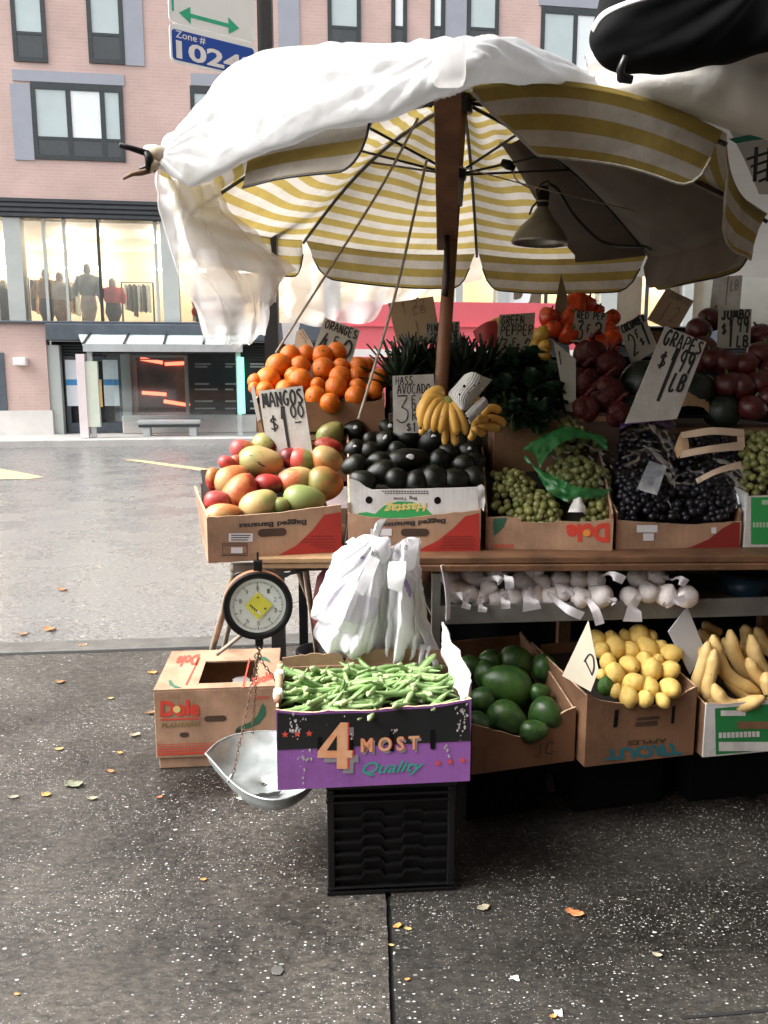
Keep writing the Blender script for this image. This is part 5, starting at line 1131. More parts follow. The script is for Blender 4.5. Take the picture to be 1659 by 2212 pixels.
# --- bottom row: big green avocados, lemons, plantains
BZ = .215
ff1 = frame_z((1018, 1674), (1240, 1643), BZ); w1 = ff1.width
fl_box, fp = pbox('dark brown box of big green avocados low beside the okra', ff1, w1, .40, topline(ff1, [(1018, 1565), (1060, 1575), (1120, 1592), (1135, 1590), (1165, 1570), (1225, 1535), (1240, 1528)], w1, 8, .003), (.15, .165), (.20, .29), M_kraft_dk, M_kraft_dk, ramp=((.03, .06), (.38, .20)))
t = MB(); pen_text(t, ff1, hq(ff1, (1150, 1610), (1200, 1600), (1200, 1625), (1150, 1636)), 'JC', .003); t.obj('pen_mark', M_pink, fp)
fle = frame_z((1262, 1657), (1497, 1630), BZ); wle = fle.width
le_box, fp = pbox('brown apple carton full of yellow lemons with upside down teal lettering', fle, wle, .36, topline(fle, [(1256, 1500), (1290, 1512), (1350, 1522), (1410, 1526), (1460, 1512), (1490, 1490), (1497, 1484)], wle, 9, .003), (.225, .225), (.28, .27), M_kraft_dk, M_kraft_dk, flare=(.03, .0), ramp=((.03, .11), (.34, .24)))
t = MB(); print_text(t, fle, hq(fle, (1310, 1618), (1470, 1603), (1475, 1630), (1306, 1643)), 'TROUT', bold=.04, shear=-.2, flip=True); t.obj('lettering', M_tealink, fp)
t = MB(); print_text(t, fle, hq(fle, (1355, 1600), (1440, 1594), (1440, 1604), (1355, 1610)), 'APPLES', bold=.03, flip=True); t.flat(hq(fle, (1375, 1550), (1425, 1546), (1425, 1553), (1375, 1557)), -.001, fle); t.flat(hq(fle, (1372, 1560), (1420, 1556), (1420, 1566), (1372, 1570)), -.001, fle); t.obj('lettering', pm('dull_brown_ink', (.07, .04, .025), .7, .2, 12), fp)
decal('vent_slot', fp, fle, [hq(fle, (1328, 1534), (1337, 1532), (1333, 1570), (1324, 1572)), hq(fle, (1452, 1525), (1459, 1524), (1456, 1562), (1449, 1563))], M_black)
fpl = frame_z((1518, 1636), (1672, 1622), BZ); wpl = fpl.width + .2
pl_box, fp = pbox('white and green printed carton heaped with ripe plantains', fpl, wpl, .38, [(0, fpl.hit(1514, 1520)[1]), (.06, fpl.hit(1530, 1524)[1]), (wpl, fpl.hit(1514, 1520)[1])], (.17, .17), (.24, .24), M_cwhite, M_kraft_dk, ramp=((.03, .10), (.36, .22)))
decal('green_print', fp, fpl, [[fpl.hit(1546, 1630), (wpl - .01, fpl.hit(1546, 1630)[1]), (wpl - .01, fpl.hit(1546, 1530)[1]), fpl.hit(1544, 1530)]], pm('deep_green_print', (.02, .22, .06), .5, .1, 6))
t = MB()
for (a, b_, c_, d_) in ((1556, 1534, 1610, 1546), (1552, 1602, 1700, 1622)): t.flat(rectq(fpl, a, b_, c_, d_), -.0018, fpl)
[t.flat(rectq(fpl, 1552 + i * 9, 1582 - i * .3, 1559 + i * 9, 1594 - i * .3), -.0018, fpl) for i in range(10)]; t.obj('white_print', M_cwhite, fp)
decal('brown_print', fp, fpl, [rectq(fpl, 1592, 1558, 1700, 1574)], M_kraft_dk, -.0018)
# dark trays they stand on
for k, (fr_, w_) in enumerate(((ff1, w1), (fle, wle), (fpl, wpl))):
    tr = thing('plastic_tray', Vector((fr_.O.x, fr_.O.y, 0)), ['black plastic tray under the box of big green avocados', 'black plastic tray under the lemon carton', 'black plastic tray under the plantain carton'][k], 'tray', 'black trays on the pavement under the low boxes')
    fz_ = Frame(Vector((fr_.O.x, fr_.O.y, 0)), atan2(fr_.X.y, fr_.X.x)); mb = MB(); mb.box(.03, w_ - .03, .11, .36, .001, BZ - .012, fz_); mb.box(.02, w_ - .02, .09, .37, BZ - .0115, BZ - .001, fz_); mb.obj('tray_body', M_tarp, tr, bevel=.004)
mb = MB(); mb.grid(cloth([[G(1160, 1702) + Vector((0, 0, .03)), G(1200, 1690) + Vector((0, 0, .05)), G(1240, 1660) + Vector((0, 0, .07))], [G(1170, 1706), G(1205, 1700) + Vector((0, 0, .03)), G(1238, 1690) + Vector((0, 0, .03))], [G(1180, 1712) + Vector((0, 0, .003)), G(1210, 1712) + Vector((0, 0, .004)), G(1236, 1704) + Vector((0, 0, .004))]], 16, 12, .02, 20)); tag(mb.obj('plastic_scrap', fabric('dull_plastic', (.18, .19, .20), .2, .1), smooth=True), 'crumpled grey plastic scrap on the pavement under the avocado box', 'plastic scrap')
# --- milk crate under the okra box
fk = frame_z((710, 1934), (979, 1922), .0); wk = fk.width; hk = .327; dk = wk
crate = thing('milk_crate', fk.w(wk / 2, dk / 2, 0), 'black plastic milk crate holding up the okra box', 'crate')
mb = MB(); mb.box(0, wk, .010, .014, .01, hk - .02, fk); fpn = mb.obj('front_panel', M_black, crate)
rows_z = [.045, .08, .115, .15, .185, .22]
M_crate = pm('shiny_black_plastic', (.005, .005, .0055), .36, .3, 10, .1, 30, spec=.4)
mb = MB()
segs = [(.0, .26, 0), (.29, .42, .5), (.45, .58, 0), (.61, .73, .5), (.76, 1.0, .25)]
for zz in rows_z:
    for i, (a, b_, s_) in enumerate(segs):
        z = zz + s_ * .034; mb.box(a * wk + .001, b_ * wk - .001, -.002, .0095, z, z + .007, fk)
        if i < len(segs) - 1:
            zn = zz + segs[i + 1][2] * .034; x0, x1 = b_ * wk, segs[i + 1][0] * wk
            mb.add([fk.w(x0, -.002, z), fk.w(x1, -.002, zn), fk.w(x1, .0095, zn), fk.w(x0, .0095, z), fk.w(x0, -.002, z + .007), fk.w(x1, -.002, zn + .007), fk.w(x1, .0095, zn + .007), fk.w(x0, .0095, z + .007)], [(0, 1, 2, 3), (4, 7, 6, 5), (0, 4, 5, 1), (2, 6, 7, 3)])
mb.obj('ledge_rib', M_crate, fpn)
mb = MB()
for nm_, zh in (('lower_rim', ((.0, .012), (.018, .006))), ('upper_rim', ((.268, .006), (hk - .040, .008), (hk - .018, .018)))):
    for z, h in zh: mb = MB(); mb.box(-.004, wk + .004, -.005, .012, z + .0005, z + h, fk); mb.obj(nm_, M_crate, crate, bevel=.002)
for x in (0, wk - .016): mb = MB(); mb.box(x - .002, x + .018, -.0035, .02, .013, hk - .02, fk); mb.obj('corner_post', M_crate, crate, bevel=.003)
for x in (0, wk - .006): mb = MB(); mb.box(x, x + .006, .021, dk, .001, hk - .002, fk); mb.obj('side_panel', M_black, crate)
mb = MB(); mb.box(.007, wk - .007, dk - .006, dk, .001, hk - .002, fk); mb.obj('back_panel', M_black, crate)

# ------------------------------------------------------------------ price cards
M_cardw = pm('off_white_card', (.54, .53, .50), .75, .07, 5, .05, 40); wear(M_cardw, .8, 6); M_cardg = pm('grey_card', (.40, .39, .34), .8, .08, 5); M_cardk = pm('tan_card', (.42, .31, .21), .8, .1, 5); M_ink = pm('marker_ink', (.016, .016, .017), .6, .3, 30); M_fade = pm('faded_ink', (.25, .18, .13), .7, .2, 20)
def card(label, px, Y, lines, mat=None, ink=None, yaw=R(2), tilt=R(8), name='price_card', bend=0):
    mat = mat or M_cardw; ink = ink or M_ink
    cu = sum(p[0] for p in px) / len(px); cv_ = sum(p[1] for p in px) / len(px)
    fr = Frame(P(cu, cv_, Y), yaw, tilt); q = [fr.hit(u, v) for u, v in px]
    r = thing(name, fr.w((q[-1][0] + q[-2][0]) / 2, 0, min(z for _, z in q)), label, 'price card')
    mb = MB(); mb.prism(q, 0, .004, fr); b = mb.obj('card', mat, r)
    if lines:
        t = MB(); q4 = q[:4]
        for k, (txt, a0_, b0_, a1_, b1_, w) in enumerate(lines):
            sub = [bil(q4, a0_, b0_), bil(q4, a1_, b0_), bil(q4, a1_, b1_), bil(q4, a0_, b1_)]
            pen_text(t, fr, sub, txt, w, y=-.0008 - k * .0004, rnd=random.Random(k * 7 + len(txt)))
        t.obj('lettering', ink, b)
    return r
card('white card reading MANGOS and a dollar price behind the mangoes', [(558, 845), (653, 833), (677, 990), (582, 1000)], 2.86, [('MANGOS', .04, .04, .98, .24, .007), ('$', .12, .36, .36, .58, .006), ('1', .30, .26, .74, .99, .0105), ('00', .62, .24, .96, .42, .005), ('-', .66, .46, .90, .52, .005)])
card('tan card reading ORANGES standing at the back of the oranges', [(702, 686), (778, 713), (755, 800), (672, 768)], 3.42, [('ORANGES', .06, .04, .97, .24, .006), ('4', .06, .32, .32, .98, .011), ('F', .40, .36, .56, .56, .005), ('$', .42, .60, .58, .80, .005), ('2', .64, .34, .98, .9, .009)], M_cardg)
card('white card reading HASS AVOCADO beside the yellow banana bunch', [(848, 812), (937, 808), (938, 935), (850, 935)], 2.92, [('HASS', .06, .02, .50, .16, .0035), ('AVOCADO', .10, .16, .92, .32, .0035), ('3', .02, .36, .42, .82, .004), ('F', .44, .36, .58, .50, .0035), ('O', .44, .48, .56, .60, .0035), ('R', .44, .60, .60, .78, .0035), ('$4', .62, .36, .98, .56, .0035), ('$1', .30, .82, .60, .98, .0035)], tilt=R(5))
card('small torn brown card beside the black signpost above the oranges', [(640, 716), (655, 710), (676, 745), (680, 772), (632, 770)], 3.5, [('3 F', .1, .1, .9, .5, .004)], M_cardk, M_fade)
card('big brown price card reading per pound above the pineapple leaves', [(838, 655), (936, 640), (952, 735), (858, 742)], 3.6, [('1', .25, .03, .42, .32, .006), ('22', .5, .02, .8, .2, .006), ('LB', .48, .18, .8, .34, .006), ('1', .48, .5, .6, .95, .006)], M_cardk, M_fade)
card('greenish pineapple card half hidden by the umbrella pole', [(920, 697), (993, 694), (993, 740), (922, 742)], 3.32, [('PINEAPPLE', .02, .1, .98, .45, .0045), ('2', .1, .5, .3, .95, .005), ('99', .6, .5, .95, .95, .005)], pm('green_grey_card', (.27, .29, .26), .8, .08, 5))
card('grey card reading GREEN PEPPER with a notched top', [(1079, 680), (1156, 675), (1150, 776), (1070, 772)], 3.24, [('GREEN', .06, .05, .72, .23, .0045), ('PEPPER', .06, .27, .98, .48, .0045), ('3', .08, .58, .32, .92, .005), ('F', .42, .56, .55, .72, .004), ('$', .52, .66, .66, .84, .004), ('2', .72, .56, .98, .98, .006)], M_cardg)
card('narrow pointed brown card seen edge on above the red peppers', [(1212, 590), (1226, 642), (1218, 742), (1196, 738), (1200, 655)], 3.25, [], pm('brown_stake', (.26, .19, .13), .8, .2, 9))
card('grey card reading RED PEP in front of the red peppers', [(1243, 671), (1311, 676), (1304, 742), (1234, 738)], 3.18, [('RED PEP', .06, .02, .96, .24, .005), ('3', .08, .32, .36, .92, .007), ('F', .42, .45, .56, .70, .005), ('2', .62, .32, .94, .92, .007)], M_cardg)
card('tilted grey card reading CUCUMBER between two taller cards', [(1337, 704), (1390, 677), (1422, 752), (1365, 790)], 3.12, [('CUCUMBER', .04, .02, .98, .2, .006), ('2', .1, .3, .42, .82, .007), ('F', .45, .3, .6, .5, .005), ('$', .5, .52, .66, .72, .005), ('1', .7, .25, .9, .8, .008)], M_cardg)
card('pale faded card leaning at the very back of the stall', [(1440, 622), (1499, 650), (1460, 718), (1398, 690)], 3.5, [('TOMATO', .2, .02, .9, .2, .005), ('1', .3, .3, .45, .9, .005), ('2', .55, .35, .8, .8, .005)], M_cardk, M_fade)
card('large tilted white card reading GRAPES and a price per pound', [(1437, 704), (1526, 739), (1462, 905), (1350, 915)], 2.84, [('GRAPES', .08, .02, .98, .17, .0075), ('$', .14, .24, .34, .42, .008), ('1', .36, .18, .62, .78, .013), ('99', .56, .17, .92, .42, .009), ('LB', .58, .44, .90, .64, .009)])
card('narrow blank grey card leaning beside the dark green peppers', [(1197, 738), (1244, 776), (1244, 892), (1222, 886)], 2.98, [('1', .1, .1, .3, .3, .005)], M_cardg)
card('grey card with a price per pound above the tomatoes', [(1553, 670), (1624, 667), (1620, 752), (1549, 752)], 3.08, [('JUMBO', .06, .02, .96, .24, .007), ('$', .08, .36, .28, .66, .007), ('1', .3, .26, .52, .98, .010), ('99', .54, .2, .94, .6, .008), ('LB', .56, .68, .94, .96, .007)], M_cardg)
card('tall pale card standing behind the tomatoes under the umbrella edge', [(1541, 600), (1604, 594), (1596, 700), (1530, 700)], 3.5, [('1', .45, .0, .6, .6, .005), ('LB', .6, .1, .9, .3, .004)], M_cardw, M_fade)
card('cream card leaning at the near corner of the lemon carton', [(1214, 1460), (1271, 1340), (1293, 1448), (1276, 1494)], 2.36, [('D', .45, .45, .95, .85, .004)], pm('cream_card', (.66, .60, .47), .75, .1, 5), yaw=R(-20))
card('grey white card leaning at the far corner of the lemon carton', [(1485, 1311), (1522, 1402), (1491, 1457), (1444, 1364)], 2.56, [], pm('blue_white_card', (.60, .62, .66), .75, .06, 5), yaw=R(15))
bxr = thing('brown_carton', P(1440, 745, 3.4), 'long brown carton at the back between the faded card and the tomatoes', 'box')
fq = Frame(P(1400, 748, 3.35), R(4)); mb = MB(); mb.box(0, .17, 0, .2, -.02, .075, fq); mb.obj('carton_body', M_kraft_dk, bxr, bevel=.003)
mb = MB(); mb.box(.0, .16, -.004, -.001, .06, .072, fq); mb.obj('dark_strip', M_black, bxr)
# ------------------------------------------------------------------ produce materials
def fruit_mat(name, c1, c2, rough=.4, bump=.1, bscale=120, thr=(.35, .65), nscale=3.0, speck=None, axis=None, spec=.5, coat=0, sss=.0, rand=.12):
    """skin with a soft patch of second colour, small specks, and a little difference between individuals"""
    m, nt, b = newmat(name); L = nt.links.new
    tc = N(nt, 'ShaderNodeTexCoord'); oi = N(nt, 'ShaderNodeObjectInfo')
    off = N(nt, 'ShaderNodeVectorMath', operation='ADD'); L(tc.outputs['Object'], off.inputs[0])
    cm = N(nt, 'ShaderNodeCombineXYZ'); ml = N(nt, 'ShaderNodeMath', operation='MULTIPLY'); ml.inputs[1].default_value = 37; L(oi.outputs['Random'], ml.inputs[0])
    for i in range(3): L(ml.outputs[0], cm.inputs[i])
    L(cm.outputs[0], off.inputs[1])
    no = N(nt, 'ShaderNodeTexNoise', Scale=nscale, Detail=3.0, Roughness=.5); L(off.outputs[0], no.inputs['Vector'])
    fac = no.outputs['Fac']
    if axis:
        dt = N(nt, 'ShaderNodeVectorMath', operation='DOT_PRODUCT'); dt.inputs[1].default_value = axis; L(tc.outputs['Object'], dt.inputs[0])
        ad = N(nt, 'ShaderNodeMath', operation='ADD'); L(dt.outputs['Value'], ad.inputs[0]); L(fac, ad.inputs[1]); fac = ad.outputs[0]
    ra = N(nt, 'ShaderNodeValToRGB'); ra.color_ramp.elements[0].color = c4(c1); ra.color_ramp.elements[1].color = c4(c2); ra.color_ramp.elements[0].position = thr[0]; ra.color_ramp.elements[1].position = thr[1]; L(fac, ra.inputs['Fac'])
    last = ra.outputs['Color']
    hv = N(nt, 'ShaderNodeHueSaturation'); mr = N(nt, 'ShaderNodeMapRange'); mr.inputs['To Min'].default_value = 1 - rand; mr.inputs['To Max'].default_value = 1 + rand; L(oi.outputs['Random'], mr.inputs['Value']); L(mr.outputs[0], hv.inputs['Value']); L(last, hv.inputs['Color']); last = hv.outputs['Color']
    if speck:
        vo = N(nt, 'ShaderNodeTexVoronoi', Scale=speck[0]); L(off.outputs[0], vo.inputs['Vector'])
        lt_ = N(nt, 'ShaderNodeMath', operation='LESS_THAN'); lt_.inputs[1].default_value = speck[1]; L(vo.outputs['Distance'], lt_.inputs[0])
        mk = N(nt, 'ShaderNodeMath', operation='MULTIPLY'); mk.inputs[1].default_value = .55; L(lt_.outputs[0], mk.inputs[0])
        mx = N(nt, 'ShaderNodeMixRGB'); mx.inputs['Color2'].default_value = c4(speck[2]); L(mk.outputs[0], mx.inputs['Fac']); L(last, mx.inputs['Color1']); last = mx.outputs['Color']
    L(last, b.inputs['Base Color']); b.inputs['Roughness'].default_value = rough; b.inputs['Specular IOR Level'].default_value = spec
    if coat: b.inputs['Coat Weight'].default_value = coat; b.inputs['Coat Roughness'].default_value = .2
    if sss: b.inputs['Subsurface Weight'].default_value = sss; b.inputs['Subsurface Radius'].default_value = (.3, .15, .05); b.inputs['Subsurface Scale'].default_value = .1
    n2 = N(nt, 'ShaderNodeTexNoise', Scale=bscale, Detail=3.0); L(off.outputs[0], n2.inputs['Vector'])
    bp = N(nt, 'ShaderNodeBump', Strength=bump, Distance=.05); L(n2.outputs['Fac'], bp.inputs['Height']); L(bp.outputs['Normal'], b.inputs['Normal'])
    return m
M_stem = pm('dry_stem', (.10, .065, .035), .8, .3, 30); M_gstem = pm('green_stem', (.06, .10, .025), .7, .2, 20)
# unit-radius base meshes (radius 1), scaled by the object
def ball_mesh(name, m, fn=None, n=24):
    mb = MB(); mb.ball((0, 0, 0), 1, n)
    if fn: mb.v = [Vector(fn(p)) for p in mb.v]
    return mb.mesh(name, m)
def orange_fn(seed):
    def f(p):
        d = 1 + .03 * noise.noise(p * 1.4 + Vector((seed, 0, 0))); d -= .10 * max(0, p.z - .90) / .1 * .6
        return (p.x * d, p.y * d, p.z * d * .96)
    return f
M_or = fruit_mat('orange_skin', (.60, .125, .006), (.68, .175, .010), .40, .22, 34, rand=.12, spec=.4)
orange_me = [ball_mesh('orange', M_or, orange_fn(s)) for s in (0, 5, 9)]
cal = MB(); cal.ball((0, 0, .90), (.085, .085, .05), 8); calyx_me = cal.mesh('calyx', M_gstem)
GROW = 1.1
def pile(fr, u, v, rpx, push=.25):
    x, z = fr.hit(u, v); p = fr.w(x, 0, z); r = rpx * MPP(p) * GROW; return p + fr.Y * r * push, r
rnd = random.Random(3)
def rrot(): return (rnd.uniform(0, 6.28), rnd.uniform(0, 6.28), rnd.uniform(0, 6.28))
# oranges
pf = Frame(P(700, 868, OY + .01), R(5), R(55))
def tz2(zx, zy): return 530.9 + zx * .34, 597.3 + zy * .34
rows = {'top': [(578, 468, 60), (487, 492, 66), (385, 480, 54), (282, 487, 62)], 'second': [(208, 555, 78), (345, 557, 62), (490, 572, 68), (605, 560, 50), (720, 562, 62), (775, 555, 46)],
        'third': [(140, 642, 75), (305, 622, 56), (345, 648, 75), (600, 627, 68), (710, 622, 55), (845, 637, 62)], 'fourth': [(60, 655, 46), (455, 678, 46), (575, 692, 70), (712, 692, 55), (815, 712, 55)],
        'bottom': [(120, 712, 54), (52, 700, 36), (255, 712, 65), (442, 747, 62), (535, 790, 60), (700, 748, 66)]}
for rn, lst in rows.items():
    for k, (zx, zy, r_) in enumerate(sorted(lst)):
        u, v = tz2(zx, zy); p, r = pile(pf, u, v, r_ * .34)
        o = put('orange', orange_me[k % 3], p, rrot(), r, f'{ORD[k]} orange from the left in the {rn} row of the orange heap', 'orange', 'oranges heaped in the upper brown box')
        put('calyx', calyx_me, (0, 0, 0), None, 1, parent=o)
# mangoes: a bean-shaped ovoid, long axis x
def mango_fn(seed):
    def f(p):
        x, y, z = p; k = 1 - .16 * x
        d = .035 * noise.noise(p * 1.3 + Vector((seed, 3, 0)))
        return (x * (1 + d), y * k * (1 + d), (z * k + .10 * x * x - .03) * (1 + d))
    return f
YG, CRM, RED, ORG, PNK, DRD, LGR, OLV = (.27, .26, .085), (.46, .31, .13), (.34, .026, .022), (.46, .16, .05), (.38, .065, .06), (.11, .014, .016), (.22, .27, .09), (.20, .175, .05)
def mmat(a, b_, ax, thr=(.38, .66)): return fruit_mat('mango_skin', a, b_, .40, .10, 26, thr, 2.0, (21, .13, (.26, .16, .06)), ax, rand=.06, spec=.4)
mstem = MB(); mstem.lathe([(0, .0), (.09, .0), (.07, .06), (.05, .10), (.0, .11)], 8, Matrix.Translation((.93, 0, .07)) @ Matrix.Rotation(pi / 2, 4, 'Y')); mstem_me = mstem.mesh('stem', M_stem)
mf_ = Frame(P(590, 1108, fm.O.y + .07), R(10), R(61))
MG = [(475, 690, 125, 90, -10, PNK, ORG, (.45, 0, .1), 'red mango blushing orange at the back left of the mango heap'),
 (740, 650, 150, 105, -25, YG, DRD, (.55, 0, 0), 'green mango with a dark red end just below the mango card'),
 (310, 842, 95, 62, -20, PNK, RED, (.2, 0, 0), 'small pink red mango peeping out at the far left of the heap'),
 (405, 815, 70, 56, 10, PNK, ORG, (.2, 0, 0), 'pink mango tucked under the scarred yellow green one'),
 (662, 810, 207, 140, -6, YG, CRM, (.3, 0, .2), 'large yellow green mango with a black scar on its side'),
 (1082, 655, 128, 78, 5, LGR, YG, (.2, 0, .1), 'pale green mango right below the foot of the mango card'),
 (1420, 515, 135, 105, 38, LGR, OLV, (.2, 0, .1), 'green mango standing up in the back corner by the avocado box'),
 (1390, 660, 130, 85, -8, (.42, .10, .06), RED, (.2, 0, 0), 'dull red mango under the green one in the back corner'),
 (1372, 800, 150, 130, -15, ORG, CRM, (.1, 0, .4), 'round orange mango beside the avocado box wall'),
 (980, 775, 100, 90, 0, DRD, RED, (.2, 0, 0), 'dark red mango in the shadow beside the half red half green one'),
 (1112, 800, 130, 106, -12, (.48, .08, .06), LGR, (.8, 0, .1), 'half red half green mango in the middle of the heap'),
 (150, 1005, 70, 105, 0, ORG, RED, (.0, 0, -.5), 'orange mango standing against the left side of the box'),
 (345, 1005, 170, 130, 25, CRM, ORG, (.5, 0, .2), 'yellow orange mango leaning on the left of the heap'),
 (750, 1062, 135, 95, 0, DRD, RED, (.0, 0, .4), 'dark red mango in the centre hollow of the heap'),
 (1045, 1012, 172, 122, 15, (.50, .13, .06), CRM, (.5, 0, .1), 'large mango fading from red to tan in the centre right'),
 (1355, 1042, 168, 148, -20, OLV, ORG, (.3, 0, .1), 'broad olive green mango against the right side of the box'),
 (190, 1242, 118, 95, 5, RED, PNK, (.2, 0, .2), 'red mango with a dark stem end low at the left of the box'),
 (440, 1140, 190, 148, 58, RED, ORG, (.0, 0, .3), 'big bright red mango tilted at the front left'),
 (255, 1385, 162, 98, 5, CRM, ORG, (.4, 0, -.1), 'orange yellow mango in the front left corner of the box'),
 (645, 1282, 182, 142, 28, CRM, YG, (.3, 0, -.3), 'cream yellow mango lying at the front edge of the box'),
 (885, 1292, 85, 72, 0, LGR, YG, (.2, 0, .1), 'small light green mango squeezed in at the front edge'),
 (1135, 1215, 192, 125, -8, LGR, YG, (.2, 0, -.2), 'large light green mango at the front right of the box')]
mango_data = [None]
base_m = [MB() for _ in range(3)]
for s_, q in enumerate(base_m): q.ball((0, 0, 0), 1, 28); f_ = mango_fn(s_ * 4.1); q.v = [Vector(f_(p)) for p in q.v]
for k, (zx, zy, a, b_, ang, c1, c2, ax, lb) in enumerate(MG):
    u, v = 431.3 + zx * .2, 829.5 + zy * .2; p, r = pile(mf_, u, v, b_ * .232, .25); ra_ = a * .244 * MPP(p)
    me = base_m[k % 3].mesh('mango', mmat(c1, c2, ax))
    o = put('mango', me, p, Matrix.Rotation(R(10), 3, 'Z') @ Matrix.Rotation(R(-ang), 3, 'Y') @ Matrix.Rotation(rnd.uniform(-.2, .2), 3, 'Z'), (ra_, (ra_ + r) / 2 * .9, r), lb, 'mango', 'mangoes heaped in the corner box')
    put('stem', mstem_me, (0, 0, 0), None, 1, parent=o)
    if k == 4:
        t = MB(); fr_ = Frame((0, 0, 0)); 
        for (x_, z_, w_, h_, a_) in ((.02, .08, .11, .05, .5), (.12, -.03, .13, .04, .35), (.22, -.10, .10, .035, -.2), (-.35, .45, .10, .02, -.1), (.15, .5, .06, .03, .8)):
            pts = []
            for j in range(9):
                aa = 2 * pi * j / 8; xx = x_ + w_ * cos(aa) * cos(a_) - h_ * sin(aa) * sin(a_); zz = z_ - w_ * cos(aa) * sin(a_) * .6 + h_ * sin(aa); yy = -math.sqrt(max(.05, 1 - xx * xx - zz * zz)) * (1 - .16 * xx) * 1.015; pts.append((xx, yy, zz))
            t.add(pts[:8], [tuple(range(8))])
        put('scar', t.mesh('scar', M_pink), (0, 0, 0), None, 1, parent=o)
# black avocados
def avo_fn(seed):
    def f(p):
        x, y, z = p; k = 1 - .22 * x; d = .03 * noise.noise(p * 1.5 + Vector((seed, 0, 2))); return (x * (1.12 + d), y * k, z * k)
    return f
M_bavo = fruit_mat('black_avocado_skin', (.0025, .003, .0025), (.006, .009, .005), .33, .16, 16, nscale=4, rand=.3, spec=.42)
avo_me = [ball_mesh('black_avocado', M_bavo, avo_fn(s)) for s in (0, 6)]
navel = MB(); navel.ball((1.08, 0, 0), (.05, .09, .09), 8); navel_me = navel.mesh('stem', M_stem)
af = Frame(P(895, 1050, fa.O.y + .035), R(2), R(70))
rows = {'back': [(160, 600, 100, 90), (500, 580, 105, 80), (330, 690, 75, 70), (450, 695, 80, 100), (690, 660, 140, 105), (920, 700, 125, 115), (1180, 715, 90, 85), (1340, 715, 85, 80)],
        'middle': [(160, 790, 95, 85), (300, 800, 90, 80), (590, 795, 85, 75), (690, 885, 190, 100), (1090, 810, 90, 80), (1010, 895, 100, 95), (1270, 805, 90, 85), (400, 900, 95, 85), (1360, 900, 80, 85), (1230, 930, 95, 90)],
        'front': [(160, 950, 115, 100), (430, 1010, 135, 105), (245, 1095, 120, 95), (600, 1085, 120, 95), (785, 1110, 105, 105), (965, 1090, 140, 122), (1160, 1085, 125, 105), (1325, 1060, 100, 100)]}
stk = MB(); stk.ball((0, 0, 0), (.2, .04, .26), 12); stk_me = stk.mesh('sticker', M_label)
for rn, lst in rows.items():
    for k, (zx, zy, a, b_) in enumerate(sorted(lst)):
        u, v = 729.9 + zx * .22, 796.3 + zy * .22; p, r = pile(af, u, v, b_ * .235, .1); ra_ = a * .235 * MPP(p)
        rz3 = rnd.uniform(-.6, .6) if abs(a - b_) < 30 else -.15
        o = put('black_avocado', avo_me[k % 2], p, Matrix.Rotation(rz3, 3, 'Y') @ Matrix.Rotation(rnd.choice([0, pi]), 3, 'Z'), (ra_, r * .95, r), f'{ORD[k]} black avocado from the left in the {rn} row of its box', 'avocado', 'black avocados in the white lined box')
        put('stem', navel_me, (0, 0, 0), None, 1, parent=o)
        if (zx, zy) in ((500, 580), (920, 700), (690, 885), (1270, 805), (160, 600), (160, 790), (450, 695)):
            m4 = o.rotation_euler.to_matrix().inverted(); dv = m4 @ (Vector((.12, -.82, .30)) * r); put('sticker', stk_me, (dv.x / ra_ * 1.12, dv.y / (r * .95) * 1.08, dv.z / r * 1.08), None, 1, parent=o)
# big green avocados
M_gavo = fruit_mat('green_avocado_skin', (.020, .062, .018), (.055, .125, .022), .30, .12, 30, nscale=2, rand=.15, spec=.55, speck=(24, .09, (.12, .18, .05)))
gavo_me = [ball_mesh('green_avocado', M_gavo, avo_fn(s)) for s in (2, 8)]
gf = Frame(P(1120, 1575, ff1.O.y + .05), R(4), R(66))
GA = [(485, 532, 90, 66, -15, 'bright green avocado topmost in the low brown box'), (430, 642, 125, 92, -25, 'largest dark green avocado in the middle of the low box'), (440, 805, 105, 75, -35, 'light green avocado lying lowest at the front of the low box'),
      (612, 782, 82, 76, 40, 'green avocado touching the right wall of the low box'), (588, 680, 52, 40, 10, 'small green avocado above the one by the right wall'), (270, 560, 62, 52, 0, 'dark green avocado behind the torn white flap'), (335, 600, 55, 70, 20, 'shadowed green avocado next to the torn white flap'),
      (310, 720, 70, 60, 10, 'dark avocado beside the okra box corner'), (612, 560, 62, 60, 0, 'dark green avocado in the back right of the low box'), (350, 530, 55, 50, 0, 'dark avocado at the very back of the low box'), (300, 830, 65, 60, 0, 'dark avocado low beside the purple box side'), (560, 860, 70, 50, 10, 'shadowed avocado under the two light green ones')]
for k, (zx, zy, a, b_, ang, lb) in enumerate(GA):
    u, v = 895.8 + zx * .46, 1181 + zy * .46; p, r = pile(gf, u, v, b_ * .46, .15); ra_ = a * .46 * MPP(p) / 1.1
    o = put('green_avocado', gavo_me[k % 2], p, Matrix.Rotation(R(-ang), 3, 'Y') @ Matrix.Rotation(rnd.choice([0, pi]), 3, 'Z'), (ra_, r * .95, r), lb, 'avocado', 'big green avocados in the low box'); put('stem', navel_me, (0, 0, 0), None, 1, parent=o)
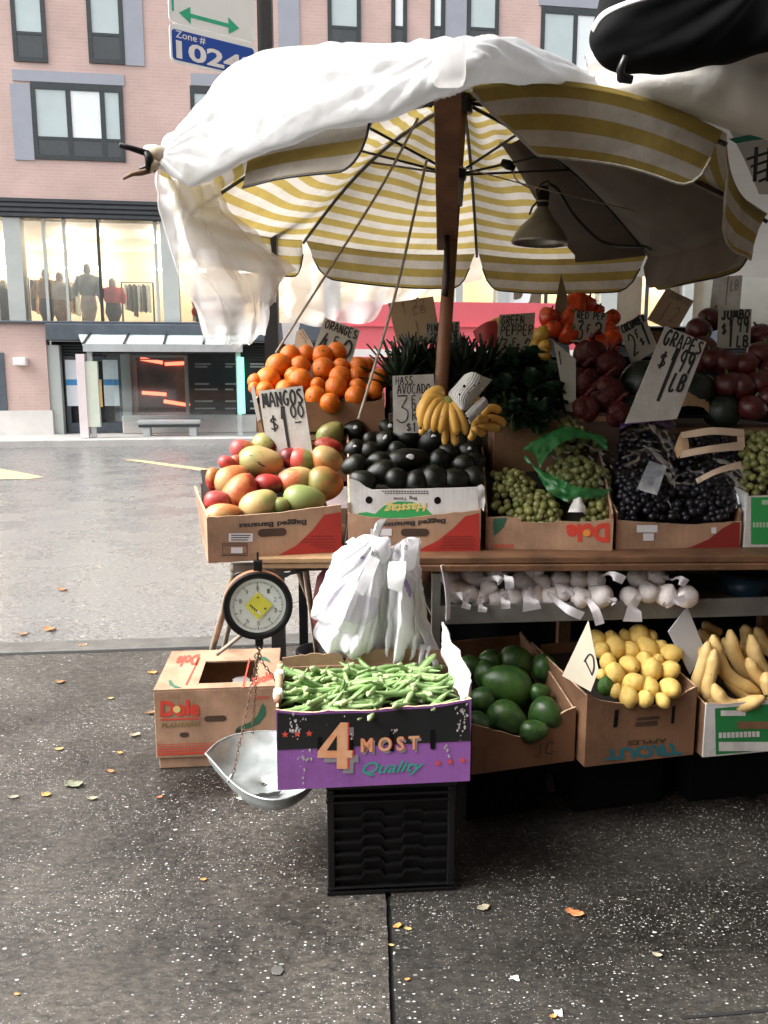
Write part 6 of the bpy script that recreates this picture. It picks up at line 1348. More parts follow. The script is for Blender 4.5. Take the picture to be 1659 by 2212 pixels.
# lemons
def lemon_fn(seed):
    def f(p):
        x, y, z = p; k = 1.0; tip = max(0, abs(x) - .86) / .14; d = .02 * noise.noise(p * 2 + Vector((seed, 0, 0)))
        return (x * (1.08 + .12 * tip + d), y * (.95 + d), z * (.95 + d))
    return f
M_lem = fruit_mat('lemon_skin', (.80, .53, .12), (.84, .62, .20), .42, .3, 30, rand=.08, spec=.4)
lem_me = [ball_mesh('lemon', M_lem, lemon_fn(s)) for s in (1, 7)]
M_lime = fruit_mat('lime_skin', (.03, .10, .015), (.06, .15, .02), .4, .3, 30); lime_me = ball_mesh('lime', M_lime, lemon_fn(3))
nub = MB(); nub.ball((1.16, 0, 0), (.05, .10, .10), 8); nub_me = nub.mesh('stem_nub', M_gstem)
lf_ = Frame(P(1380, 1518, fle.O.y + .02), R(4), R(60))
rows = {'top': [(665, 40, 85), (555, 45, 48), (765, 45, 44), (345, 62, 62), (450, 62, 56)], 'second': [(378, 150, 62), (485, 130, 80), (600, 145, 62), (735, 137, 82), (825, 125, 50), (905, 178, 76)],
        'third': [(428, 242, 62), (590, 265, 76), (710, 232, 66), (760, 300, 82), (815, 225, 45), (903, 302, 70)], 'fourth': [(375, 340, 42), (480, 332, 80), (620, 402, 76), (755, 437, 66), (905, 442, 80)], 'bottom': [(490, 468, 50), (585, 505, 72), (715, 525, 62), (850, 540, 52)]}
for rn, lst in rows.items():
    for k, (zx, zy, r_) in enumerate(sorted(lst)):
        u, v = 1194.4 + zx * .28, 1360.3 + zy * .28; p, r = pile(lf_, u, v, r_ * .28, .2)
        o = put('lemon', lem_me[k % 2], p, rrot(), r, f'{ORD[k]} lemon from the left in the {rn} row of the lemon heap', 'lemon', 'lemons heaped in the apple carton'); put('stem_nub', nub_me, (0, 0, 0), None, 1, parent=o)
p, r = pile(lf_, 1309, 1480, 17, .2); put('lime', lime_me, p, rrot(), r, 'single green lime in the front corner of the lemon carton', 'lime')
# plantains
M_plan = fruit_mat('plantain_skin', (.68, .46, .17), (.78, .56, .24), .5, .1, 30, nscale=30, thr=(.3, .7), rand=.14, speck=(38, .10, (.20, .10, .04)))
M_tipd = pm('dark_tip', (.05, .03, .015), .8, .3, 20)
def finger(name, px, Yf, r, m, label, cat, group=None, parent=None, tipm=None, n=22, taper=(.55, .35)):
    pts = spline([Vector(P(u, v, Y)) for u, v, Y in [(a[0], a[1], Yf + (a[2] if len(a) > 2 else 0)) for a in px]], n)
    rr = []
    for i in range(n + 1):
        t = i / n; k = min(1, taper[0] + (1 - taper[0]) * min(1, t / .18)) * min(1, taper[1] + (1 - taper[1]) * min(1, (1 - t) / .16)); rr.append(r * k)
    mb = MB(); mb.tube(pts, rr, 10)
    o = mb.obj(name, m, parent, smooth=True)
    if label: tag(o, label, cat, group)
    t = MB(); e = (pts[-1] - pts[-2]).normalized(); t.tube([pts[-1] - e * .001, pts[-1] + e * r * .5], [rr[-1] * .8, rr[-1] * .6], 7); t.obj('tip', tipm or M_tipd, o, smooth=True)
    return o
PY = fpl.O.y + .06
def zp(zx, zy): return 1194.4 + zx * .28, 1360.3 + zy * .28
PL = [([(1235, 40), (1275, 220), (1375, 375), (1600, 490)], 50, .05, 'long curved plantain running down to the front of its heap'), ([(1365, 0), (1400, 180), (1500, 340), (1690, 455)], 48, .12, 'curved plantain lying just behind the front long one'),
      ([(1240, 420), (1310, 550), (1440, 590), (1630, 520)], 48, -.02, 'short upturned plantain lowest at the front of the carton'), ([(1525, 40), (1580, 240), (1680, 390), (1820, 480)], 52, .10, 'pale thick plantain at the picture edge of the heap'),
      ([(1130, 0), (1180, 60), (1230, 80), (1290, 70)], 40, .20, 'brownish plantain at the back left of the plantain heap'), ([(1160, -60), (1200, -20), (1260, 10), (1300, 30)], 36, .26, 'topmost brown plantain under the steel rack'),
      ([(1480, -40), (1490, 30), (1490, 90), (1470, 140)], 42, .22, 'plantain standing upright at the back of the heap'), ([(1560, -20), (1600, 60), (1650, 140), (1720, 200)], 46, .22, 'plantain leaning at the back near the picture edge'),
      ([(1200, 90), (1165, 240), (1115, 390), (1100, 530)], 42, .02, 'brown plantain hanging down beside the lemon carton'), ([(1250, 150), (1225, 310), (1195, 430), (1190, 560)], 42, .0, 'second hanging plantain close to the lemon carton'),
      ([(1200, 400), (1215, 540), (1290, 615), (1470, 645)], 40, .0, 'plantain curving round the bottom left of the heap'), ([(1600, 560), (1550, 610), (1450, 640), (1380, 640)], 40, .0, 'plantain lying along the carton edge under the short one'), ([(1320, 60), (1350, 130), (1420, 260), (1500, 420)], 40, .16, 'plantain squeezed between the two long curved ones'), ([(1100, 110), (1150, 200), (1200, 300), (1235, 390)], 40, .10, 'brown plantain at the left wall behind the hanging ones'), ([(1500, 220), (1560, 330), (1650, 430), (1740, 500)], 44, .06, 'plantain packed behind the pale thick one'), ([(1330, 340), (1400, 440), (1500, 520), (1600, 580)], 42, .05, 'plantain packed under the long curved ones'), ([(1450, 120), (1500, 200), (1580, 300), (1680, 360)], 42, .17, 'plantain packed in the middle back of the heap'), ([(1640, 330), (1660, 430), (1700, 520), (1760, 570)], 48, .02, 'plantain cut off by the picture edge low in the heap')]
for px, r_, dy, lb in PL: finger('plantain', [zp(*q) for q in px], PY + dy, r_ * 1.28 * .28 * 2.35 / FPX, M_plan, lb, 'plantain', 'plantains heaped in the green carton', taper=(.26, .30), n=30)
# okra
M_okra = fruit_mat('okra_skin', (.15, .265, .09), (.27, .40, .155), .5, .2, 20, nscale=4, rand=.22, spec=.4)
okra_me = []
for s_ in range(4):
    mb = MB(); rr_ = random.Random(s_); L_ = rr_.uniform(.095, .13); bend = rr_.uniform(-.012, .014); vs = []; n = 7; k = 9
    for i in range(k + 1):
        t = i / k; rad = .0088 * (1 - .15 * t) * (min(1, .72 + t * 1.6)) * (1 - max(0, t - .55) ** 1.5 * 2.6)
        for j in range(n):
            a = 2 * pi * j / n; q = rad * (1 + .07 * (-1) ** j); vs.append(Vector((L_ * (t - .5), q * cos(a), q * sin(a) + bend * 4 * (t - .5) ** 2)))
    mb.add(vs, [(i * n + j, i * n + (j + 1) % n, (i + 1) * n + (j + 1) % n, (i + 1) * n + j) for i in range(k) for j in range(n)] + [tuple(range(n - 1, -1, -1))])
    mb.tube([Vector((-.5 * L_ - .008, 0, bend)), Vector((-.5 * L_ - .003, 0, bend)), Vector((-.5 * L_ + .003, 0, bend)), Vector((-.5 * L_ + .006, 0, bend * .9))], [.0035, .0055, .0095, .0085], 8, 1)
    okra_me.append(mb.mesh('okra_pod', [M_okra, pm('okra_cap', (.30, .38, .18), .6, .15, 30)]))
rnd = random.Random(21)
for k in range(185):
    x = rnd.uniform(.04, w4 - .05); y = rnd.uniform(.025, .27)
    hump = 1 - (2 * x / w4 - 1) ** 4; z = .185 + .045 * hump * (1 - (2 * y / .30 - 1) ** 2 * .7) + rnd.uniform(-.014, .012)
    if y < .06: z = min(z, .208)
    yaw = rnd.gauss(.45, .55) + f4.O.x * 0 + (pi if rnd.random() < .5 else 0)
    put('okra_pod', okra_me[k % 4], f4.w(x, y, z), (rnd.uniform(0, 6.28), rnd.gauss(.05, .28) - .1, yaw), rnd.uniform(.8, 1.12), 'fresh green okra pod heaped in the black and purple box', 'okra', 'okra pods heaped in the black and purple box')
# cucumbers behind the okra
M_cuc = fruit_mat('cucumber_skin', (.010, .035, .012), (.03, .075, .025), .4, .3, 30, nscale=5)
for k, (px, lb) in enumerate((([(690, 1440), (720, 1424), (780, 1420), (835, 1424)], 'dark cucumber lying behind the okra box under the white bags'), ([(770, 1436), (820, 1430), (880, 1428), (930, 1430)], 'second dark cucumber half hidden behind the okra box'))):
    finger('cucumber', px, 2.42 + .03 * k, .026, M_cuc, lb, 'cucumber')
cb = Frame(P(690, 1462, 2.36), R(5)); cbx = thing('produce_box', cb.w(.17, .1, -.12), 'plain carton under the cucumbers behind the okra box', 'box'); mb = MB(); mb.box(0, .36, 0, .2, -.30, -.02, cb); mb.obj('carton_body', M_kraft_dk, cbx); mb = MB(); mb.box(0.01, .35, -.003, -.0005, -.06, -.03, cb); mb.obj('tape', M_edge, cbx)
# garlic
M_gar = fruit_mat('garlic_skin', (.80, .72, .70), (.86, .82, .80), .55, .25, 10, nscale=6, rand=.1, spec=.3)
def garlic_fn(s):
    def f(p):
        x, y, z = p; a = atan2(y, x); q = math.hypot(x, y); k = 1 + .07 * abs(cos(a * 4 + s)) ** .5 * q - .05
        up = max(0, z - .55); return (x * k * (1 - up * .9), y * k * (1 - up * .9), z * .86 + up * 1.0)
    return f
gar_me = [ball_mesh('garlic', M_gar, garlic_fn(s), 20) for s in (0, 1, 2)]
M_tag = fabric('white_net_tail', (.80, .78, .82), .3, .05, rough=.5, bump=.3, bscale=40)
rows = {'upper': [(130, 152, 52), (255, 145, 62), (385, 107, 50), (555, 172, 55), (622, 97, 54), (675, 182, 46), (780, 167, 50), (885, 167, 56), (990, 167, 52), (1245, 152, 52), (1350, 147, 52)], 'lower': [(165, 235, 60), (242, 245, 42), (350, 205, 44), (300, 275, 46), (395, 272, 48), (495, 272, 54), (610, 272, 58), (715, 272, 60), (800, 242, 46), (895, 268, 56), (1030, 262, 60), (1200, 262, 52), (1310, 242, 56), (1412, 257, 58), (1540, 262, 56)]}
TAILS = {(385, 107): [(405, 95), (440, 105), (470, 150), (478, 215)], (255, 145): [(280, 170), (340, 158), (400, 160), (430, 175)], (622, 97): [(645, 100), (625, 180), (605, 270), (612, 345)], (715, 272): [(700, 235), (760, 290), (830, 340), (915, 380)], (895, 268): [(930, 255), (960, 300), (990, 340), (1020, 430)], (780, 167): [(735, 215), (780, 235), (830, 245), (860, 225)], (990, 167): [(1010, 190), (1030, 140), (1090, 135), (1165, 165)], (1310, 242): [(1262, 240), (1240, 280), (1225, 330), (1215, 412)], (1350, 147): [(1390, 150), (1440, 150), (1490, 160), (1540, 185)], (165, 235): [(110, 250), (140, 255), (180, 260), (210, 255)], (242, 245): [(235, 240), (228, 270), (222, 300), (212, 335)], (300, 275): [(305, 260), (310, 290), (315, 320), (312, 355)], (395, 272): [(430, 215), (440, 250), (452, 290), (455, 335)], (1030, 262): [(1060, 270), (1080, 285), (1095, 290), (1110, 300)], (1412, 257): [(1400, 300), (1430, 320), (1465, 300), (1530, 270)]}
for rn, lst in rows.items():
    for k, (zx, zy, r_) in enumerate(sorted(lst)):
        u, v = 929 + zx * .36, 1194.4 + zy * .36; Yg = (2.615 if rn == 'upper' else 2.565) + rnd.uniform(-.01, .01); p = P(u, v, Yg); r = r_ * .36 * MPP(p) * 1.25
        o = put('garlic', gar_me[k % 3], p, (rnd.uniform(-.9, .9) + .6, rnd.uniform(-.8, .8), rnd.uniform(0, 6)), r, f'{ORD[k] if k < 14 else "last"} garlic bulb from the left in the {rn} row on the steel rack', 'garlic', 'garlic bulbs in net bags on the steel rack')
        tl_ = TAILS.get((zx, zy))
        if tl_:
            Yt = Yg - r * 1.1; c = spline([P(929 + a * .36, 1194.4 + b * .36, min(Yt, 2.48) if i > 1 else Yt) for i, (a, b) in enumerate(tl_)], 14); w_ = [.005 + .009 * min(1, i / 10) for i in range(15)] if zx not in (622, 1310) else [.006 + .024 * (i / 14) for i in range(15)]
            rws = []
            for i, q in enumerate(c):
                d = (c[min(i + 1, 14)] - c[max(i - 1, 0)]).normalized(); sd = d.cross(Vector((0, 1, 0))).normalized(); rws.append([q + sd * w_[i] * s_ + Vector((0, .002 * sin(i * .7 + s_ * 2), 0)) for s_ in (-1, -.33, .33, 1)])
            mi = o.matrix_basis.inverted(); mb = MB(); mb.grid([[mi @ q for q in rr_] for rr_ in rws]); put('net_tail', mb.mesh('net_tail', M_tag), (0, 0, 0), None, 1, parent=o)
mb = MB(); c = [P(952, 1222, 2.485), P(960, 1262, 2.485), P(964, 1310, 2.48), P(963, 1342, 2.478)]; mb.grid(cloth([[q, q + Vector((.006, .012, 0)), q + Vector((.014, .02, 0))] for q in c], 6, 14)); tag(mb.obj('garlic_packet', M_tag, smooth=True, solid=.003), 'flat white garlic packet hanging at the left post of the rack', 'packet')
tb = thing('storage_tub', P(1600, 1290, 2.75), 'dark blue tub in the shadow at the end of the garlic rack', 'tub'); mb = MB(); T = Matrix.Translation(P(1605, 1300, 2.78)); mb.lathe([(0, 0), (.06, 0), (.075, .10), (.078, .10), (.063, -.004), (0, -.004)], 24, T); mb.obj('tub_body', pm('dark_blue_plastic', (.01, .05, .09), .4, .2, 8), tb, True); mb = MB(); mb.lathe([(.074, .098), (.083, .098), (.083, .108), (.074, .108)], 24, T); mb.obj('rim', M_black, tb, True)
# bananas: two hands and the foam sleeve
M_ban = fruit_mat('banana_skin', (.66, .36, .065), (.74, .44, .10), .45, .05, 30, nscale=1.5, rand=.1, speck=(30, .10, (.20, .11, .04)))
def bp(zx, zy, dy=0): return (729.9 + zx * .22, 796.3 + zy * .22, dy)
def hand(label, fingers, Y, crown):
    r_ = thing('banana_bunch', P(*bp(*crown)[:2], Y), label, 'bananas')
    for px, rad, dy in fingers: finger('banana', [bp(a, b, d + dy) for a, b, d in px], Y, rad * .22 * (Y + .05) / FPX, M_ban, None, None, parent=r_, taper=(.35, .4))
    mb = MB(); c0 = P(*bp(*crown)[:2], Y + .015); mb.ball(c0, (.022, .02, .018), 12); mb.tube([c0, c0 + Vector((.02, .01, .012)), c0 + Vector((.045, .02, .014))], [.018, .012, .012], 8); mb.obj('crown_stub', pm('banana_stub', (.26, .25, .06), .6, .25, 20), r_, True)
hand('bunch of small yellow bananas hanging over the black avocados', [([(1050, 290, .02), (960, 230, .0), (850, 330, -.01), (790, 480, 0)], 46, .02), ([(1045, 300, .02), (920, 290, .0), (840, 400, -.015), (815, 575, -.01)], 46, .005), ([(1050, 310, .02), (960, 340, -.01), (895, 460, -.025), (870, 605, -.02)], 42, .0), ([(1055, 320, .02), (1000, 380, -.015), (955, 490, -.03), (940, 615, -.02)], 42, 0), ([(1065, 330, .02), (1050, 410, -.02), (1025, 520, -.03), (1008, 625, -.02)], 44, 0), ([(1085, 340, .02), (1115, 420, -.02), (1145, 530, -.03), (1168, 645, -.02)], 44, 0), ([(1095, 330, .02), (1165, 400, -.01), (1220, 510, -.02), (1255, 640, -.01)], 44, 0), ([(1060, 400, .03), (1060, 560, .015), (1055, 650, .012), (1048, 745, .01)], 36, .02), ([(1100, 400, .03), (1125, 560, .01), (1145, 660, .01), (1150, 752, .01)], 40, .02), ([(1000, 400, .03), (880, 540, .02), (835, 600, .01), (810, 645, .01)], 34, .02), ([(1040, 270, .03), (990, 205, .02), (900, 240, .02), (830, 330, .03)], 40, .03)], 2.60, (1075, 325))
hand('second smaller bunch of yellow bananas beyond the foam sleeve', [([(1400, 330, .02), (1340, 300, 0), (1290, 330, 0), (1275, 380, .0)], 40, .02), ([(1420, 480, .02), (1470, 400, 0), (1540, 390, 0), (1600, 425, .0)], 42, 0), ([(1380, 540, .02), (1470, 490, 0), (1560, 500, 0), (1645, 550, .0)], 44, .0), ([(1350, 560, .02), (1420, 560, -.01), (1500, 570, -.01), (1590, 590, .0)], 42, -.01), ([(1320, 590, .02), (1360, 600, -.01), (1400, 620, -.01), (1435, 650, .0)], 42, -.01), ([(1350, 560, .03), (1330, 620, .02), (1320, 660, .02), (1290, 700, .02)], 36, .01), ([(1330, 540, .03), (1380, 500, -.01), (1430, 490, -.01), (1480, 500, -.01)], 40, -.02)], 2.72, (1370, 560))
M_foam = fabric('white_foam', (.80, .80, .78), .25, 0, bump=.3, bscale=60)
fs = thing('foam_sleeve', P(1000, 860, 2.62), 'white ribbed foam sleeve sticking up from the yellow bananas', 'foam sleeve')
def foam(name, rows_, m=M_foam):
    g = cloth([[P(*bp(a, b)[:2], Y) for a, b, Y in rr_] for rr_ in rows_], 60, 24)
    g = [[q + Vector((0, .0035 * sin(j * 2 * pi / 60 * 13), 0)) for j, q in enumerate(r)] for r in g]
    mb = MB(); mb.grid(g); return mb.obj(name, m, fs, True, solid=.003)
fo = foam('sleeve', [[(1245, 60, 2.66), (1330, 35, 2.60), (1420, 75, 2.60), (1510, 108, 2.68)], [(1170, 150, 2.64), (1270, 140, 2.58), (1370, 170, 2.58), (1440, 190, 2.66)], [(1090, 260, 2.62), (1180, 270, 2.57), (1280, 270, 2.57), (1360, 290, 2.64)], [(1180, 380, 2.60), (1210, 400, 2.57), (1240, 410, 2.57), (1275, 400, 2.62)]])
foam('torn_strip', [[(1430, 275, 2.60), (1455, 300, 2.585), (1480, 350, 2.60)], [(1340, 350, 2.58), (1370, 390, 2.57), (1400, 430, 2.58)], [(1255, 440, 2.565), (1275, 490, 2.56), (1295, 540, 2.57)]])
t = MB()
for zx, zy, r_ in ((1240, 172, 14), (1195, 255, 10), (1340, 165, 9), (1388, 142, 7), (1288, 240, 8), (1270, 487, 14)):
    c0 = P(*bp(zx, zy)[:2], 2.545); t.ball(c0, (r_ * .22 * .00145, .004, r_ * .22 * .0016), 8)
t.obj('punched_hole', M_black, fo, True)
# grapes: every bunch is a thing, each grape a part
M_grape = fruit_mat('green_grape_skin', (.13, .145, .04), (.25, .25, .085), .32, .03, 10, rand=.25, spec=.5, sss=.0)
M_bgrape = fruit_mat('black_grape_skin', (.004, .004, .007), (.010, .008, .014), .36, .1, 10, rand=.4, spec=.5)
def small(m, nm):
    mb = MB(); mb.ball((0, 0, 0), (1, 1, 1.12), 12); return mb.mesh(nm, m)
ggr, bgr = small(M_grape, 'grape'), small(M_bgrape, 'grape')
def bunch(label, fr, px, n, r, me, group, seed, thick=.03, name='grape_bunch'):
    """grapes spread over the outline px on the heap plane fr"""
    rn_ = random.Random(seed); q = [fr.hit(u, v) for u, v in px]; xs = [a for a, _ in q]; zs = [b for _, b in q]
    c = fr.w(sum(xs) / len(xs), .03, sum(zs) / len(zs)); root = thing(name, c, label, 'grapes', group); k = 0; tries = 0; pts = []
    def inside(x, z):
        s_ = False
        for (x0, z0), (x1, z1) in zip(q, q[1:] + q[:1]):
            if (z0 > z) != (z1 > z) and x < (x1 - x0) * (z - z0) / (z1 - z0) + x0: s_ = not s_
        return s_
    while k < n and tries < 6000:
        tries += 1; x = rn_.uniform(min(xs), max(xs)); z = rn_.uniform(min(zs), max(zs))
        if not inside(x, z): continue
        cx, cz = (min(xs) + max(xs)) / 2, (min(zs) + max(zs)) / 2; e = math.hypot((x - cx) / (max(xs) - min(xs)) * 2, (z - cz) / (max(zs) - min(zs)) * 2)
        y = -thick * max(0, 1 - e * e) + rn_.uniform(-.004, .014); p = fr.w(x, y, z)
        if any((p - o_).length < r * 1.25 for o_ in pts): continue
        pts.append(p); k += 1; put('grape', me, p - c, (rn_.uniform(0, 6), rn_.uniform(0, 6), 0), r * rn_.uniform(1.0, 1.22), parent=root)
    mb = MB(); top = max(pts, key=lambda p: p.z); mb.tube([c, c.lerp(top, .6), top + Vector((.005, 0, .01))], .003, 6); mb.obj('stem', M_gstem, root, True)
    return root
ggf = Frame(P(1190, 1122, fg.O.y + .03), R(2), R(50)); GG = 'green grape bunches in the brown box'
bunch('bunch of green grapes on top at the back of the grape box', ggf, [(1180, 935), (1230, 905), (1300, 900), (1312, 940), (1300, 975), (1235, 990), (1170, 975)], 74, .0115, ggr, GG, 1, .05)
bunch('green grape bunch at the left of the green plastic bag', ggf, [(1066, 1020), (1110, 1015), (1150, 1040), (1155, 1090), (1100, 1110), (1066, 1100)], 60, .0118, ggr, GG, 2)
bunch('pale green grape bunch lowest in front of the green plastic bag', ggf, [(1125, 1065), (1165, 1060), (1215, 1100), (1210, 1126), (1140, 1128), (1100, 1110)], 48, .0128, ggr, GG, 3)
bunch('green grape bunch inside the open green plastic bag', ggf, [(1185, 1010), (1240, 990), (1300, 1010), (1325, 1060), (1300, 1085), (1235, 1090), (1195, 1060)], 84, .0128, ggr, GG, 4, .05)
bunch('few green grapes at the lower right corner of the grape box', ggf, [(1262, 1090), (1315, 1085), (1320, 1126), (1262, 1128)], 22, .012, ggr, GG, 5)
M_gbag = fabric('green_plastic_bag', (.05, .30, .09), .5, .12, rough=.25, bump=.4, gloss=.5, bscale=20)
M_clear = glassm('clear_bag', (.82, .84, .86), .0, .30, 1.16)
def heap(fr, u, v, out): x, z = fr.hit(u, v); return fr.w(x, -out, z)
def wrapb(name, parent, fr, rows_, m, wr=.012, nx=36, ny=26, seed=1, wr2=.008):
    mb = MB(); mb.grid(cloth([[heap(fr, u, v, o_) for u, v, o_ in rr_] for rr_ in rows_], nx, ny, wr, 14, seed, wr2, 30)); return mb.obj(name, m, parent, True)
gb = thing('plastic_bag', ggf.w(0, -.05, .15), 'open green plastic bag round the grapes in the grape box', 'plastic bag')
wrapb('upper_fold', gb, ggf, [[(1125, 985, .03), (1180, 960, .05), (1240, 958, .07), (1290, 970, .06)], [(1150, 1005, .05), (1190, 975, .075), (1245, 970, .085), (1298, 985, .075)], [(1160, 1035, .05), (1195, 1000, .08), (1250, 985, .085), (1302, 1005, .075)]], M_gbag)
wrapb('lower_fold', gb, ggf, [[(1128, 1000, .04), (1145, 1025, .05), (1160, 1040, .055), (1178, 1048, .06)], [(1150, 1035, .05), (1172, 1060, .06), (1188, 1068, .065), (1200, 1065, .07)], [(1180, 1075, .04), (1205, 1088, .06), (1230, 1090, .065), (1240, 1084, .07)], [(1215, 1096, .03), (1250, 1098, .05), (1290, 1096, .05), (1312, 1080, .05)]], M_gbag, seed=5)
t = MB(); wrapb('clear_front', gb, ggf, [[(1180, 1005, .07), (1240, 992, .085), (1310, 1010, .075)], [(1188, 1045, .075), (1250, 1045, .09), (1322, 1055, .07)], [(1215, 1085, .06), (1255, 1090, .07), (1315, 1085, .05)]], M_clear, .006)
mb = MB(); mb.grid(cloth([[heap(ggf, u, v, o_) for u, v, o_ in rr_] for rr_ in ([(1232, 1096, .05), (1242, 1092, .06), (1250, 1098, .05)], [(1228, 1110, .05), (1242, 1112, .055), (1256, 1114, .05)], [(1222, 1124, .04), (1240, 1128, .05), (1258, 1126, .045)])], 12, 12, .008, 40)); tag(mb.obj('tissue', M_cwhite, smooth=True), 'small crumpled white tissue at the front edge of the green grapes', 'tissue')
bgf = Frame(P(1460, 1122, fb.O.y + .03), R(2), R(50)); BG = 'black grape bunches in clear bags'
bunch('black grape bunch at the back left of its box', bgf, [(1335, 940), (1420, 930), (1440, 1000), (1390, 1040), (1335, 1010)], 66, .0122, bgr, BG, 6, .04)
bunch('black grape bunch in front with a barcode label', bgf, [(1335, 1020), (1390, 1015), (1440, 1050), (1440, 1118), (1335, 1118)], 84, .0125, bgr, BG, 7, .04)
bunch('black grape bunch at the right behind the paper strip', bgf, [(1445, 960), (1560, 930), (1590, 1000), (1560, 1040), (1450, 1045)], 70, .0122, bgr, BG, 8, .04)
bunch('black grape bunch at the front right corner of its box', bgf, [(1445, 1060), (1585, 1030), (1592, 1118), (1450, 1122)], 84, .0125, bgr, BG, 9, .04)
M_paper = pm('brown_paper', (.46, .30, .17), .8, .12, 8, .1); M_paper2 = pm('pale_paper_strip', (.60, .46, .34), .8, .12, 8, .1); M_purp = pm('purple_bag_print', (.06, .03, .10), .35, .4, 8)
for k, (rows_, lb) in enumerate((([[(1335, 925, .03), (1390, 920, .05), (1450, 930, .04)], [(1332, 985, .05), (1385, 980, .07), (1445, 1000, .05)], [(1335, 1020, .05), (1390, 1020, .07), (1440, 1040, .05)]], 'clear bag over the back left black grapes with purple printing'), ([[(1335, 1018, .05), (1390, 1010, .08), (1445, 1040, .05)], [(1333, 1070, .06), (1390, 1065, .09), (1442, 1085, .06)], [(1336, 1122, .04), (1390, 1124, .06), (1442, 1124, .04)]], 'clear bag over the front black grapes'), ([[(1440, 1060, .05), (1510, 1040, .08), (1590, 1020, .05)], [(1445, 1095, .06), (1515, 1085, .09), (1592, 1075, .06)], [(1450, 1126, .04), (1520, 1128, .06), (1594, 1122, .04)]], 'clear bag over the black grapes at the front right corner'))):
    b_ = thing('plastic_bag', bgf.w(-.1 + .1 * k, -.05, .1), lb, 'plastic bag', 'clear bags over the black grapes'); wrapb('clear_film', b_, bgf, [[(u_, v_, o_ + .012) for u_, v_, o_ in r9] for r9 in rows_], M_clear, .008, seed=20 + k, wr2=.008)
    if k == 0: wrapb('purple_print', b_, bgf, [[(1330, 930, .055), (1380, 925, .075), (1440, 935, .06)], [(1330, 952, .06), (1385, 948, .08), (1442, 960, .065)]], M_purp)
    if k == 1: wrapb('barcode_label', b_, bgf, [[(1385, 1040, .10), (1422, 1052, .10)], [(1360, 1098, .095), (1402, 1112, .095)]], pm('grey_label', (.30, .31, .33), .5, .3, 30), .002, 6, 6, wr2=.001)
p1 = thing('paper_collar', bgf.w(0, -.08, .2), 'brown paper bag collar with a dark slit above the black grapes', 'paper bag')
wrapb('paper', p1, bgf, [[(1396, 880, .05), (1430, 866, .08), (1480, 866, .08), (1512, 890, .06)], [(1400, 905, .07), (1440, 890, .10), (1490, 895, .10), (1528, 915, .07)], [(1412, 930, .06), (1450, 918, .085), (1500, 918, .085), (1530, 930, .05)]], M_paper, .004, wr2=.003)
wrapb('dark_slit', p1, bgf, [[(1418, 884, .112), (1440, 886, .116), (1462, 890, .112)], [(1425, 892, .114), (1445, 897, .118), (1458, 893, .114)]], M_black, 0, 8, 6, wr2=0)
p2 = thing('paper_strip', bgf.w(.05, -.08, .1), 'pale paper bag strip folded round the black grapes like a frame', 'paper bag')
for nm, rr_ in (('upper_band', [[(1452, 978, .10), (1520, 972, .11), (1588, 968, .09)], [(1455, 992, .10), (1520, 988, .11), (1586, 984, .09)]]), ('lower_band', [[(1456, 1018, .10), (1520, 1012, .115), (1584, 994, .09)], [(1450, 1032, .095), (1520, 1026, .11), (1588, 1010, .085)]]), ('left_band', [[(1440, 1010, .09), (1452, 980, .098), (1466, 976, .098)], [(1446, 1030, .09), (1458, 1022, .098), (1470, 1016, .098)]]), ('right_band', [[(1572, 976, .09), (1588, 970, .088)], [(1574, 1010, .09), (1590, 1004, .086)]]), ('small_band', [[(1482, 1078, .10), (1530, 1058, .11), (1580, 1036, .09)], [(1486, 1090, .10), (1532, 1070, .11), (1584, 1050, .085)]])):
    wrapb(nm, p2, bgf, rr_, M_paper2 if nm != 'left_band' else M_paper, .003, 16, 6, wr2=.001)
wgf = Frame(P(1660, 1070, fx.O.y + .03), R(2), R(50))
bunch('yellow green grape bunch at the picture edge in the white carton', wgf, [(1592, 940), (1700, 930), (1720, 1062), (1610, 1062)], 95, .0125, ggr, 'green grape bunches in the white carton', 10, .03)
# ------------------------------------------------------------------ back tier
M_pine_leaf = fruit_mat('pineapple_leaf', (.006, .016, .008), (.016, .032, .014), .55, .1, 10, nscale=2, rand=.2); M_pine = pm('pineapple_rind', (.045, .035, .012), .7, .5, 20, .6, 40, col2=(.016, .02, .008))
def pineapple(u, v, Y, h, lb, seed):
    r_ = random.Random(seed); base = P(u, v, Y); root = thing('pineapple', base - Vector((0, 0, .20)), lb, 'pineapple', 'pineapples on the back tier')
    mb = MB(); mb.lathe([(.0, -.20), (.045, -.195), (.062, -.14), (.064, -.07), (.05, -.01), (.02, .01)], 18, Matrix.Translation(base)); mb.obj('fruit', M_pine, root, True)
    mb = MB()
    for i in range(48):
        t = i / 47; a = i * 2.4 + r_.uniform(-.2, .2); el = R(18 + 66 * t) + r_.uniform(-.12, .12); L_ = h * (.62 + .4 * (1 - abs(t - .55))) * r_.uniform(.85, 1.1); d = Vector((cos(a) * cos(el), sin(a) * cos(el), sin(el))); sd = Vector((-sin(a), cos(a), 0)); up = sd.cross(d) * -1
        p0 = base + Vector((cos(a), sin(a), 0)) * .012 + Vector((0, 0, .02 * t)); vs = []
        for j in range(6):
            q = j / 5; c = p0 + d * L_ * q - Vector((0, 0, 1)) * (.18 * L_ * q * q * (1.2 - t)); w_ = .013 * (1 - q) ** .7 * (.6 + .8 * min(1, q * 3)); vs += [c + sd * w_ + up * .004, c - Vector(up) * .002, c - sd * w_ + up * .004]
        mb.add(vs, [(3 * j + k, 3 * j + k + 1, 3 * j + k + 4, 3 * j + k + 3) for j in range(5) for k in range(2)])
    mb.obj('leaf_crown', M_pine_leaf, root, True)
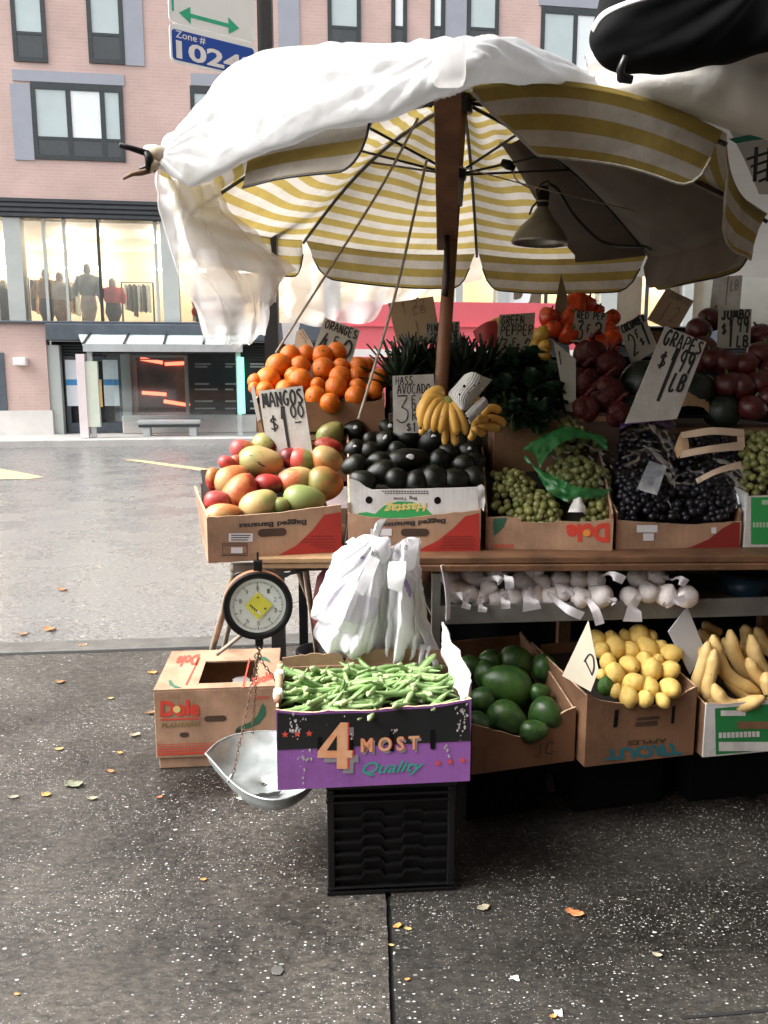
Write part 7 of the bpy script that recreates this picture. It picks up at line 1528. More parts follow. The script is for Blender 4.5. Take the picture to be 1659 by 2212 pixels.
for k, (u, v, Y, h, lb) in enumerate(((868, 842, 3.10, .20, 'leftmost dark pineapple crown right behind the avocado card'), (915, 830, 3.20, .20, 'second pineapple crown, just left of the umbrella pole'), (960, 836, 3.14, .20, 'pineapple crown standing behind the umbrella pole'), (1008, 842, 3.12, .20, 'pineapple crown just right of the umbrella pole'), (1052, 838, 3.16, .21, 'tall pineapple crown beside the green pepper card'), (890, 800, 3.34, .15, 'pineapple crown in the back row below the greenish card'), (990, 800, 3.34, .15, 'pineapple crown in the back row behind the pole'))): pineapple(u, v, Y, h, lb, k)
def pepper_fn(s):
    def f(p):
        x, y, z = p; a = atan2(y, x); k = 1 + .10 * cos(a * 4 + s) * (1 - abs(z) * .4); top = max(0, z - .72); return (x * k * (1 - .12 * (1 - z)), y * k * (1 - .12 * (1 - z)), z * 1.05 - top * 1.3 * (1 - math.hypot(x, y)))
    return f
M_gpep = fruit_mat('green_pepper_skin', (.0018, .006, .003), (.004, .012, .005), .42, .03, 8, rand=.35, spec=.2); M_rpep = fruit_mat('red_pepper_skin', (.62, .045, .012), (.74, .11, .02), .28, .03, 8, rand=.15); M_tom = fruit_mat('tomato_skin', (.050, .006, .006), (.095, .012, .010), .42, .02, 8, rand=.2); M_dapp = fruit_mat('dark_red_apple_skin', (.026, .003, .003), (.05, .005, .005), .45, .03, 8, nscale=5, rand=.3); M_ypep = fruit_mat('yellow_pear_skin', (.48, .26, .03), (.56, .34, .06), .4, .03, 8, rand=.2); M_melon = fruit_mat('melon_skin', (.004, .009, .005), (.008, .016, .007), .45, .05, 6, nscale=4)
pep_me = {n: [ball_mesh(n, m, pepper_fn(s)) for s in (0, 1.7)] for n, m in (('green_pepper', M_gpep), ('red_pepper', M_rpep))}
tom_me = ball_mesh('tomato', M_tom, lambda p: (p.x, p.y, p.z * .86 - .12 * max(0, p.z - .8))); app_me = ball_mesh('red_apple', M_dapp, lambda p: (p.x * (1 + .06 * p.z), p.y * (1 + .06 * p.z), p.z * .95 - .5 * max(0, p.z - .8))); pear_me = ball_mesh('yellow_mango', M_ypep, mango_fn(3)); mel_me = ball_mesh('watermelon', M_melon)
ps = MB(); ps.tube([Vector((0, 0, .72)), Vector((.02, 0, .95)), Vector((.10, 0, 1.12))], [.16, .09, .08], 7); pstem_me = ps.mesh('stem', M_gstem)
def heap_of(kind, mes, lst, cat, group, what, stem_me=None, sq=(1, 1, 1), rows_n=('upper', 'middle', 'lower')):
    lst = sorted(lst, key=lambda q: q[1]); n = len(lst); k3 = max(1, math.ceil(n / len(rows_n)))
    for ri, rn in enumerate(rows_n):
        for k, q in enumerate(sorted(lst[ri * k3:(ri + 1) * k3])):
            u, v, r_, Y = q; p = P(u, v, Y); r = r_ * MPP(p) * (1.3 if kind in ('red_apple', 'tomato', 'green_pepper') else 1.1)
            o = put(kind, mes[k % len(mes)], p, (rnd.uniform(-.9, .5), rnd.uniform(-.6, .6), rnd.uniform(0, 6)), tuple(r * s_ for s_ in sq), f'{ORD[k]} {what} from the left in the {rn} row of its heap', cat, group)
            if stem_me: put('stem', stem_me, (0, 0, 0), None, 1, parent=o)
heap_of('red_pepper', pep_me['red_pepper'], [(1184, 684, 20, 3.24), (1243, 662, 27, 3.3), (1264, 658, 22, 3.32), (1228, 690, 22, 3.26), (1292, 670, 13, 3.34), (1322, 688, 18, 3.3), (1312, 716, 20, 3.22), (1322, 738, 24, 3.18), (1228, 722, 22, 3.2), (1196, 712, 18, 3.2), (1290, 745, 24, 3.14), (1340, 720, 15, 3.28), (1255, 730, 20, 3.22)], 'pepper', 'red peppers on the back tier', 'red pepper', pstem_me)
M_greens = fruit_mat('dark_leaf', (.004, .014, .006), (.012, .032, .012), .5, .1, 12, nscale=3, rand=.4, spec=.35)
def greens(u, v, Y, r, lb, seed):
    r_ = random.Random(seed); c = P(u, v, Y); r = r * MPP(c); root = thing('leafy_greens', c - Vector((0, 0, r)), lb, 'greens', 'dark leafy greens on the back tier'); mb = MB()
    for i in range(34):
        a = r_.uniform(0, 6.28); el = r_.uniform(-.5, 1.5); d = Vector((cos(a) * cos(el), sin(a) * cos(el), sin(el))); sd = d.cross(Vector((.3, .2, 1))).normalized(); up = sd.cross(d); L_ = r * r_.uniform(1.0, 1.5); W_ = r * r_.uniform(.30, .5); rows = []
        for p_ in range(6):
            q = p_ / 5; row = []
            for w_ in (-1, -.6, -.25, .25, .6, 1):
                ww = W_ * math.sqrt(max(.02, 1 - (2 * q - 1.15) ** 2 / 1.4)); row.append(c + d * (L_ * (.2 + .8 * q)) + sd * ww * w_ + up * (r * (.16 * abs(w_) ** 2 + .12 * abs(w_) * sin(q * 17 + i + w_ * 3)) - r * .35 * q * q))
            rows.append(row)
        mb.grid(rows)
    mb.obj('leaf_crown', M_greens, root, True)
    mb = MB(); mb.tube([c - Vector((0, 0, r)), c - Vector((0, 0, r * .2)), c + Vector((0, 0, r * .4))], [.012, .012, .006], 7); mb.obj('stalk', M_gstem, root, True)
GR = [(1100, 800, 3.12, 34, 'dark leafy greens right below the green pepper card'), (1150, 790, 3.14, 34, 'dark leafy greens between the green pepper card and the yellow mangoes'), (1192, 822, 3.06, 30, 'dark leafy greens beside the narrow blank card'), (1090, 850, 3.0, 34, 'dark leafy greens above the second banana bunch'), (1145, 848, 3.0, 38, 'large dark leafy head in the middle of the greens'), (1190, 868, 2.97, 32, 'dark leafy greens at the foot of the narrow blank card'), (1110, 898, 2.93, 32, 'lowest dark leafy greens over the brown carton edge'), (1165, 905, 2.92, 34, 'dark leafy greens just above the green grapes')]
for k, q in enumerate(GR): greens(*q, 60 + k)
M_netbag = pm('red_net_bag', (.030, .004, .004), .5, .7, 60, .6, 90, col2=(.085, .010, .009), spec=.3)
def netbag(u, v, Y, rw, rh, lb, seed):
    c = P(u, v, Y); k = MPP(c); r_ = random.Random(seed); bumps = [Vector((r_.gauss(0, 1), r_.gauss(0, 1), r_.gauss(0, 1))).normalized() for _ in range(26)]
    root = thing('net_bag', c - Vector((0, 0, rh * k)), lb, 'net bag', 'dark red net bags on the back tier'); mb = MB(); mb.ball((0, 0, 0), 1, 40)
    vs = []
    for p in mb.v:
        m_ = max(p.normalized().dot(b_) for b_ in bumps); f = 1 - .9 * (1 - m_); vs.append(c + Vector((p.x * rw * k * f, p.y * rw * k * .8 * f, p.z * rh * k * f)))
    mb.v = vs; mb.obj('filled_net', M_netbag, root, True)
    mb = MB(); t_ = c + Vector((0, 0, rh * k * .9)); mb.tube([t_, t_ + Vector((.01, -.01, .02)), t_ + Vector((.03, -.02, .03))], [.012, .006, .012], 7); mb.obj('tied_neck', M_netbag, root, True)
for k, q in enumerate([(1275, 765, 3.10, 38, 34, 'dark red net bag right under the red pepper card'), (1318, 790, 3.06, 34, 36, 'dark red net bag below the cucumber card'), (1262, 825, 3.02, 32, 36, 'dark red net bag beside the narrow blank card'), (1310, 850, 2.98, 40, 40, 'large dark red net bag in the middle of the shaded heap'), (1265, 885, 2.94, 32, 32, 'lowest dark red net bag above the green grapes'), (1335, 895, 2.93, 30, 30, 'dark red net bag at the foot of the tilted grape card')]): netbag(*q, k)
heap_of('yellow_mango', [pear_me], [(1170, 722, 16, 3.2), (1178, 748, 14, 3.17), (1174, 768, 17, 3.13), (1158, 745, 13, 3.2), (1160, 772, 12, 3.16), (1076, 704, 16, 3.34), (1048, 716, 15, 3.36)], 'mango', 'small yellow mangoes between the pepper heaps', 'small yellow mango', None, (1.1, 1, 1), ('upper', 'lower'))
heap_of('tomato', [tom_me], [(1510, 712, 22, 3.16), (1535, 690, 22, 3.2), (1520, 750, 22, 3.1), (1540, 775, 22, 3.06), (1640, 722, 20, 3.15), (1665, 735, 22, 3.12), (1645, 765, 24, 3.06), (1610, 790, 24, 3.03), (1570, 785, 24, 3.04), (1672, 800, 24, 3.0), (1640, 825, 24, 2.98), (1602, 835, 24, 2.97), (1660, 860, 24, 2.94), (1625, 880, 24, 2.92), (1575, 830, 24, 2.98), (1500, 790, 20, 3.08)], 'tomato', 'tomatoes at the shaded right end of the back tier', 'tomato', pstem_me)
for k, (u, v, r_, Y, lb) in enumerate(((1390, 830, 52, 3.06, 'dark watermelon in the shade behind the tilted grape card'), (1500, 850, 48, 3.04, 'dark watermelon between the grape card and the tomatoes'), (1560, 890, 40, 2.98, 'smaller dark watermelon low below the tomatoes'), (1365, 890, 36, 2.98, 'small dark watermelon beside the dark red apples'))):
    p = P(u, v, Y); o = put('watermelon', mel_me, p, (.3, .8, k), r_ * MPP(p), lb, 'watermelon', 'watermelons on the back tier'); put('stem', pstem_me, (0, 0, 0), None, .5, parent=o)
mb = MB(); mb.grid(cloth([RP((1022, 716, 3.3), (1052, 697, 3.28), (1072, 692, 3.28)), RP((1030, 735, 3.28), (1056, 722, 3.26), (1080, 724, 3.26)), RP((1045, 752, 3.26), (1066, 750, 3.25), (1086, 758, 3.26))], 10, 10, .008, 20)); tag(mb.obj('red_paper', pm('red_paper', (.34, .03, .03), .6, .2, 8), smooth=True, solid=.003), 'folded dark red paper wrap between the pineapples and the green pepper card', 'paper wrap')
# dark carton below the green peppers and other risers to carry the back tier
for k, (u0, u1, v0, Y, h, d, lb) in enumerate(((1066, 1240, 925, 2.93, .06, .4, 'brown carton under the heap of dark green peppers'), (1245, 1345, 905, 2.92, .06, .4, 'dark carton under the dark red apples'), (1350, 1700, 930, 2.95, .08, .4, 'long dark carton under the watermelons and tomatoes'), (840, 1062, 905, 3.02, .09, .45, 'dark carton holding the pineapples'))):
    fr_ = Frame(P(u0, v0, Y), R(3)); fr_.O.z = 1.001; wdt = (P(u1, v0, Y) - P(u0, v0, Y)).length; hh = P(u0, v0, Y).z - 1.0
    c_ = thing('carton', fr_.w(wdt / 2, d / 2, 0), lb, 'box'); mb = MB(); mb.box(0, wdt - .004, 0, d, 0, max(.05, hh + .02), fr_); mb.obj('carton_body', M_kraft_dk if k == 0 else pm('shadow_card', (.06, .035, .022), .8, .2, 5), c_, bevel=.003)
    mb = MB(); mb.box(.01, wdt - .014, -.002, -.0005, max(.05, hh + .02) - .03, max(.05, hh + .02) - .012, fr_); mb.obj('tape', M_kraft_dk, c_)

# ------------------------------------------------------------------ hanging scale, chains and pan
SY = 2.38
sc_c = P(557, 1307, SY); k = MPP(sc_c); syw = R(12)
scale = thing('hanging_scale', sc_c, 'round dial hanging scale with a black rim below the corner of the table', 'scale')
M_dial = pm('dial_face', (.66, .69, .67), .45, .04, 6); M_dinks = pm('dial_ink', (.12, .12, .12), .6, .2, 10); M_yell = pm('yellow_sticker', (.60, .56, .06), .5, .08, 10); M_copper = pm('copper_band', (.40, .16, .09), .4, .2, 10)
T = Matrix.Translation(sc_c) @ Matrix.Rotation(syw, 4, 'Z') @ Matrix.Rotation(pi / 2, 4, 'X')
mb = MB(); mb.lathe([(0, -.05), (66 * k, -.05), (70 * k, -.045), (73 * k, 0), (75 * k, .012), (72 * k, .018), (62 * k, .012), (60 * k, .006), (0, .006)], 48, T); body = mb.obj('body', M_black, scale, True)
mb = MB(); mb.lathe([(0, .0075), (60 * k, .0075)], 48, T); dial = mb.obj('dial', M_dial, scale)
mb = MB(); mb.lathe([(70.2 * k, -.047), (74 * k, -.03), (74.2 * k, -.01), (73.4 * k, -.006)], 48, T); mb.obj('copper_band', M_copper, body, True)
sfr = Frame(T @ Vector((0, 0, .0075)), syw)
mb = MB()
for i in range(100):
    a = 2 * pi * i / 100; r0 = (50 if i % 10 else 46) * k; r1 = 54 * k; w_ = .0007 if i % 5 else .0012
    mb.flat([(r0 * sin(a) - w_ * cos(a), r0 * cos(a) + w_ * sin(a)), (r1 * sin(a) - w_ * cos(a), r1 * cos(a) + w_ * sin(a)), (r1 * sin(a) + w_ * cos(a), r1 * cos(a) - w_ * sin(a)), (r0 * sin(a) + w_ * cos(a), r0 * cos(a) - w_ * sin(a))], -.0006, sfr)
for i in range(10):
    a = 2 * pi * i / 10; x, z = 39 * k * sin(a), 39 * k * cos(a); h = 5 * k; print_text(mb, sfr, [(x - h * .6, z + h), (x + h * .6, z + h), (x + h * .6, z - h), (x - h * .6, z - h)], str(i), y=-.0008)
mb.obj('dial_print', M_dinks, dial)
mb = MB(); mb.flat([(-.001, 0), (-.001, 46 * k), (.001, 46 * k), (.001, 0)], -.003, sfr); mb.obj('needle', pm('needle_red', (.4, .05, .04), .5, .1, 10), dial)
mb = MB(); q = 31 * k; mb.prism([(0, q), (q * 1.0, q * .05), (.02 * q, -q), (-q * .92, .08 * q)], -.0055, -.004, sfr); ys = mb.obj('yellow_sticker', M_yell, dial)
mb = MB(); 
for i in range(4): x = -16 * k + i * 4 * k; z = 1 * k - i * 4 * k; mb.flat([(x, z + 4 * k), (x + 2.6 * k, z + 2 * k), (x + .6 * k, z - 2 * k), (x - 2 * k, z)], -.0061, sfr)
mb.flat([(-2 * k, 21 * k), (2 * k, 21 * k), (2 * k, 18 * k), (-2 * k, 18 * k)], -.0061, sfr); mb.flat([(13 * k, -4 * k), (17 * k, -4 * k), (17 * k, -8 * k), (13 * k, -8 * k)], -.0061, sfr); mb.obj('small_print', M_pink, ys)
mb = MB(); mb.flat([(-4 * k, -12 * k), (3 * k, -19 * k), (6 * k, -16 * k), (-1 * k, -9 * k)], -.0061, sfr); mb.obj('white_patch', M_label, ys)
top = sc_c + Vector((0, .02, 74 * k)); mb = MB(); mb.box(top.x - .012, top.x + .012, top.y - .012, top.y + .012, top.z - .01, top.z + .03); mb.tube([top + Vector((0, 0, .028)), top + Vector((.0, 0, .055))], .004, 6); mb.obj('top_bracket', M_black, scale, bevel=.003)
bot = sc_c + Vector((0, .0, -74 * k)); mb = MB(); mb.box(bot.x - .011, bot.x + .011, bot.y + .0, bot.y + .02, bot.z - .026, bot.z + .008); mb.tube([bot + Vector((0, .01, -.024)), bot + Vector((-.008, .01, -.034)), bot + Vector((0, .01, -.044)), bot + Vector((.008, .01, -.036)), bot + Vector((.002, .01, -.028))], .003, 6); mb.obj('bottom_hook', M_black, scale)
mb = MB(); a0_ = P(486, 1262, 2.44); pts = [P(505, 1246, 2.46), P(560, 1236, 2.46), P(620, 1240, 2.5), P(690, 1222, 2.55), P(770, 1212, 2.6)]
for off_ in (0, .008): mb.tube([q + Vector((0, 0, off_ * sin(i))) for i, q in enumerate(spline(pts, 24))], .005, 6)
mb.obj('hanging_wire', M_blacksteel, scale, True)
# pan: an open scoop with a pointed lip, hung on three chains
M_pan = pm('galvanised_tin', (.42, .46, .46), .34, .22, 14, .12, 30, metal=.55)
pz = G(500, 1660).z + .282
def pp(u, v, z=pz): return G(u, v, z)
rim_px = [(444, 1628), (470, 1604), (505, 1588), (560, 1580), (630, 1584), (690, 1606), (705, 1648), (680, 1692), (635, 1720), (585, 1728), (535, 1714), (495, 1684), (466, 1652)]
rimp = spline([pp(u, v) for u, v in rim_px + rim_px[:1]], 64)[:-1]
cen = sum(rimp, Vector()) / len(rimp); pan = thing('scale_pan', cen - Vector((0, 0, .085)), 'galvanised tin weighing pan with a pointed lip hung on chains by the okra box', 'scale pan')
rings = []
for t, dz in ((1.0, .0), (.985, -.004), (.93, -.025), (.83, -.052), (.66, -.072), (.4, -.081), (.05, -.084)):
    rings.append([cen + (q - cen) * t + Vector((0, 0, dz + (.012 * (1 - t)))) for q in rimp])
mb = MB(); mb.grid(rings, closed=True); po = mb.obj('bowl', M_pan, pan, True, solid=.002)
mb = MB(); mb.tube(rimp + rimp[:1], .0028, 6, cap=False); mb.obj('rolled_rim', M_pan, po, True)
mb = MB(); mb.grid(cloth([[cen + Vector((x, y, -.066 + .002 * sin(x * 40))) for x, y in rr_] for rr_ in (((-.06, -.075), (-.01, -.085), (.05, -.075)), ((-.07, -.05), (-.01, -.062), (.06, -.05)))], 16, 6, .006, 40)); mb.obj('wet_dirt_stain', M_joint, po, True)
for u, v, c_, nm in ((532, 1702, (.70, .62, .48), 'pale'), (556, 1696, (.62, .30, .07), 'orange')):
    p = cen + Vector((-.045 if nm == 'pale' else -.01, -.105, -.058)); mb = MB(); mb.grid([[p + Vector((.018 * a, .008 * b_ * (1 - a * a), .003 * a * a)) for b_ in (-1, 0, 1)] for a in (-1, -.5, 0, .5, 1)]); tag(mb.obj('fallen_leaf', pm(nm + '_leaf', c_, .7, .2, 30), smooth=True, solid=.001), f'small {nm} leaf lying in the tin weighing pan', 'leaf')
hk_ = bot + Vector((0, .01, -.042)); ring = P(557, 1418, 2.37)
M_chain = pm('rusty_chain', (.13, .075, .05), .6, .5, 30, metal=.5)
def chain(a, b_, parent, r=.0042):
    mb = MB(); d = b_ - a; n = max(3, int(d.length / (r * 2.9))); dn = d.normalized(); s0 = dn.cross(Vector((0, 1, 0))).normalized(); s1 = dn.cross(s0)
    for i in range(n):
        c = a + d * ((i + .5) / n); sd = s0 if i % 2 else s1
        mb.tube([c + dn * cos(q) * r * 1.9 + sd * sin(q) * r for q in [2 * pi * j / 8 for j in range(9)]], r * .30, 4, cap=False)
    return mb.obj('chain', M_chain, parent, True)
for q in (pp(502, 1680), pp(545, 1583), pp(700, 1610)): chain(ring, q, pan)
chain(hk_, ring, pan); mb = MB(); mb.tube([ring + Vector((.010 * cos(q), 0, .010 * sin(q))) for q in [2 * pi * j / 12 for j in range(13)]], .002, 5, cap=False); mb.obj('ring', M_chain, pan, True)
mb = MB(); lg = pp(502, 1680); mb.tube([lg + Vector((0, -.004, .012)), lg + Vector((-.012, -.006, -.01))], .004, 6); mb.obj('shiny_clip', M_pan, pan, True)
# ------------------------------------------------------------------ white shopping bags on a hook
M_bag = fabric('white_shopping_bag', (.88, .88, .91), .28, .03, rough=.32, var=.02, bump=.35, gloss=.4, bscale=16); M_lav = fabric('lavender_bag_print', (.74, .71, .80), .3, .03, rough=.35, var=.04, bump=.35, bscale=16); M_vio = fabric('violet_bag_print', (.42, .34, .60), .25, 0, rough=.4)
BY = 2.36
def pip(poly, x, y):
    s_ = False
    for (x0, y0), (x1, y1) in zip(poly, poly[1:] + poly[:1]):
        if (y0 > y) != (y1 > y) and x < (x1 - x0) * (y - y0) / (y1 - y0) + x0: s_ = not s_
    return s_
def bag(label, rows_, prints=(), nx=90, ny=90, wr=.007, seed=1, fold=0, freq=2, back=.03, handles=()):
    base = [[P(u, v, BY + dy) for u, v, dy in rr_] for rr_ in rows_]
    r_ = thing('shopping_bag', base[-1][len(base[-1]) // 2], label, 'plastic bag', 'white shopping bags hung on the table front')
    g = cloth(base, nx, ny, wr, 7, seed, .006, 14)
    hub = P(822, 1150, BY)
    for i9, r9 in enumerate(g):
        for j9, q9 in enumerate(r9):
            dx9, dz9 = q9.x - hub.x, hub.z - q9.z; an9 = atan2(dx9, max(dz9, .001)); ds9 = min(1, math.hypot(dx9, dz9) / .10)
            tri = abs(((an9 * 7 + seed + .6 * noise.noise(q9 * 6)) % 2) - 1) - .5; tr2 = abs(((an9 * 17 + seed * 2 + .9 * noise.noise(q9 * 8)) % 2) - 1) - .5
            r9[j9] = q9 + Vector((0, (.022 * tri + .009 * tr2) * ds9, 0))
    if fold: g = folds(g, fold, freq, seed, seed)
    pxr = cloth([[Vector((u, v, 0)) for u, v, dy in rr_] for rr_ in rows_], nx, ny)
    mb = MB(); mb.grid(g); mi = []
    for i in range(ny):
        for j in range(nx):
            c = (pxr[i][j] + pxr[i + 1][j + 1]) / 2; q = 0
            for n_, poly in prints:
                if pip(poly, c.x, c.y): q = n_
            mi.append(q)
    mb.mi = mi; mb.obj('front_sheet', [M_bag, M_lav, M_vio], r_, True)
    bk_ = cloth([[q + Vector((0, back, -.004)) for q in rr_] for rr_ in base], 40, 40, wr * 1.3, 8, seed + 9, .012, 14); mb = MB(); mb.grid(bk_); mb.obj('back_sheet', M_bag, r_, True)
    for hpx in handles:
        mb = MB(); mb.grid(cloth([[P(u, v, BY + dy) for u, v, dy in rr_] for rr_ in hpx], 14, 24, .004, 20, seed)); mb.obj('handle', M_bag, r_, True)
    return r_
def zb2(zx, zy): return (900 + zx * .4219) / 1.507, (1700 + zy * .4219) / 1.507
heart = [zb2(*q) for q in ((385, 480), (430, 430), (490, 420), (530, 470), (545, 520), (610, 560), (700, 560), (780, 590), (790, 650), (760, 740), (690, 800), (600, 790), (500, 740), (420, 680), (395, 600))]
h2 = [zb2(*q) for q in ((490, 420), (560, 390), (585, 400), (550, 450), (530, 475))]
txt = [zb2(*q) for q in ((392, 480), (425, 478), (428, 500), (392, 505))]; txt2 = [zb2(*q) for q in ((632, 255), (680, 262), (680, 290), (632, 280))]; txt3 = [zb2(*q) for q in ((985, 440), (1005, 430), (1025, 560), (1010, 590))]
def zr(rows_): return [[(*zb2(a, b_), d) for a, b_, d in rr_] for rr_ in rows_]
bag('front white shopping bag with a pale lavender heart print', zr([[(620, 150, .03), (690, 120, .0), (760, 130, .0), (830, 170, .02)], [(500, 200, .03), (620, 230, -.03), (740, 240, -.04), (820, 260, .0)], [(420, 330, .04), (560, 400, -.05), (720, 420, -.06), (850, 400, .0)], [(350, 520, .04), (520, 580, -.07), (700, 590, -.07), (830, 560, .0)], [(280, 715, .04), (480, 760, -.07), (680, 800, -.07), (800, 740, .01)], [(420, 790, .03), (560, 850, -.06), (670, 910, -.06), (760, 850, .0)]]), [(1, heart), (1, h2), (2, txt), (2, txt2)], seed=2, handles=[zr([[(535, 155, .0), (590, 115, -.01)], [(600, 190, -.02), (650, 160, -.03)], [(640, 200, .0), (690, 180, 0)]]), zr([[(720, 250, -.06), (800, 290, -.06)], [(660, 400, -.10), (740, 430, -.10)], [(610, 520, -.11), (665, 570, -.11)]])])
bag('white shopping bag bulging lowest under the heart printed one', zr([[(480, 560, .05), (600, 600, .0), (740, 600, -.01), (850, 560, .03)], [(340, 780, .05), (500, 800, -.03), (680, 820, -.05), (830, 760, .02)], [(300, 880, .05), (470, 910, -.05), (660, 930, -.06), (800, 880, .02)], [(370, 975, .04), (500, 1000, -.04), (650, 1015, -.05), (800, 970, .02)], [(440, 1020, .05), (540, 1035, .0), (670, 1045, .0), (790, 1010, .03)]]), seed=6, fold=.012, freq=3)
bag('tall white shopping bag with a violet mark on the rack side', zr([[(850, 220, .02), (930, 180, -.02), (1000, 120, -.02), (1100, 125, .02)], [(830, 320, .02), (900, 330, -.02), (1000, 300, -.03), (1085, 300, .02)], [(830, 480, .02), (900, 480, -.02), (1000, 470, -.04), (1110, 430, .02)], [(800, 700, .02), (880, 720, -.03), (990, 720, -.05), (1105, 690, .02)], [(790, 950, .02), (870, 970, -.02), (960, 1000, -.04), (1100, 900, .02)], [(860, 990, .02), (900, 1000, .0), (960, 1065, -.02), (1085, 970, .02)]]), [(2, txt3)], seed=9, fold=.022, freq=3.5, handles=[zr([[(870, 300, -.05), (1000, 300, -.05)], [(855, 400, -.08), (995, 400, -.08)], [(860, 510, -.09), (960, 545, -.09)]]), zr([[(1015, 125, -.03), (1105, 130, -.02)], [(1015, 240, -.05), (1085, 250, -.04)], [(1010, 380, -.05), (1070, 360, -.03)]])])
bag('narrow white shopping bag trailing down to the torn flap', zr([[(960, 560, .04), (1010, 580, .0), (1060, 560, .0), (1115, 430, .02)], [(1010, 760, .04), (1060, 780, .0), (1100, 780, .0), (1130, 720, .02)], [(1060, 880, .04), (1110, 900, .0), (1150, 880, .0), (1190, 840, .02)], [(1110, 960, .05), (1160, 980, .02), (1210, 1000, .0), (1260, 980, .02)], [(1180, 1040, .06), (1220, 1050, .03), (1250, 1050, .02), (1285, 1035, .02)]]), seed=13, fold=.012, freq=2.5)
bag('crumpled fanned white bag end lying on the back of the okra box', zr([[(1060, 1000, .02), (1120, 960, .0), (1190, 980, .0), (1240, 1040, .02)], [(1040, 1050, .02), (1110, 1010, -.02), (1180, 1030, -.03), (1260, 1080, .0)], [(1020, 1100, .02), (1100, 1060, -.02), (1180, 1090, -.04), (1335, 1105, .0)], [(1020, 1120, .02), (1110, 1110, -.01), (1200, 1110, -.02), (1330, 1115, .02)]]), seed=17, fold=.02, freq=5, nx=70, ny=40, wr=.008)
hkx = thing('bag_hook', P(820, 1140, 2.40), 'grey metal hook on the avocado box holding the white shopping bags', 'hook')
mb = MB(); mb.grid(cloth([RP((822, 1122, 2.50), (838, 1122, 2.50)), RP((812, 1130, 2.46), (830, 1132, 2.46)), RP((806, 1150, 2.44), (822, 1152, 2.44)), RP((800, 1170, 2.36), (816, 1176, 2.36)), RP((804, 1186, 2.31), (816, 1192, 2.31)), RP((814, 1200, 2.30), (820, 1206, 2.30))], 4, 20)); mb.obj('metal_strip', pm('dull_steel', (.42, .42, .42), .35, .15, 20, metal=.6), hkx, True, solid=.003)
mb = MB(); c0 = P(822, 1186, BY - .02); mb.ball(c0, (.035, .03, .04), 20); mb.v = [q + Vector((1, 1, 1)) * .012 * noise.noise(q * 30) for q in mb.v]; mb.obj('knotted_handles', M_bag, hkx, True)
# ------------------------------------------------------------------ onion sack, bucket
ons = thing('onion_sack', P(690, 1370, 2.9), 'red mesh onion sack hanging behind the white shopping bags', 'sack')
g = [[P(u, v, 2.9) + Vector((0, .06 * cos(a), 0)) + Vector((hw * sin(a), 0, 0)) for a in [2 * pi * j / 20 for j in range(20)]] for u, v, hw in ((712, 1222, .01), (712, 1245, .045), (712, 1290, .058), (710, 1340, .055), (706, 1372, .03), (704, 1380, .005))]
g = [[q + Vector((1, 1, 0)) * .01 * noise.noise(q * 22) for q in r] for r in g]; mb = MB(); mb.grid(g, closed=True); mb.obj('mesh_sack', pm('red_mesh', (.20, .02, .03), .6, .6, 40, .5, 60, col2=(.10, .01, .02)), ons, True)
mb = MB(); mb.tube([P(712, 1224, 2.9), P(712, 1212, 2.9)], [.008, .014], 8); mb.obj('tied_neck', pm('red_net_knot', (.26, .02, .03), .6, .3, 30), ons, True)
bu = thing('black_bucket', G(678, 1470), 'black bucket standing behind the okra box under the onion sack', 'bucket'); T = Matrix.Translation(G(688, 1478)); hb2 = .155
mb = MB(); mb.lathe([(0, .004), (.075, .004), (.095, hb2), (.10, hb2), (.10, hb2 + .012), (.091, hb2 + .012), (.070, .012), (0, .012)], 26, T); mb.obj('bucket_body', M_black, bu, True)
mb = MB(); mb.tube([T @ Vector((-.1, 0, hb2)), T @ Vector((-.07, -.05, hb2 - .06)), T @ Vector((0, -.09, hb2 - .09)), T @ Vector((.07, -.05, hb2 - .06)), T @ Vector((.1, 0, hb2))], .004, 6); mb.obj('handle', M_blacksteel, bu, True)
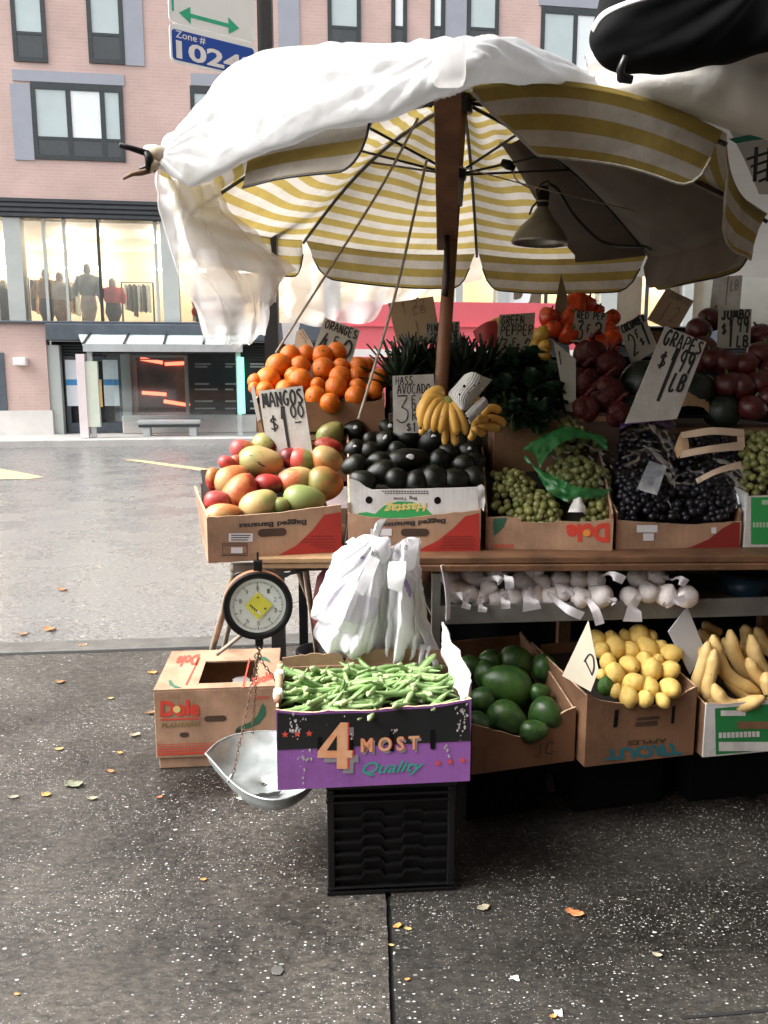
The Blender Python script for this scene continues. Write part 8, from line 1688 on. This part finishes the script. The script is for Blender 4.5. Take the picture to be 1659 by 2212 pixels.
# ------------------------------------------------------------------ fallen leaves and litter on the pavement and road
LEAFC = {'yellow': (.38, .28, .10), 'orange': (.58, .25, .07), 'pale': (.30, .27, .19), 'brown': (.22, .12, .06), 'rust': (.45, .16, .06), 'green grey': (.16, .17, .11)}
LM = {k: pm(k.replace(' ', '_') + '_leaf_skin', c_, .65, .25, 40, .2, 60) for k, c_ in LEAFC.items()}
LV_ = [(1044, 1964, 20, 'pale', 'pale oval leaf lying to the right of the milk crate'), (1242, 1976, 26, 'rust', 'curled rusty leaf on the pavement well right of the crate'), (858, 2003, 14, 'orange', 'upright orange leaf at the pavement joint below the crate'), (882, 2009, 11, 'yellow', 'small yellow leaf beside the upright orange one'), (846, 2044, 8, 'yellow', 'tiny yellow leaf in the dark pavement joint'), (440, 1902, 9, 'orange', 'small orange leaf left of the milk crate'), (292, 2340 - 750, 16, 'pale', 'pale leaf left of the plantain carton'), (160, 1698, 30, 'green grey', 'long greyish green leaf on the pavement at the left'), (100, 1719, 16, 'orange', 'orange leaf at the left between two pale ones'), (30, 1724, 15, 'pale', 'pale leaf nearest the left edge of the pavement'), (200, 1727, 15, 'pale', 'pale leaf right of the orange one'), (240, 1510, 9, 'yellow', 'yellow speck of leaf left of the carton logo'), (128, 1620, 13, 'yellow', 'dull yellow leaf at the left above the grey green one'), (260, 1628, 10, 'orange', 'small orange leaf left of the carton base'), (240, 1668, 12, 'rust', 'reddish leaf just below and left of the carton'), (326, 1542, 18, 'brown', 'brown leaf near the left side of the carton'), (130, 1475, 16, 'brown', 'dark wet leaf in the damp patch near the kerb'), (330, 1455, 14, 'orange', 'orange leaf near the back of the plantain carton'), (108, 1362, 22, 'rust', 'rusty leaf in the road gutter at the far left'), (50, 1372, 16, 'brown', 'dark brown leaf in the road gutter at the far left'), (180, 1396, 12, 'orange', 'orange leaf on the kerb line'), (135, 1276, 16, 'rust', 'rust coloured leaf out on the wet road'), (345, 1724, 9, 'rust', 'reddish speck of leaf on the pavement left of the pan'), (604, 1300, 10, 'rust', 'red leaf on the road behind the hanging scale'), (1255, 1718, 8, 'yellow', 'yellow scrap in the dark under the lemon carton'), (37, 2150, 8, 'orange', 'tiny orange scrap at the lower left of the pavement'), (1196, 2198, 12, 'orange', 'orange scrap at the very bottom of the pavement'), (880, 2118, 8, 'orange', 'small orange scrap low on the pavement right of the joint'), (1420, 2065, 14, 'pale', 'broken pale leaf low on the right of the pavement'), (600, 2098, 18, 'pale', 'flat round pale spot of gum on the pavement in front')]
for k, (u, v, r_, c_, lb) in enumerate(LV_):
    road_ = v < 1390; p = G(u, v, RZ if road_ else 0); r = r_ * MPP(p) * .76; rn_ = random.Random(k); a0_ = rn_.uniform(-.6, .6); g = []
    gum = 'gum' in lb
    for i in range(9):
        t = i / 8 * 2 - 1; w_ = (.42 if not gum else .85) * math.sqrt(max(0, 1 - t * t)) * (1 + .2 * rn_.uniform(-1, 1)); row = []
        for s_ in (-1, -.5, 0, .5, 1):
            x, y = t * r, s_ * w_ * r * 1.3; lift = (0 if gum else .25 * r * (abs(s_) ** 1.5) * rn_.uniform(.3, 1) + .18 * r * t * t); row.append(p + Vector((x * cos(a0_) - y * sin(a0_), x * sin(a0_) + y * cos(a0_), .003 + lift)))
        g.append(row)
    mb = MB(); mb.grid(g); o = mb.obj('gum_spot' if gum else 'fallen_leaf', LM[c_] if not gum else pm('gum', (.07, .068, .062), .7, .1, 20), smooth=True, solid=.0012); tag(o, lb, 'gum' if gum else 'leaf', None if gum else 'fallen leaves')
for (u, v, lb) in ((1206, 2190, 'small white plastic scrap at the bottom edge of the pavement'), (1112, 2115, 'small lilac scrap of film low on the pavement')):
    p = G(u, v); mb = MB(); mb.grid(cloth([[p + Vector((x * .009, y * .009, .003 + .003 * (x * y))) for x in (-1, 0, 1)] for y in (-1, 0, 1)], 8, 8, .006, 90)); tag(mb.obj('litter_scrap', M_label, smooth=True, solid=.001), lb, 'scrap', 'small plastic scraps on the pavement')

# ------------------------------------------------------------------ unseen building sized to shade the stall, and a stall added for shade
wbf = Frame((-3.5, -3.2, 0), R(6))
bw = thing('shop_building', wbf.w(8, -1, 0), 'tall dark shop building behind the viewer on the near pavement', 'building')
mb = MB(); mb.box(0, 28, -1.2, 0, .003, 11, wbf); mb.obj('wall', M_kraft_dk, bw)
mb = MB(); mb.box(.5, 27, .002, .05, .6, 2.8, wbf); mb.obj('shop_window', M_sillglass, bw)
nsf = Frame((2.0, 2.35, 0), R(5))
ns = thing('unseen_shade_stall', nsf.w(1.2, .6, 0), 'dark stall block added out of view beside the fruit table for shade', 'stall')  # unseen block, added to keep light off the stall from the right
mb = MB(); mb.box(0, 2.6, 0, 1.3, .003, 1.1, nsf); mb.obj('counter', M_kraft_dk, ns)
mb = MB(); mb.box(-.1, 2.8, -.3, 1.6, 2.25, 2.3, nsf); mb.obj('roof', M_tarp, ns)
for x in (0, 2.5): 
    mb = MB(); mb.box(x, x + .06, 1.2, 1.26, 1.1, 2.25, nsf); mb.obj('post', M_blacksteel, ns)
# ------------------------------------------------------------------ light: an overcast afternoon
SUN_EL, SUN_AZ = R(48), R(-95)       # sun azimuth from +Y towards +X
sd = Vector((sin(SUN_AZ) * cos(SUN_EL), cos(SUN_AZ) * cos(SUN_EL), sin(SUN_EL)))
sl = bpy.data.lights.new('sun', 'SUN'); sl.energy = 1.1; sl.angle = R(35); sl.color = (1, .97, .93)
so = bpy.data.objects.new('sun', sl); COL.objects.link(so); so.rotation_euler = sd.to_track_quat('Z', 'Y').to_euler(); so.location = sd * 50
w = bpy.data.worlds.new('World'); sc.world = w; w.use_nodes = True; nt = w.node_tree
sky = nt.nodes.new('ShaderNodeTexSky'); sky.sky_type = 'NISHITA'; sky.sun_disc = False; sky.sun_elevation = SUN_EL; sky.sun_rotation = SUN_AZ; sky.dust_density = 6; sky.air_density = 1.2; sky.ozone_density = .6
hs = nt.nodes.new('ShaderNodeHueSaturation'); hs.inputs['Saturation'].default_value = .22
nt.links.new(sky.outputs[0], hs.inputs['Color']); bgn = nt.nodes['Background']; nt.links.new(hs.outputs[0], bgn.inputs['Color']); bgn.inputs['Strength'].default_value = .13
vs_ = sc.view_settings; vs_.view_transform = 'Standard'; vs_.look = 'None'; vs_.exposure = 2.0; vs_.gamma = 1; vs_.use_curve_mapping = False
sc.render.engine = 'CYCLES'; sc.cycles.max_bounces = 8; sc.cycles.transparent_max_bounces = 16; sc.cycles.use_denoising = True; sc.cycles.sample_clamp_indirect = 6; sc.cycles.caustics_reflective = False; sc.cycles.caustics_refractive = False
